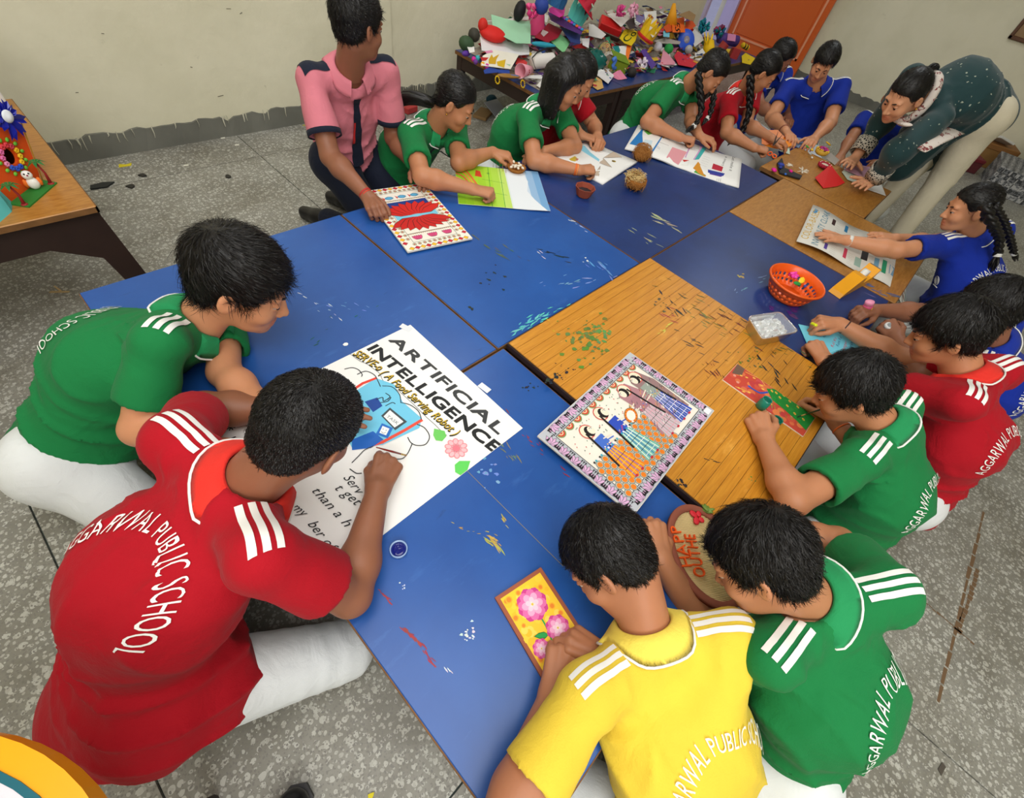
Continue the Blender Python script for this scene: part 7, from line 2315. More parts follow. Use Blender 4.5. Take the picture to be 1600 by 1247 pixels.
for i, a in enumerate((
    ((640, 990), zb, RED_, 5, (2.2, 2.0), 22, (1.2, 3.4)), ((600, 930), zb, RED_, 5, (2, 2.2), 10, (1, 2.4)), ((672, 1030), zb, RED_, 4, (1.6, 1.8), 8, (1.2, 3)),
    ((732, 992), zb, WHT_, 7, (1, .3), 16, (1, 3.0)), ((700, 1048), zb, WHT_, 3, (1, 1), 4, (.8, 2)), ((628, 913), zb, WHT_, 3, (1, 0), 5, (.8, 2.4)),
    ((782, 645), zb, RED_, 14, (2.4, 2.2), 16, (.8, 2.6)), ((840, 700), zb, RED_, 6, (2, 1.6), 6, (.8, 2)), ((776, 850), zb, YEL_, 5, (1, 1), 14, (1.2, 3.6)), ((740, 830), zb, YEL_, 8, (1.6, .4), 8, (.6, 1.6)), ((788, 812), zb, YEL_, 4, (1, 2), 6, (.8, 2)), ((792, 700), zb, (120, 130, 100), 9, (1, 1), 12, (1, 3)),
    ((765, 735), zb, (110, 150, 200), 11, (1, .2), 12, (1, 4)), ((830, 560 + 45), zb, DK_, 6, (1, 0), 8, (.8, 2.6)),
    ((785, 393), zb, (84, 96, 90), 12, (2, 1), 10, (1, 4)), ((880, 402), zb, DK_, 8, (2, .6), 8, (1, 4)), ((845, 398), zb, WHT_, 3, (1, 1), 3, (1, 2.4)), ((770, 435), zb, DK_, 12, (1, .4), 9, (1, 3)), ((735, 480), zb, DK_, 3, (1, 0), 3, (1, 3)), ((840, 500), zb, TEAL_, 10, (2, -1.1), 26, (1, 3.4)), ((820, 512), zb, TEAL_, 6, (2, -1.2), 10, (.8, 2.2)),
    ((898, 440), zb, (120, 150, 200), 14, (2, -.4), 16, (.8, 3)), ((945, 420), zb, (100, 140, 200), 8, (1, 1), 10, (1, 3.4)), ((915, 405), zb, WHT_, 3, (1, 0), 3, (1, 2.4)), ((1034, 345), zb, (170, 170, 140), 5, (1.6, .7), 10, (1, 3.6)), ((1010, 372), zb, (150, 160, 130), 6, (2, 1), 8, (1, 3)), ((900, 350), zb, WHT_, 5, (2, 1), 6, (.6, 1.8)),
    ((1155, 432), zb, YEL_, 3, (1, .3), 6, (1, 2.6)), ((1185, 440), zb, (110, 140, 180), 9, (2, -1), 8, (.8, 2.4)), ((1225, 472), zb, (70, 40, 110), 16, (1, .3), 14, (2, 6)), ((1385, 458), zb, (90, 110, 160), 10, (2, .6), 12, (.8, 2.6)),
    ((530, 510), zb, (40, 100, 60), 16, (2, -1), 8, (.6, 1.8)), ((505, 480), zb, WHT_, 12, (2, 1), 10, (.6, 2.0)), ((545, 475), zb, (120, 160, 220), 10, (2, .6), 8, (.6, 2)),
    ((915, 530), zb + .0205, GRN_, 16, (1, -.5), 70, (1.2, 4.2)), ((935, 520), zb + .0205, (90, 140, 80), 9, (1, .6), 26, (1, 3.6)), ((905, 545), zb + .0205, (206, 186, 50), 18, (2, 1.6), 9, (.6, 1.6)),
    ((870, 590), zb + .0205, DK_, 6, (1, -.6), 16, (1, 4)), ((890, 575), zb + .0205, DK_, 10, (1, .2), 9, (.6, 2)), ((1055, 478), zb + .0205, DK_, 10, (1, 1), 14, (.8, 3)), ((1032, 474), zb + .0205, (80, 80, 60), 6, (1, 0), 10, (1, 3)), ((1048, 495), zb + .0205, RED_, 7, (1.6, .6), 8, (.8, 2.4)), ((1040, 512), zb + .0205, (206, 206, 90), 6, (2, -1), 8, (.6, 2)),
    ((1110, 505), zb + .0205, (110, 120, 60), 14, (1.6, 1), 18, (.8, 3)), ((1145, 510), zb + .0205, (96, 40, 30), 16, (1.6, .8), 18, (.8, 2.8)), ((1090, 545), zb + .0205, DK_, 14, (1.4, .6), 14, (.6, 2.6)), ((1175, 560), zb + .0205, (96, 110, 50), 16, (1, .6), 20, (.8, 3)), ((1215, 585), zb + .0205, DK_, 14, (1, 1.4), 14, (.8, 3)), ((1230, 545), zb + .0205, (60, 100, 50), 16, (2, 1), 12, (.6, 2.2)), ((1115, 580), zb + .0205, (110, 50, 30), 10, (1, 1), 14, (.8, 3)), ((1090, 470), zb + .0205, (60, 70, 40), 16, (2, 1), 14, (.6, 2.4)),
    ((1118, 722), zb + .0205, DK_, 5, (1.6, .6), 5, (.6, 1.8)), ((1174, 748), zb + .0205, (30, 120, 60), 3, (1, 0), 4, (.8, 1.8)), ((1065, 755), zb + .0205, DK_, 5, (1, .6), 10, (.8, 2.6)), ((1205, 745), zb + .0205, DK_, 4, (1, 1.4), 6, (.6, 2)),
)):
    px, z_, col, spr, st_, bits, rr = a
    stain(px, z_, col, None, seed=i + 3, spread=spr, stretch=st_, bits=bits, r=rr, n=9)
# thin joint line that runs across the near blue table
tb = [o for o in bpy.data.objects if o.name == 'low_table.003'][0]; top = [q for q in tb.children if q.name.startswith('tabletop')][0]
m = MB(); a, b_ = at(722, 728, zb), at(880, 885, zb); d = nrm(b_ - a); m.box(np.append(((a + b_) / 2)[:2], zb + .0003), (np.linalg.norm(b_ - a), .0011, .0003), rotz(math.atan2(d[1], d[0])), lin((140, 130, 90)))
m.build('joint_line', M_PAINTINK, top, np.array([tb.location.x, tb.location.y, 0]), ink=True)

# ------------------------------------------------------------------ heap of children's crafts on the back tables
def heap_z(y):
    return .374 + .30 * max(0.0, min(y, 2.60) - 1.98)
def hp(px, py, up=0.0):
    """point where the sight line meets the sloping top of the heap"""
    lo_, hi_ = 1.75, 2.62
    for _ in range(30):
        y = (lo_ + hi_) / 2
        if aty(px, py, y)[2] > heap_z(y) + up: lo_ = y
        else: hi_ = y
    return aty(px, py, (lo_ + hi_) / 2)
ZA, ZB = zoomer(690, 0, 6.4), zoomer(920, 0, 5.926)
_cm = {}
def cm(col, rough=.65):
    k = (col, rough)
    if k not in _cm: _cm[k] = plain('craft_colour', col, rough, 0.35, 0, 60, 0.08, 12)
    return _cm[k]
def card(z, pts, col, label, cat='card', up=0.0, lift=.0, name='craft_card', th=.0022):
    P = [hp(*q, up) for q in z(*pts)]; c = sum(P) / len(P); P = [p + np.array([0, 0, lift]) for p in P]
    nv = nrm(np.cross(P[1] - P[0], P[2] - P[0])); nv = nv if nv[2] > 0 else -nv
    n = len(P); V = [p - nv * th / 2 for p in P] + [p + nv * th / 2 for p in P]
    F = [tuple(range(n))[::-1], tuple(range(n, 2 * n))] + [(i, (i + 1) % n, n + (i + 1) % n, n + i) for i in range(n)]
    o = mesh_obj(name, V, F, cm(col), None, c); tag(o, label, cat); o['n'] = 0; del o['n']
    return o, P, nv, c
def inked(o, P, nv, c, polys):
    m = MB()
    for pts, col in polys: m.add([p + nv * .0022 for p in pts], [tuple(range(len(pts)))], lin(col))
    m.build('print', M_INK, o, c, ink=True)
def blobt(z, q, r, col, label, name, cat, up=.02, rot=(0, 0, 0), n=12, extra=None):
    p = hp(*z(q)[0], up); m = MB(); m.sm = True; m.ball(p, r, n, euler(*rot)); return single(m, name, cm(col), p, label, cat, True), p
def crepe(z, q, r, cols, label, name='crepe_flower', up=.03, n=26, cat='paper flower'):
    p = hp(*z(q)[0], up); g_ = random.Random(int(q[0])); m = MB()
    for k in range(n):
        v = nrm((g_.gauss(0, 1), g_.gauss(0, 1), g_.gauss(0, 1))); m.ball(p + v * r * .6, (r * .42, r * .30, r * .10), 7, euler(g_.uniform(0, 3), g_.uniform(0, 3), g_.uniform(0, 3)), lin(cols[k % len(cols)]))
    return single(m, name, M_INK, p, label, cat, True, None, True)
def crown(z, q, r, h, col, label, n=9, up=.0, tilt=(.2, .1, 0), band=None, name='party_headpiece'):
    p = hp(*z(q)[0], up); Rm = euler(*tilt); t = thing(name, p, label, 'paper crown'); V, F = [], []
    for k in range(n * 2):
        a = math.pi * k / n; e = h if k % 2 else h * .45
        for rr in (r, r * .96):
            V += [p + Rm @ np.array([math.cos(a) * rr, math.sin(a) * rr, 0]), p + Rm @ np.array([math.cos(a) * rr * 1.12, math.sin(a) * rr * 1.12, e])]
    N2 = n * 2
    for k in range(N2):
        j = (k + 1) % N2; F += [(4 * k, 4 * j, 4 * j + 1, 4 * k + 1), (4 * k + 2, 4 * k + 3, 4 * j + 3, 4 * j + 2), (4 * k + 1, 4 * j + 1, 4 * j + 3, 4 * k + 3), (4 * k, 4 * k + 2, 4 * j + 2, 4 * j)]
    mesh_obj('crown_wall', V, F, cm(col), t, p)
    if band:
        m = MB(); m.tube([p + Rm @ np.array([math.cos(a) * r * 1.03, math.sin(a) * r * 1.03, h * .12]) for a in np.linspace(0, 2 * math.pi, 25)], h * .08, 6, cap=False); m.build('band', cm(band), t, p)
    return t
def cone(z, q, r0, r1, L, d, col, label, name='paper_cone', up=.02, mouth=None):
    p = hp(*z(q)[0], up); d = nrm(d); t = thing(name, p, label, 'paper cone'); Rm = frame(d)
    m = MB(); m.sm = True; m.lathe([(r0, -L / 2), (r1, L / 2), (r1 * .93, L / 2), (r0 * .9, -L * .4)], p, 22, Rm); m.build('cone_wall', cm(col), t, p)
    if mouth: m = MB(); m.lathe([(r1 * .92, L * .47), (0, L * .40)], p, 22, Rm); m.build('mouth', cm(mouth), t, p)
    return t
# ---- left half
card(ZA, ((385, 370), (870, 450), (880, 545), (700, 560), (400, 505)), (226, 224, 226), 'large white sheet under the red cap', 'paper', .0)
o, P, nv, c = card(ZA, ((395, 655), (410, 560), (520, 500), (775, 545), (690, 692)), (232, 228, 214), 'cream drawing with gold stars at the heap\'s left', 'drawing', .012)
g2 = lambda *q: [hp(*x, .012) + nv * .0 for x in ZA(*q)]
inked(o, P, nv, c, [(g2((470, 600), (500, 545), (515, 580), (575, 545), (545, 600), (540, 645), (470, 640)), (206, 162, 34)), (g2((550, 620), (640, 598), (625, 680), (560, 660)), (214, 176, 30)), (g2((390, 575), (470, 580), (440, 610), (400, 612)), (190, 36, 40)), (g2((430, 515), (500, 505), (515, 525), (450, 540)), (226, 140, 180)), (g2((640, 640), (690, 650), (680, 665)), (170, 206, 170))])
card(ZA, ((495, 145), (700, 205), (890, 215), (890, 438), (745, 432), (515, 310)), (160, 212, 176), 'mint green folded card leaning on the red cap', 'card', .05)
card(ZA, ((415, 215), (520, 205), (870, 165), (880, 200), (600, 215)), (222, 218, 214), 'white card behind the mint green card', 'card', .04)
t = thing('felt_beret', hp(*ZA((510, 360))[0], .02), 'bright red felt beret under the mint card', 'beret'); p = np.array(t.location)
m = MB(); m.sm = True; m.ball(p + (0, 0, .01), (.085, .06, .035), 18, euler(.2, .1, -.5)); m.build('crown', cm((212, 34, 28)), t, p)
m = MB(); m.sm = True; m.ball(p + (-.055, .035, .045), (.032, .028, .035), 14); m.build('peak', cm((206, 40, 30)), t, p)
blobt(ZA, (250, 440), (.052, .045, .038), (52, 78, 50), 'dark green felt hat at the heap\'s left end', 'felt_hat', 'hat', .02, (.2, .3, .3), 14)
blobt(ZA, (325, 350), (.036, .036, .034), (56, 54, 46), 'grey-brown papier-mache ball above the green hat', 'papier_mache_ball', 'ball', .05)
o, P, nv, c = card(ZA, ((255, 465), (290, 432), (325, 470), (330, 520), (280, 530)), (228, 226, 222), 'small white paper mask by the green hat', 'mask', .03)
blobt(ZA, (245, 535), (.030, .018, .014), (90, 50, 150), 'purple clay lump at the front left of the heap', 'clay_lump', 'clay lump', .0)
for k, (q, col) in enumerate((((322, 592), (214, 40, 150)), ((360, 580), (60, 180, 190)), ((410, 645), (236, 170, 40)), ((452, 662), (206, 50, 160)), ((340, 618), (110, 60, 150)))):
    blobt(ZA, q, (.014, .014, .014), col, ['magenta', 'turquoise', 'orange', 'pink', 'violet'][k] + ' pompom on the front edge of the heap', 'pompom', 'pompom', .004, n=8)
card(ZA, ((420, 705), (480, 670), (560, 695), (680, 700), (680, 745), (560, 725), (430, 738)), (36, 66, 150), 'royal blue cutout at the table\'s front edge', 'cutout', .004)
t = cone(ZA, (840, 705), .020, .038, .13, (-.9, -.2, .1), (232, 160, 176), 'pink paper cup with red flowers', 'paper_cup', .02)
m = MB(); p = np.array(t.location)
for k in range(6): m.ball(p + np.array([-.01 + .012 * math.cos(k), -.028, .012 * math.sin(k)]), .006, 6)
m.build('paper_flower', cm((170, 30, 50)), t, p)
t = thing('paper_roll', hp(*ZA((1010, 610))[0], .03), 'white paper roll with a black strap', 'paper roll'); p = np.array(t.location)
m = MB(); m.sm = True; m.lathe([(.034, -.075), (.038, -.07), (.038, .07), (.034, .075)], p, 20, frame((.9, -.3, .1))); m.build('roll', cm((226, 222, 218)), t, p)
m = MB(); m.tube([hp(*q, u) for q, u in zip(ZA((965, 740), (930, 660), (905, 580), (960, 520), (1050, 485), (1130, 480), (1180, 545)), (.01, .04, .06, .07, .07, .07, .05))], .006, 6, flat=.3); m.build('strap', cm((30, 30, 34)), t, p)
blobt(ZA, (1020, 447), (.085, .018, .014), (40, 150, 176), 'long turquoise paper boat above the white roll', 'paper_boat', 'paper boat', .05, (0, 0, -.55), 14)
t = cone(ZA, (960, 210), .030, .062, .17, (-.25, -.25, -.9), (228, 74, 130), 'tall pink paper hat with a frilled rim', 'party_hat', .07, (226, 170, 40))
crepe(ZA, (905, 105), .05, [(222, 60, 130), (206, 50, 120), (236, 100, 150)], 'frilly pink crepe rosette on the party hat', up=.16)
blobt(ZA, (782, 110), (.042, .036, .055), (22, 22, 26), 'black felt pouch near the wall', 'felt_pouch', 'pouch', .10, (.2, .2, .4), 14)
blobt(ZA, (1000, 55), (.045, .045, .045), (40, 66, 150), 'glittery blue ball behind the pink hat', 'glitter_ball', 'ball', .20)
card(ZA, ((1070, 90), (1100, 70), (1235, 65), (1225, 150), (1180, 175), (1080, 120)), (222, 60, 160), 'magenta paper band behind the purple fan', 'paper band', .16)
o, P, nv, c = card(ZA, ((1062, 120), (1180, 165), (1410, 315), (1395, 348), (1250, 285), (1095, 205)), (84, 50, 120), 'purple paper fan with a bright fringe', 'paper fan', .11)
m = MB()
for k in range(9):
    a = P[1] + (P[2] - P[1]) * (k + .5) / 9; m.ball(a + nv * .008, (.014, .014, .008), 7, None, lin([(236, 110, 60), (170, 70, 200), (60, 150, 210)][k % 3]))
m.build('fringe', M_INK, o, c, True, ink=True)
crown(ZA, (1335, 205), .060, .13, (90, 206, 200), 'turquoise spiked paper crown', 6, .07, (.3, .15, .2))
crown(ZA, (1140, 60), .055, .09, (40, 96, 150), 'deep blue paper crown against the wall', 6, .20, (.1, .1, 0))
t = thing('paper_hat', hp(*ZA((1400, 50))[0], .20), 'crimson paper hat with pale green patches', 'paper hat'); p = np.array(t.location)
m = MB(); m.sm = True; m.lathe([(.11, 0), (.11, .006), (.062, .012), (.052, .08), (.0, .085)], p, 20, euler(.5, .35, .3)); m.build('hat', cm((190, 30, 56)), t, p)
for k in range(5): m = MB(); m.box(p + euler(.5, .35, .3) @ np.array([math.cos(k * 1.1 + 3.4) * .060, math.sin(k * 1.1 + 3.4) * .060, .045]), (.020, .020, .006), euler(.9, .3, k)); m.build('patch', cm((176, 206, 180)), t, p)
crepe(ZA, (1465, 135), .04, [(190, 26, 50), (206, 40, 60)], 'dark red tinsel star below the crimson hat', 'tinsel_star', .14, 16, 'tinsel')
o, P, nv, c = card(ZA, ((930, 372), (1070, 230), (1210, 300), (1160, 380), (1060, 425)), (150, 20, 44), 'dark red card with a pale diamond', 'card', .06)
inked(o, P, nv, c, [([hp(*x, .06) for x in ZA((990, 340), (1010, 298), (1068, 325), (1020, 370))], (206, 190, 190))])
card(ZA, ((1080, 400), (1140, 310), (1290, 420), (1222, 532), (1150, 470)), (130, 200, 140), 'leaf green card beside the white roll', 'card', .04)
card(ZA, ((1182, 265), (1290, 300), (1390, 352), (1380, 442), (1290, 420)), (44, 60, 120), 'navy card with sequins below the fan', 'card', .07)
t = thing('fish_craft', hp(*ZA((670, 780))[0], .0), 'glittering gold and blue fish with yellow chain loops', 'fish craft'); p = np.array(t.location)
m = MB(); m.sm = True; m.ball(p + (0, 0, .010), (.075, .026, .010), 16, euler(0, 0, -.45)); m.build('body', cm((150, 110, 50), .35), t, p)
m = MB(); m.sm = True; m.ball(p + (.012, -.012, .012), (.05, .012, .008), 12, euler(0, 0, -.45)); m.build('belly', cm((60, 110, 180), .35), t, p)
for q in ((558, 800), (812, 840)):
    c_ = hp(*ZA(q)[0], .006); m = MB()
    for k in range(12): m.ball(c_ + np.array([math.cos(k * .5236) * .016, math.sin(k * .5236) * .016 * .5, math.sin(k * .5236) * .016]), .0045, 6)
    m.build('chain_loop', cm((226, 186, 20)), t, p, True)
card(ZA, ((790, 780), (860, 755), (1000, 752), (1000, 790), (880, 782)), (222, 222, 220), 'white cloth strip at the table\'s front edge', 'cloth', .004)
t = thing('balloon_bag', hp(*ZA((1540, 610))[0], .02), 'crumpled dark teal foil bag', 'foil bag'); p = np.array(t.location)
V, F = [], []
g_ = np.random.default_rng(6); mb = MB(); mb.ball((0, 0, 0), 1, 20)
V = np.array(mb.v); V = V * (.085, .07, .06) * (1 + .16 * np.sin(V @ np.array([9, 4, 2]) * 2) * np.sin(V @ np.array([2, 8, 5]) * 2))[:, None] + p
mesh_obj('foil', V, mb.f, plain('teal_foil', (0, 92, 84), .25, .6), t, p, True)
card(ZA, ((1305, 460), (1440, 425), (1465, 440), (1450, 480), (1380, 550), (1360, 500)), (190, 30, 34), 'red ribbon cutout left of the teal bag', 'ribbon', .03)
card(ZA, ((1400, 385), (1480, 385), (1470, 480), (1410, 450)), (222, 220, 222), 'white tag card beside the navy card', 'card', .05)
o, P, nv, c = card(ZA, ((1470, 780), (1500, 745), (1600, 800), (1620, 880), (1560, 900), (1490, 850)), (206, 164, 96), 'tan puppet cutout with a red label', 'cutout', .002)
inked(o, P, nv, c, [([hp(*x, .002) for x in ZA((1490, 815), (1560, 845), (1545, 870), (1480, 850))], (180, 30, 50))])
# ---- right half
t = thing('craft_box', hp(*ZB((200, 240))[0], .05), 'red covered box lying open on the heap', 'box'); p = np.array(t.location)
m = MB(); m.bevel_box(p, (.17, .08, .05), .004, euler(.5, .15, -.75)); m.build('box', cm((206, 40, 40), .4), t, p)
m = MB(); m.box(p + euler(.5, .15, -.75) @ np.array([0, -.055, -.03]), (.19, .004, .08), euler(1.1, .15, -.75)); m.build('lid', cm((96, 74, 66)), t, p)
def worded(pts, col, word, tcol, label, a, b, hgt, up):
    o, P, nv, c = card(ZB, pts, col, label, 'card', up)
    A_, B_ = hp(*ZB(a)[0], up), hp(*ZB(b)[0], up); d = nrm(B_ - A_); u_ = np.cross(nv, d); gl = glyphs(word); tot = sum(g_[2] for g_ in gl); L = np.linalg.norm(B_ - A_); x = 0; m = MB()
    for (v, f, w) in gl:
        for dx in (-.0015, 0, .0015):
            if len(v): m.add([A_ + d * ((x + vx) * L / tot + dx) + u_ * vy * hgt / .7 + nv * .0025 for vx, vy in v], f, lin(tcol))
        x += w
    m.build('print', M_INK, o, c, ink=True)
worded(((285, 355), (330, 272), (400, 280), (458, 292), (430, 380), (395, 425), (330, 400)), (226, 196, 20), 'Co', (20, 90, 40), 'yellow card lettered Co', (345, 400), (450, 310), .045, .05)
crown(ZB, (510, 370), .060, .14, (232, 190, 24), 'tall yellow paper crown with red letters', 7, .05, (.25, .2, 0), (200, 40, 40))
o, P, nv, c = card(ZB, ((510, 112), (625, 100), (628, 322), (590, 348), (530, 250)), (222, 220, 216), 'white card with a crossed red circle', 'card', .12)
q0 = hp(*ZB((570, 160))[0], .12); ex2 = nrm(P[1] - P[0]); ey2 = np.cross(nv, ex2); m = MB()
m.tube([q0 + nv * .004 + (ex2 * math.cos(a) + ey2 * math.sin(a)) * .022 for a in np.linspace(0, 6.283, 21)], .0025, 5, cap=False)
for sg in (-1, 1): m.tube([q0 + nv * .004 + (ex2 * .7 + ey2 * .7 * sg) * .02, q0 + nv * .004 - (ex2 * .7 + ey2 * .7 * sg) * .02], .0025, 5)
m.build('print', cm((150, 40, 40)), o, c)
worded(((768, 182), (880, 158), (892, 300), (775, 300)), (232, 104, 24), 'ES', BK, 'orange card with black letters ES', (795, 190), (800, 290), .05, .10)
card(ZB, ((895, 200), (960, 190), (990, 240), (930, 285), (890, 270)), (222, 84, 24), 'orange zigzag card right of the ES card', 'card', .09)
card(ZB, ((690, 250), (770, 200), (770, 290), (720, 300)), (206, 80, 30), 'burnt orange scrap left of the ES card', 'card', .09)
p = hp(*ZB((905, 368))[0], .05); t = thing('paper_ring', p, 'blue paper plate ring with silver centre', 'paper plate'); Rm = frame((-.5, -.7, .6))
m = MB(); m.sm = True; m.lathe([(.030, -.004), (.075, -.008), (.078, -.004), (.075, .0), (.030, .004)], p, 24, Rm); m.build('plate', cm((40, 84, 200), .4), t, p)
m = MB(); m.sm = True; m.lathe([(.028, .0), (.026, .006), (0, .008)], p, 18, Rm); m.build('centre', cm((150, 140, 150), .3), t, p)
t = cone(ZB, (1110, 450), .040, .052, .10, (-.2, -.5, -.8), (236, 190, 10), 'yellow paper hand puppet', 'hand_puppet', .03); p = np.array(t.location)
for k in range(5): a = k * .9; m = MB(); m.tube([p + np.array([math.cos(a) * .035, math.sin(a) * .03 + .02, .03]), p + np.array([math.cos(a) * .055, math.sin(a) * .05 + .04, .09])], [.012, .006], 6, flat=.4); m.build('paper_finger', cm((238, 196, 20)), t, p)
t = thing('paper_roll', hp(*ZB((1290, 365))[0], .05), 'purple paper roll with a pink patch', 'paper roll'); p = np.array(t.location)
m = MB(); m.sm = True; m.lathe([(.040, -.10), (.042, .10), (.034, .10), (.034, .09)], p, 20, frame((.85, -.45, -.05))); m.build('roll', cm((80, 50, 130)), t, p)
m = MB(); m.box(p + (-.03, -.035, .025), (.09, .004, .05), euler(-.6, 0, -.5)); m.build('patch', cm((206, 130, 170)), t, p)
crepe(ZB, (1070, 240), .06, [(0, 120, 140), (20, 140, 150), (0, 90, 120)], 'teal crepe garland near the doorway', 'crepe_garland', .10, 28, 'garland')
crepe(ZB, (1210, 290), .06, [(120, 30, 60), (40, 60, 130), (150, 50, 90), (0, 110, 120)], 'maroon and blue streamer bunch near the doorway', 'streamer_bunch', .08, 28, 'streamers')
card(ZB, ((940, 320), (1000, 240), (1065, 370), (980, 435)), (216, 214, 212), 'white paper fan right of the blue plate', 'paper fan', .05)
o, P, nv, c = card(ZB, ((215, 432), (400, 420), (340, 645), (270, 520)), (232, 232, 230), 'teal white and orange tricolour card', 'card', .03)
inked(o, P, nv, c, [([hp(*x, .03) for x in ZB((215, 432), (275, 428), (290, 470), (270, 520))], (0, 130, 130)), ([hp(*x, .03) for x in ZB((350, 423), (400, 420), (340, 645), (325, 620))], (244, 124, 40))])
t = thing('craft_box', hp(*ZB((270, 610))[0], .02), 'olive green paper box with leaf trim', 'box'); p = np.array(t.location)
m = MB(); m.bevel_box(p, (.11, .08, .07), .004, euler(.1, .15, -.5)); m.build('box', cm((130, 150, 36)), t, p)
m = MB(); m.box(p + (0, 0, .05), (.13, .10, .004), euler(.25, .2, -.5)); m.build('lid', cm((110, 140, 30)), t, p)
blobt(ZB, (395, 672), (.052, .036, .034), (44, 40, 36), 'dark egg-shaped mouse at the table\'s front edge', 'clay_mouse', 'clay mouse', .015, (0, .2, .5), 14)
crepe(ZB, (495, 605), .055, [(236, 226, 238), (222, 206, 228), (240, 236, 242)], 'white and lilac crepe ball', 'crepe_ball', .02, 34)
card(ZB, ((480, 470), (520, 455), (625, 600), (580, 640)), (86, 60, 150), 'purple ribbon strip beside the lilac ball', 'ribbon', .04)
card(ZB, ((70, 690), (150, 630), (235, 700), (180, 775)), (226, 224, 226), 'small white card at the front of the heap', 'card', .01)
t = thing('clay_numeral', hp(*ZB((205, 630))[0], .02), 'light blue clay numeral on the white card', 'clay numeral'); p = np.array(t.location)
m = MB(); m.sm = True; m.tube([p + np.array([x, -.01, z]) for x, z in ((-.02, .05), (.0, .06), (.015, .045), (.0, .02), (.02, .0), (.04, .0))], .012, 8); m.build('stroke', cm((80, 130, 220)), t, p)
card(ZB, ((660, 600), (690, 450), (800, 580), (790, 600)), (226, 150, 170), 'pink paper triangle right of the lilac ball', 'paper triangle', .02)
o, P, nv, c = card(ZB, ((790, 520), (820, 470), (900, 520), (1010, 580), (960, 625), (830, 600)), (206, 40, 60), 'red paper arc with a gold edge', 'paper arc', .01)
inked(o, P, nv, c, [([hp(*x, .01) for x in ZB((820, 470), (900, 520), (1010, 580), (1000, 590), (890, 532), (815, 482))], (222, 170, 40))])
o, P, nv, c = card(ZB, ((640, 590), (760, 545), (815, 600), (700, 620)), (226, 226, 226), 'white sheet printed with a blue bird', 'paper', .012)
inked(o, P, nv, c, [([hp(*x, .012) for x in ZB((690, 590), (740, 578), (770, 590), (720, 605))], (70, 90, 140))])
blobt(ZB, (740, 452), (.036, .036, .034), (30, 150, 70), 'shiny green ball in the middle of the heap', 'bauble', 'bauble', .04)
blobt(ZB, (640, 435), (.045, .034, .032), (196, 196, 206), 'silver grey bulb left of the green ball', 'paper_bulb', 'bulb', .04, (.3, 0, .4))
blobt(ZB, (925, 458), (.040, .030, .030), (176, 176, 178), 'crumpled silver foil cup below the blue plate', 'foil_cup', 'foil cup', .03, (.2, .3, 0))
t = thing('bee_craft', hp(*ZB((1430, 440))[0], .03), 'black and yellow bee craft near the door', 'bee craft'); p = np.array(t.location)
for k in range(5): m = MB(); m.sm = True; m.ball(p + np.array([-.03 + .016 * k, -.006 * k, .02 - .004 * k]), (.014, .022, .022), 10); m.build('stripe', cm((28, 26, 26) if k % 2 else (226, 180, 20)), t, p)
card(ZB, ((1415, 520), (1450, 490), (1540, 540), (1500, 600), (1420, 580)), (226, 196, 20), 'yellow paper petal at the heap\'s right end', 'paper petal', .006)
p = hp(*ZB((1225, 455))[0], .02); m = MB(); m.sm = True; m.lathe([(.036, 0), (.038, .004), (.038, .05), (.034, .05), (.034, .01), (0, .008)], p, 20, euler(.3, .2, 0)); single(m, 'tin_can', cm((170, 60, 56), .4), p, 'open red-banded tin near the yellow puppet', 'tin')
p = hp(*ZB((1345, 500))[0], .02); m = MB(); m.bevel_box(p, (.10, .07, .08), .005, euler(.1, .2, .6)); single(m, 'craft_box', cm((150, 34, 34)), p, 'small dark red carton at the right of the heap', 'box')
card(ZB, ((690, 290), (750, 272), (745, 345), (690, 340)), (120, 196, 216), 'light blue card below the white signed card', 'card', .08)
card(ZB, ((0, 220), (60, 240), (160, 320), (120, 360), (0, 330)), (214, 212, 210), 'white card left of the red box', 'card', .05)
card(ZB, ((170, 130), (250, 120), (420, 125), (350, 200), (300, 250)), (216, 212, 206), 'white folded paper behind the red box', 'paper', .10)
crepe(ZB, (300, 110), .05, [(206, 50, 130), (222, 90, 150)], 'magenta crepe bow against the wall', 'crepe_bow', .16, 18)
crepe(ZB, (415, 95), .05, [(232, 170, 196), (226, 150, 180)], 'pale pink crepe bow against the wall', 'crepe_bow', .16, 18)
card(ZB, ((820, 140), (930, 100), (990, 140), (970, 200), (880, 160)), (150, 120, 80), 'brown cardboard flap near the wall', 'cardboard', .15)
t = cone(ZB, (775, 130), .012, .050, .13, (.1, -.2, -.95), (230, 160, 30), 'yellow and red party cone by the wall', 'party_cone', .14)
p = hp(*ZB((150, 460))[0], .03); m = fibres(p, .035, 140, 9, 1, .03); single(m, 'straw_ball', bpy.data.materials['straw'], p, 'ball of loose straw above the olive box', 'straw ball')
card(ZB, ((430, 130), (520, 160), (490, 220), (440, 190)), (120, 110, 160), 'lavender card behind the yellow crown', 'card', .13)
card(ZB, ((340, 200), (420, 160), (430, 260), (380, 270)), (60, 50, 50), 'dark cutout card left of the yellow crown', 'card', .10)
card(ZB, ((600, 380), (700, 350), (850, 385), (840, 410), (650, 400)), (176, 168, 160), 'stack of grey papers in front of the plate', 'paper', .04)
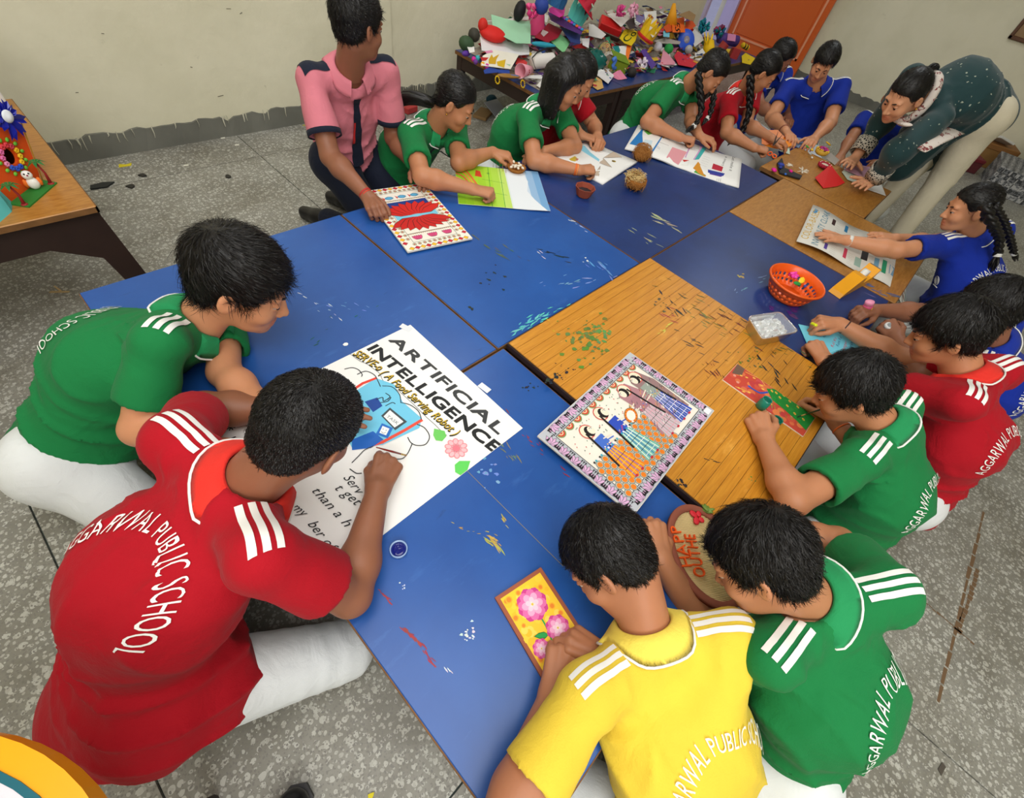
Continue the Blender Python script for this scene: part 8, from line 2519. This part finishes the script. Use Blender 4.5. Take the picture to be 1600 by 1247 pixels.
# loose scraps that fill the heap
g_ = random.Random(77); m = MB()
PAL = [(222, 220, 216), (206, 60, 60), (60, 90, 160), (226, 190, 60), (60, 150, 110), (222, 130, 160), (150, 120, 90), (90, 60, 120), (232, 232, 228), (200, 196, 186)]
for k in range(560):
    x = g_.uniform(2.44, 5.05); y = g_.uniform(1.93, 2.60); L_ = min(1, (x - 2.40) / .25) * min(1, (5.15 - x) / .3)
    z = .374 + (heap_z(y) - .374) * L_ - g_.uniform(.0, .035)
    if z < .375: z = .375 + g_.uniform(0, .008)
    w_, h_ = g_.uniform(.03, .12), g_.uniform(.02, .08); Rm = euler(g_.uniform(-.5, .7), g_.uniform(-.5, .5), g_.uniform(0, 6.28)); c = lin(g_.choice(PAL))
    V = [np.array([x, y, z]) + Rm @ np.array([u * w_, v * h_, .012 * math.sin(u * 5 + k) * (1 - abs(v))]) for v in (-.5, .5) for u in (-.5, -.15, .2, .5)]
    V = [np.array([q[0], q[1], max(q[2], .373)]) for q in V]
    m.add(V, [(0, 1, 5, 4), (1, 2, 6, 5), (2, 3, 7, 6)], c)
so = m.build('paper_scraps', M_INK, None, (3.7, 2.25, .37), ink=True); tag(so, 'loose coloured paper scraps filling the craft heap', 'paper scraps', None, 'stuff')
md = so.modifiers.new('thick', 'SOLIDIFY'); md.thickness = .001
mm = MB(); nx_, ny_ = 40, 12; V, F = [], []
g_ = np.random.default_rng(2)
for j in range(ny_ + 1):
    for i in range(nx_ + 1):
        x = 2.42 + 2.68 * i / nx_; y = 1.95 + .68 * j / ny_; L_ = min(1, (x - 2.42) / .2) * min(1, (5.10 - x) / .25) * min(1, j / 2) * min(1, (ny_ - j) / 1.5)
        V.append((x, y, .3715 + max(0, (heap_z(y) - .374 - .03 + g_.uniform(-.02, .02)) * L_)))
for j in range(ny_):
    for i in range(nx_): a = j * (nx_ + 1) + i; F.append((a, a + 1, a + nx_ + 2, a + nx_ + 1))
mo = mesh_obj('crumpled_paper_mound', V, F, plain('mound_paper', (150, 140, 128), .8, .2, .6, 20, .5, 14), None, (3.7, 2.25, .37)); tag(mo, 'mound of crumpled waste paper under the crafts', 'waste paper', None, 'stuff')

# ------------------------------------------------------------------ bench with the craft house at the left
BZ = .42
q1 = at(150, 322, BZ)
bx1, by0 = q1[0], q1[1]; bx0 = bx1 - 1.15; by1 = at(15, 158, BZ)[1] + .02
base = np.array([(bx0 + bx1) / 2, (by0 + by1) / 2, 0])
t = empty('wooden_bench', base, 'dark brown bench with an ochre top at the left', 'bench')
m = MB(); m.bevel_box(((bx0 + bx1) / 2, (by0 + by1) / 2, BZ - .010), (bx1 - bx0, by1 - by0, .020), .002); m.build('bench_top', M_TAN2, t, base)
m = MB(); m.box(((bx0 + bx1) / 2, by0 + .001, BZ - .010), (bx1 - bx0 + .004, .006, .016)); m.build('edge_strip', M_EDGE, t, base)
m = MB(); m.box((bx1 - .001, (by0 + by1) / 2, BZ - .010), (.006, by1 - by0 + .004, .016)); m.build('edge_strip', M_EDGE, t, base)
L = bx1 - bx0; zt = BZ - .020
for y in (by0 + .03, by1 - .03):
    pr = [(0, zt), (L, zt), (L, zt - .02), (L + .045, 0), (L - .005, 0), (L - .055, zt - .15), (L - .16, zt - .085), (.16, zt - .085), (.055, zt - .15), (.005, 0), (-.045, 0), (0, zt - .02)]
    Mx = np.array([[1, 0, 0], [0, 0, 1], [0, 1, 0]], float).T
    m = MB(); m.prism(pr, -.014, .014, M=np.array([[1, 0, 0], [0, 0, -1.0], [0, 1, 0]]), o=(bx0, y, 0)); m.build('bracket_frame', M_DARKWOOD, t, base)
for x in (bx0 + .03, bx1 - .03):
    m = MB(); m.box((x, (by0 + by1) / 2, zt - .05), (.024, by1 - by0 - .08, .10)); m.build('apron', M_DARKWOOD, t, base)

# craft house
Zh = zoomer(0, 120, 3.67)
def hb(q, z=BZ): return at(*Zh(q)[0], z)
hbase = hb((60, 720))
t = empty('craft_house', hbase, 'orange craft house with a clay flower wreath around its hole', 'craft house')
A = hb((60, 722)); B = hb((240, 600)); d = nrm((B - A) * (1, 1, 0)); wdt = np.linalg.norm(B - A); inn = np.cross([0, 0, 1.0], d)
def W3(u, v, k=0.0): return A + d * u * wdt + np.array([0, 0, v]) - inn * k
HH = .21
# leaning orange front with a round hole
n = 26; hc = (.02 / 1, .090); R_ = .017
hu = .673
outer = [(-.6, 0), (1.0, 0), (1.40, .155), (-.4, HH)]
ring_i = [(hu * 1.0 + R_ / wdt * math.cos(a), hc[1] + R_ * 1.2 * math.sin(a)) for a in np.linspace(0, 2 * math.pi, n, False)]
def edge_pt(a):
    dx, dy = math.cos(a) / wdt, math.sin(a); best = 9
    for i in range(4):
        (x1, y1), (x2, y2) = outer[i], outer[(i + 1) % 4]
        den = dx * (y2 - y1) - dy * (x2 - x1)
        if abs(den) < 1e-9: continue
        s_ = ((x1 - hu) * (y2 - y1) - (y1 - hc[1]) * (x2 - x1)) / den; r_ = ((x1 - hu) * dy - (y1 - hc[1]) * dx) / den
        if s_ > 0 and -.001 <= r_ <= 1.001: best = min(best, s_)
    return (hu + dx * best, hc[1] + dy * best)
ring_o = [edge_pt(a) for a in np.linspace(0, 2 * math.pi, n, False)]
V = [W3(*p) for p in ring_o] + [W3(*p) for p in ring_i] + [W3(*p, -.006) for p in ring_i] + [W3(*p, -.006) for p in ring_o]
F = []
for j in range(3):
    for i in range(n): F.append((j * n + i, j * n + (i + 1) % n, (j + 1) * n + (i + 1) % n, (j + 1) * n + i))
M_HO = plain('orange_felt', (226, 84, 18), .6)
mesh_obj('front_wall', V, F, M_HO, t, hbase)
V = [W3(*p, -.008) for p in outer] + [W3(p[0], p[1], -.16) for p in outer]
mesh_obj('house_body', V, [(4, 5, 6, 7), (0, 1, 5, 4), (1, 2, 6, 5), (2, 3, 7, 6), (3, 0, 4, 7)], plain('dark_orange_card', (150, 60, 20), .7), t, hbase)
V = [W3(.02, 0, .003), W3(-.3, 0, .03), W3(-.9, 0, .04), W3(-.9, .08, .02), W3(-.10, .07, .003)]
mesh_obj('turquoise_panel', V, [(0, 1, 2, 3, 4)], plain('turquoise_card', (90, 190, 190), .6), t, hbase)
fcol = [(226, 110, 170), (214, 60, 70), (214, 60, 70), (206, 60, 80), (240, 190, 30), (240, 196, 40), (240, 190, 30), (40, 80, 190), (40, 80, 190), (50, 90, 200), (230, 140, 180), (226, 110, 170)]
for k in range(12):
    a = math.pi * .75 - k * 2 * math.pi / 12
    c = W3(hu + .026 / wdt * math.cos(a), hc[1] + .030 * math.sin(a), .004)
    m = MB()
    for j in range(6): m.ball(c + (d * math.cos(j) + np.array([0, 0, 1]) * math.sin(j)) * .004, .0040, 6)
    m.build('clay_flower', cm(fcol[k]), t, hbase, True)
    c2 = W3(hu + .040 / wdt * math.cos(a + .25), hc[1] + .044 * math.sin(a + .25), .003)
    m = MB(); m.sm = True; m.ball(c2, (.0065, .003, .005), 8, rotz(math.atan2(d[1], d[0])) @ euler(0, -a, 0)); m.build('clay_leaf', cm((110, 190, 60)), t, hbase)
m = MB(); m.tube([W3(1.0, .0, .004), W3(1.40, .155, .004)], .0018, 5); m.build('gold_trim', plain('gold_trim_mat', (206, 160, 60), .3, .5, metal=.6), t, hbase)
# blue ribbon rosette with white centre
rc = W3(1.05, .180, .014)
p = rc; tr = empty('ribbon_rosette', p, 'blue satin ribbon rosette with a white badge on the craft house', 'rosette')
M_RIB = plain('blue_satin', (26, 34, 160), .25, .6)
up_ = np.array([0, 0, 1.0])
for k in range(9):
    a = k * 2 * math.pi / 9 + .2; L_ = .040 if k not in (6, 7, 8) else .060
    dv = d * math.cos(a) + up_ * math.sin(a); q = d * -math.sin(a) + up_ * math.cos(a)
    V = [p + q * .006, p - q * .006, p + dv * L_ * .6 - q * .011 - inn * .006, p + dv * L_ - q * .008, p + dv * L_ * .86, p + dv * L_ + q * .008, p + dv * L_ * .6 + q * .011 - inn * .006]
    mesh_obj('ribbon_loop', V, [(0, 1, 2, 3, 4, 5, 6)], M_RIB, tr, p)
m = MB(); m.sm = True; m.lathe([(.015, 0), (.016, .002), (.013, .005), (0, .006)], p - inn * .004, 18, frame(-inn, d)); m.build('badge', plain('white_lace', (230, 234, 240), .6), tr, p)
# green base card, palms, bird
pts = [hb(q) for q in ((55, 735), (170, 752), (330, 612), (240, 595))]
m = MB(); m.add(pts + [x + np.array([0, 0, .004]) for x in pts], [(0, 1, 2, 3), (7, 6, 5, 4)][::1] + [(i, (i + 1) % 4, 4 + (i + 1) % 4, 4 + i) for i in range(4)])
single(m, 'green_base_card', cm((40, 120, 44)), sum(pts) / 4, 'green glittered card in front of the craft house', 'card')
def palm(q, h, label):
    b0 = hb(q, BZ + .004); tp = empty('toy_palm', b0, label, 'toy palm'); M_TR = cm((150, 40, 40))
    m = MB(); m.sm = True; m.tube([b0, b0 + (.002, 0, h * .5), b0 + (-.004, 0, h)], [.005, .003, .0025], 7); m.build('trunk', M_TR, tp, b0)
    m = MB(); m.ball(b0, (.009, .009, .004), 8); m.build('foot', M_TR, tp, b0, True)
    for k in range(7):
        a = k * .9; dv = np.array([math.cos(a), math.sin(a), 0]); top_ = b0 + np.array([-.004, 0, h]); sd = np.array([-dv[1], dv[0], 0])
        V = [top_, top_ + dv * .012 + sd * .005 + (0, 0, .005), top_ + dv * .026 + (0, 0, -.004), top_ + dv * .012 - sd * .005 + (0, 0, .005)]
        mesh_obj('frond', V, [(0, 1, 2, 3)], cm((30, 110, 50)), tp, b0)
palm((292, 612), .062, 'toy palm tree beyond the clay bird'); palm((140, 732), .055, 'toy palm tree nearest the bench edge')
b0 = hb((212, 640), BZ + .004); tp = empty('clay_bird', b0, 'white clay bird with orange wings', 'clay bird')
m = MB(); m.sm = True; m.ball(b0 + (0, 0, .016), (.015, .013, .017), 12); m.build('body', cm((238, 236, 230)), tp, b0)
m = MB(); m.sm = True; m.ball(b0 + (-.002, 0, .040), (.0125, .012, .012), 12); m.build('head', cm((238, 236, 230)), tp, b0)
vd = nrm(CAM - b0)
sdv = nrm(np.cross([0, 0, 1.0], vd))
for sg in (-1, 1):
    m = MB(); m.sm = True; m.ball(b0 + sdv * .016 * sg + (0, 0, .018), (.006, .006, .013), 8); m.build('wing', cm((240, 120, 40)), tp, b0)
    m = MB(); m.ball(b0 + (-.002, 0, .043) + vd * .010 + sdv * .005 * sg, .0024, 6); m.build('eye', cm((20, 20, 24)), tp, b0)
m = MB(); m.ball(b0 + (-.002, 0, .038) + vd * .012, .0026, 6); m.build('beak', cm((150, 60, 80)), tp, b0)
p = at(4, 170, BZ) + np.array([-.05, .02, 0]); m = MB(); m.bevel_box(p + (0, 0, .11), (.14, .12, .22), .004); single(m, 'white_carton', cm((226, 224, 218)), p, 'white carton behind the blue rosette', 'carton')

# ------------------------------------------------------------------ round painted stool in the near left corner
e0, e1 = at(0, 1150, .70), at(140, 1247, .70)
tg = nrm(e1 - e0); nn = np.array([-tg[1], tg[0], 0]) * -1
nn = nn if nn[0] < 0 else -nn
Rr = .26; cc = (e0 + e1) / 2 + nn * (math.sqrt(Rr ** 2 - (np.linalg.norm(e1 - e0) / 2) ** 2)); cc[2] = 0
t = empty('round_stool', cc, 'round stool top with a yellow rim at the near left corner', 'stool')
def disc_part(name, r0, r1, z0, z1, mat):
    m = MB(); m.sm = False; m.lathe([(r0, z0), (r1, z0), (r1, z1), (r0, z1)] if r0 > 0 else [(r1, z0), (r1, z1)], cc, 64)
    if r0 > 0: m.f = m.f[:-2] + [(192 + k, 192 + (k + 1) % 64, (k + 1) % 64, k) for k in range(64)]
    m.build(name, mat, t, cc)
disc_part('yellow_rim', .239, Rr, .672, .70, plain('yellow_gloss', (236, 160, 12), .3, .5))
disc_part('teal_line', .2335, .2395, .672, .7012, plain('teal_line_mat', (16, 90, 104), .4))
disc_part('white_top', 0, .234, .672, .7005, plain('lilac_white_top', (214, 206, 214), .35))
for k in range(3):
    a = k * 2.094 + 2.6; m = MB(); m.tube([cc + np.array([math.cos(a) * .09, math.sin(a) * .09, .672]), cc + np.array([math.cos(a) * .16, math.sin(a) * .16, 0])], .014, 10); m.build('leg', M_DARKWOOD, t, cc, True)

# black shoe left on the floor
b0 = at(462, 1252, .03); b0[2] = 0
dv = nrm(at(470, 1230, 0) - at(440, 1290, 0)); sd = np.cross([0, 0, 1.0], dv)
t = empty('floor_shoe', b0, 'black shoe toe at the bottom edge of the floor', 'shoe')
def fsh(P_):
    a, b_ = b0 - dv * .14 + np.array([0, 0, .045]), b0 - dv * .01 + np.array([0, 0, .032])
    d_ = s_cone(P_, a, b_, .040, .032); return np.maximum(d_, -(P_[:, 2] - .016))
lo, hi = bbox([b0 - dv * .2, b0 + dv * .05, b0 + (0, 0, .09)], .05); sv, sf = surface_nets(fsh, lo, hi, .006); mesh_obj('upper', sv, sf, M_SHOEB, t, b0, True)
m = MB(); m.prism([(x * .20 - .17, y) for x, y in ((0, -.030), (.4, -.028), (.75, -.036), (.93, -.026), (1.0, 0), (.93, .026), (.75, .036), (.4, .028), (0, .030))], 0, .017, M=np.array([dv, sd, [0, 0, 1.0]]).T, o=b0); m.build('sole', plain('grey_sole', (60, 60, 62), .6), t, b0)

# ------------------------------------------------------------------ litter on the floor
def litter(px, py, pts, col, label, name, cat, th=.0015):
    p = at(px, py, .0); m = MB(); m.prism(pts, .0, th, o=(p[0], p[1], .0005)); single(m, name, cm(col), p, label, cat)
litter(77, 458, [(0, 0), (.05, -.03), (.055, -.025), (.006, .008)], (176, 150, 104), 'broken bamboo splint on the floor left of the green boy', 'bamboo_splint', 'splint')
litter(84, 448, [(0, 0), (.004, .004), (.014, -.036), (.008, -.038)], (186, 160, 114), 'short bamboo splint crossing the longer one', 'bamboo_splint', 'splint')
litter(186, 262, [(0, 0), (.05, -.005), (.06, .02), (.035, .015), (.01, .03)], (214, 196, 40), 'yellow paper leaf on the floor by the back wall', 'paper_leaf', 'paper leaf')
litter(142, 297, [(0, 0), (.06, -.01), (.10, .02), (.06, .035), (.01, .03)], (40, 42, 42), 'black cloth scrap under the bench corner', 'cloth_scrap', 'cloth scrap', .006)
litter(70, 537, [(0, 0), (.03, -.012), (.034, -.006), (.01, .006)], (110, 92, 70), 'brown peel scrap on the floor near the green boy', 'peel_scrap', 'scrap')
for (x, y, lab) in ((367, 228, 'white paper bit near the back skirting'), (287, 260, 'white paper bit on the open floor'), (473, 197, 'yellowish paper strip near the pink-shirted boy'), (345, 217, 'white crumb of paper by the wall')):
    litter(x, y, [(0, 0), (.022, -.004), (.026, .008), (.006, .012)], (222, 220, 206) if 'yellow' not in lab else (190, 180, 90), lab, 'paper_bit', 'paper bit')
for (x, y, lab) in ((224, 275, 'dark clay crumb beside the long floor joint'), (205, 292, 'dark clay crumb near the bench'), (357, 277, 'black crumb on the open floor')):
    litter(x, y, blob_outline(random.Random(x), 7, .016), (50, 48, 44), lab, 'clay_crumb', 'crumb', .006)
litter(1470, 1212, [(0, 0), (.03, -.006), (.034, .004), (.008, .010)], (80, 74, 66), 'dark leaf scrap at the lower right floor', 'leaf_scrap', 'scrap')
litter(580, 1243, blob_outline(random.Random(2), 6, .006), (222, 206, 40), 'yellow crumb on the floor under the near table', 'clay_crumb', 'crumb', .004)
# brown tape residue on the floor at the right
m = MB()
for a, b_, w_ in (((1537, 800), (1465, 1100), .012), ((1528, 890), (1497, 990), .018), ((1432, 930), (1523, 1007), .008)):
    A_, B_ = at(*a, 0), at(*b_, 0); d = nrm(B_ - A_); L_ = np.linalg.norm(B_ - A_); g_ = random.Random(int(a[0])); sd = np.array([-d[1], d[0], 0]); n = 14
    for k in range(n):
        u0, u1 = k / n, (k + .9) / n; ww = w_ * g_.uniform(.25, .6); o_ = sd * g_.uniform(-.002, .002)
        m.add([A_ + d * L_ * u0 - sd * ww + o_ + (0, 0, .0004), A_ + d * L_ * u1 - sd * ww * .8 + o_ + (0, 0, .0004), A_ + d * L_ * u1 + sd * ww * .8 + o_ + (0, 0, .0004), A_ + d * L_ * u0 + sd * ww + o_ + (0, 0, .0004)], [(0, 1, 2, 3)], lin((112, 88, 64)))
o = m.build('tape_residue', M_INK, floor, None, ink=True); o['kind'] = 'stuff'

# things on the floor by the back wall, behind the ponytail girl
p = at(625, 163, .02); m = MB(); m.sm = True; m.ball(p, .022, 10); single(m, 'pompom', cm((206, 40, 150)), p, 'magenta pompom on the floor by the back wall', 'pompom', True)
p = at(652, 158, .01); m = MB(); m.bevel_box(p, (.16, .07, .02), .004, rotz(.1)); single(m, 'yellow_tray', cm((200, 176, 50)), p, 'yellow tray on the floor behind the ponytail girl', 'tray')
p = at(690, 150, .05); m = MB(); m.tube([at(668, 165, .02), at(700, 128, .05)], .022, 8, flat=.5); single(m, 'umbrella', cm((26, 26, 30)), at(668, 165, 0), 'folded black umbrella leaning by the craft tables', 'umbrella')
p = at(775, 168, .03); m = MB(); m.bevel_box(p, (.20, .12, .004), .001, euler(.5, .1, .3)); single(m, 'grey_sheet', cm((176, 180, 188)), p, 'grey sheet under the craft table', 'sheet')
p = at(768, 155, .02); m = MB(); m.sm = True; m.ball(p, (.05, .035, .03), 10); single(m, 'teal_pouch', cm((20, 70, 90)), p, 'dark teal pouch under the craft table', 'pouch', True)
p = at(755, 178, .01); m = MB(); m.bevel_box(p, (.18, .10, .02), .003, rotz(.5)); single(m, 'cardboard_piece', cm((140, 110, 70)), p, 'flattened cardboard near the ponytail girl', 'cardboard')
p = at(640, 170, .02); m = MB(); m.bevel_box(p, (.10, .06, .035), .003, rotz(.2)); single(m, 'patterned_box', cm((180, 60, 60)), p, 'small red box behind the pink-shirted boy', 'box')

# ------------------------------------------------------------------ patterned boxes at the right edge
def pattern_mat():
    m, nt, b = new_mat('ikat_paper'); L = nt.links.new
    tc = N_(nt, 'ShaderNodeTexCoord'); mp = N_(nt, 'ShaderNodeMapping'); mp.inputs['Scale'].default_value = (26, 26, 26); mp.inputs['Rotation'].default_value = (.0, .0, .78)
    L(tc.outputs['Object'], mp.inputs['Vector']); ck = N_(nt, 'ShaderNodeTexChecker', Scale=1.0); L(mp.outputs[0], ck.inputs['Vector'])
    wv = N_(nt, 'ShaderNodeTexNoise', Scale=60.0); L(tc.outputs['Object'], wv.inputs['Vector'])
    gt = N_(nt, 'ShaderNodeMath', operation='GREATER_THAN'); L(wv.outputs['Fac'], gt.inputs[0]); gt.inputs[1].default_value = .52
    mx = N_(nt, 'ShaderNodeMix', data_type='RGBA'); L(ck.outputs['Fac'], mx.inputs[0]); mx.inputs[6].default_value = lin((52, 54, 58)) + (1,); mx.inputs[7].default_value = lin((176, 176, 176)) + (1,)
    m2 = N_(nt, 'ShaderNodeMix', data_type='RGBA'); L(gt.outputs[0], m2.inputs[0]); L(mx.outputs[2], m2.inputs[6]); m2.inputs[7].default_value = lin((110, 112, 116)) + (1,)
    L(m2.outputs[2], b.inputs['Base Color']); b.inputs['Roughness'].default_value = .6
    return m
M_IK = pattern_mat()
def carton(c, size, rot, mat, label, lidmat=None):
    t = empty('covered_box', c, label, 'box'); c = np.array(c, float)
    m = MB(); m.bevel_box(c + (0, 0, size[2] * .40), (size[0], size[1], size[2] * .8), .004, rotz(rot)); m.build('box', mat, t, c)
    m = MB(); m.bevel_box(c + (0, 0, size[2] * .88), (size[0] * 1.03, size[1] * 1.03, size[2] * .22), .004, rotz(rot)); m.build('lid', lidmat or mat, t, c)
carton((6.35, -.56, 0), (.55, .40, .20), .1, M_IK, 'large grey patterned box on the floor at the right edge')
carton((6.62, -.72, .2), (.46, .34, .12), -.1, M_IK, 'smaller grey patterned box stacked on the large one')
carton((6.95, -.28, 0), (.34, .30, .20), .3, cm((150, 110, 60)), 'brown carton against the wall behind the teacher', cm((140, 96, 50)))
carton((6.5, -.12, 0), (.30, .22, .12), .5, cm((96, 40, 44)), 'maroon box beside the patterned boxes', cm((110, 30, 40)))
p = np.array([6.9, -.25, .215]); m = MB(); m.bevel_box(p, (.24, .16, .02), .003, euler(.2, .3, .6)); single(m, 'album', cm((222, 222, 214)), p, 'white album on the brown carton', 'album')
p = np.array([7.0, -.02, .01]); m = MB(); m.bevel_box(p + (0, 0, .03), (.26, .20, .06), .004, rotz(.4)); single(m, 'wood_block', cm((170, 150, 110)), p, 'pale wooden block by the right wall', 'block')
p = np.array([6.3, .02, 0]); m = MB(); m.bevel_box(p + (0, 0, .04), (.22, .18, .08), .004, rotz(.8)); single(m, 'orange_carton', cm((170, 104, 40)), p, 'orange-brown carton behind the teacher\'s kurta', 'carton')
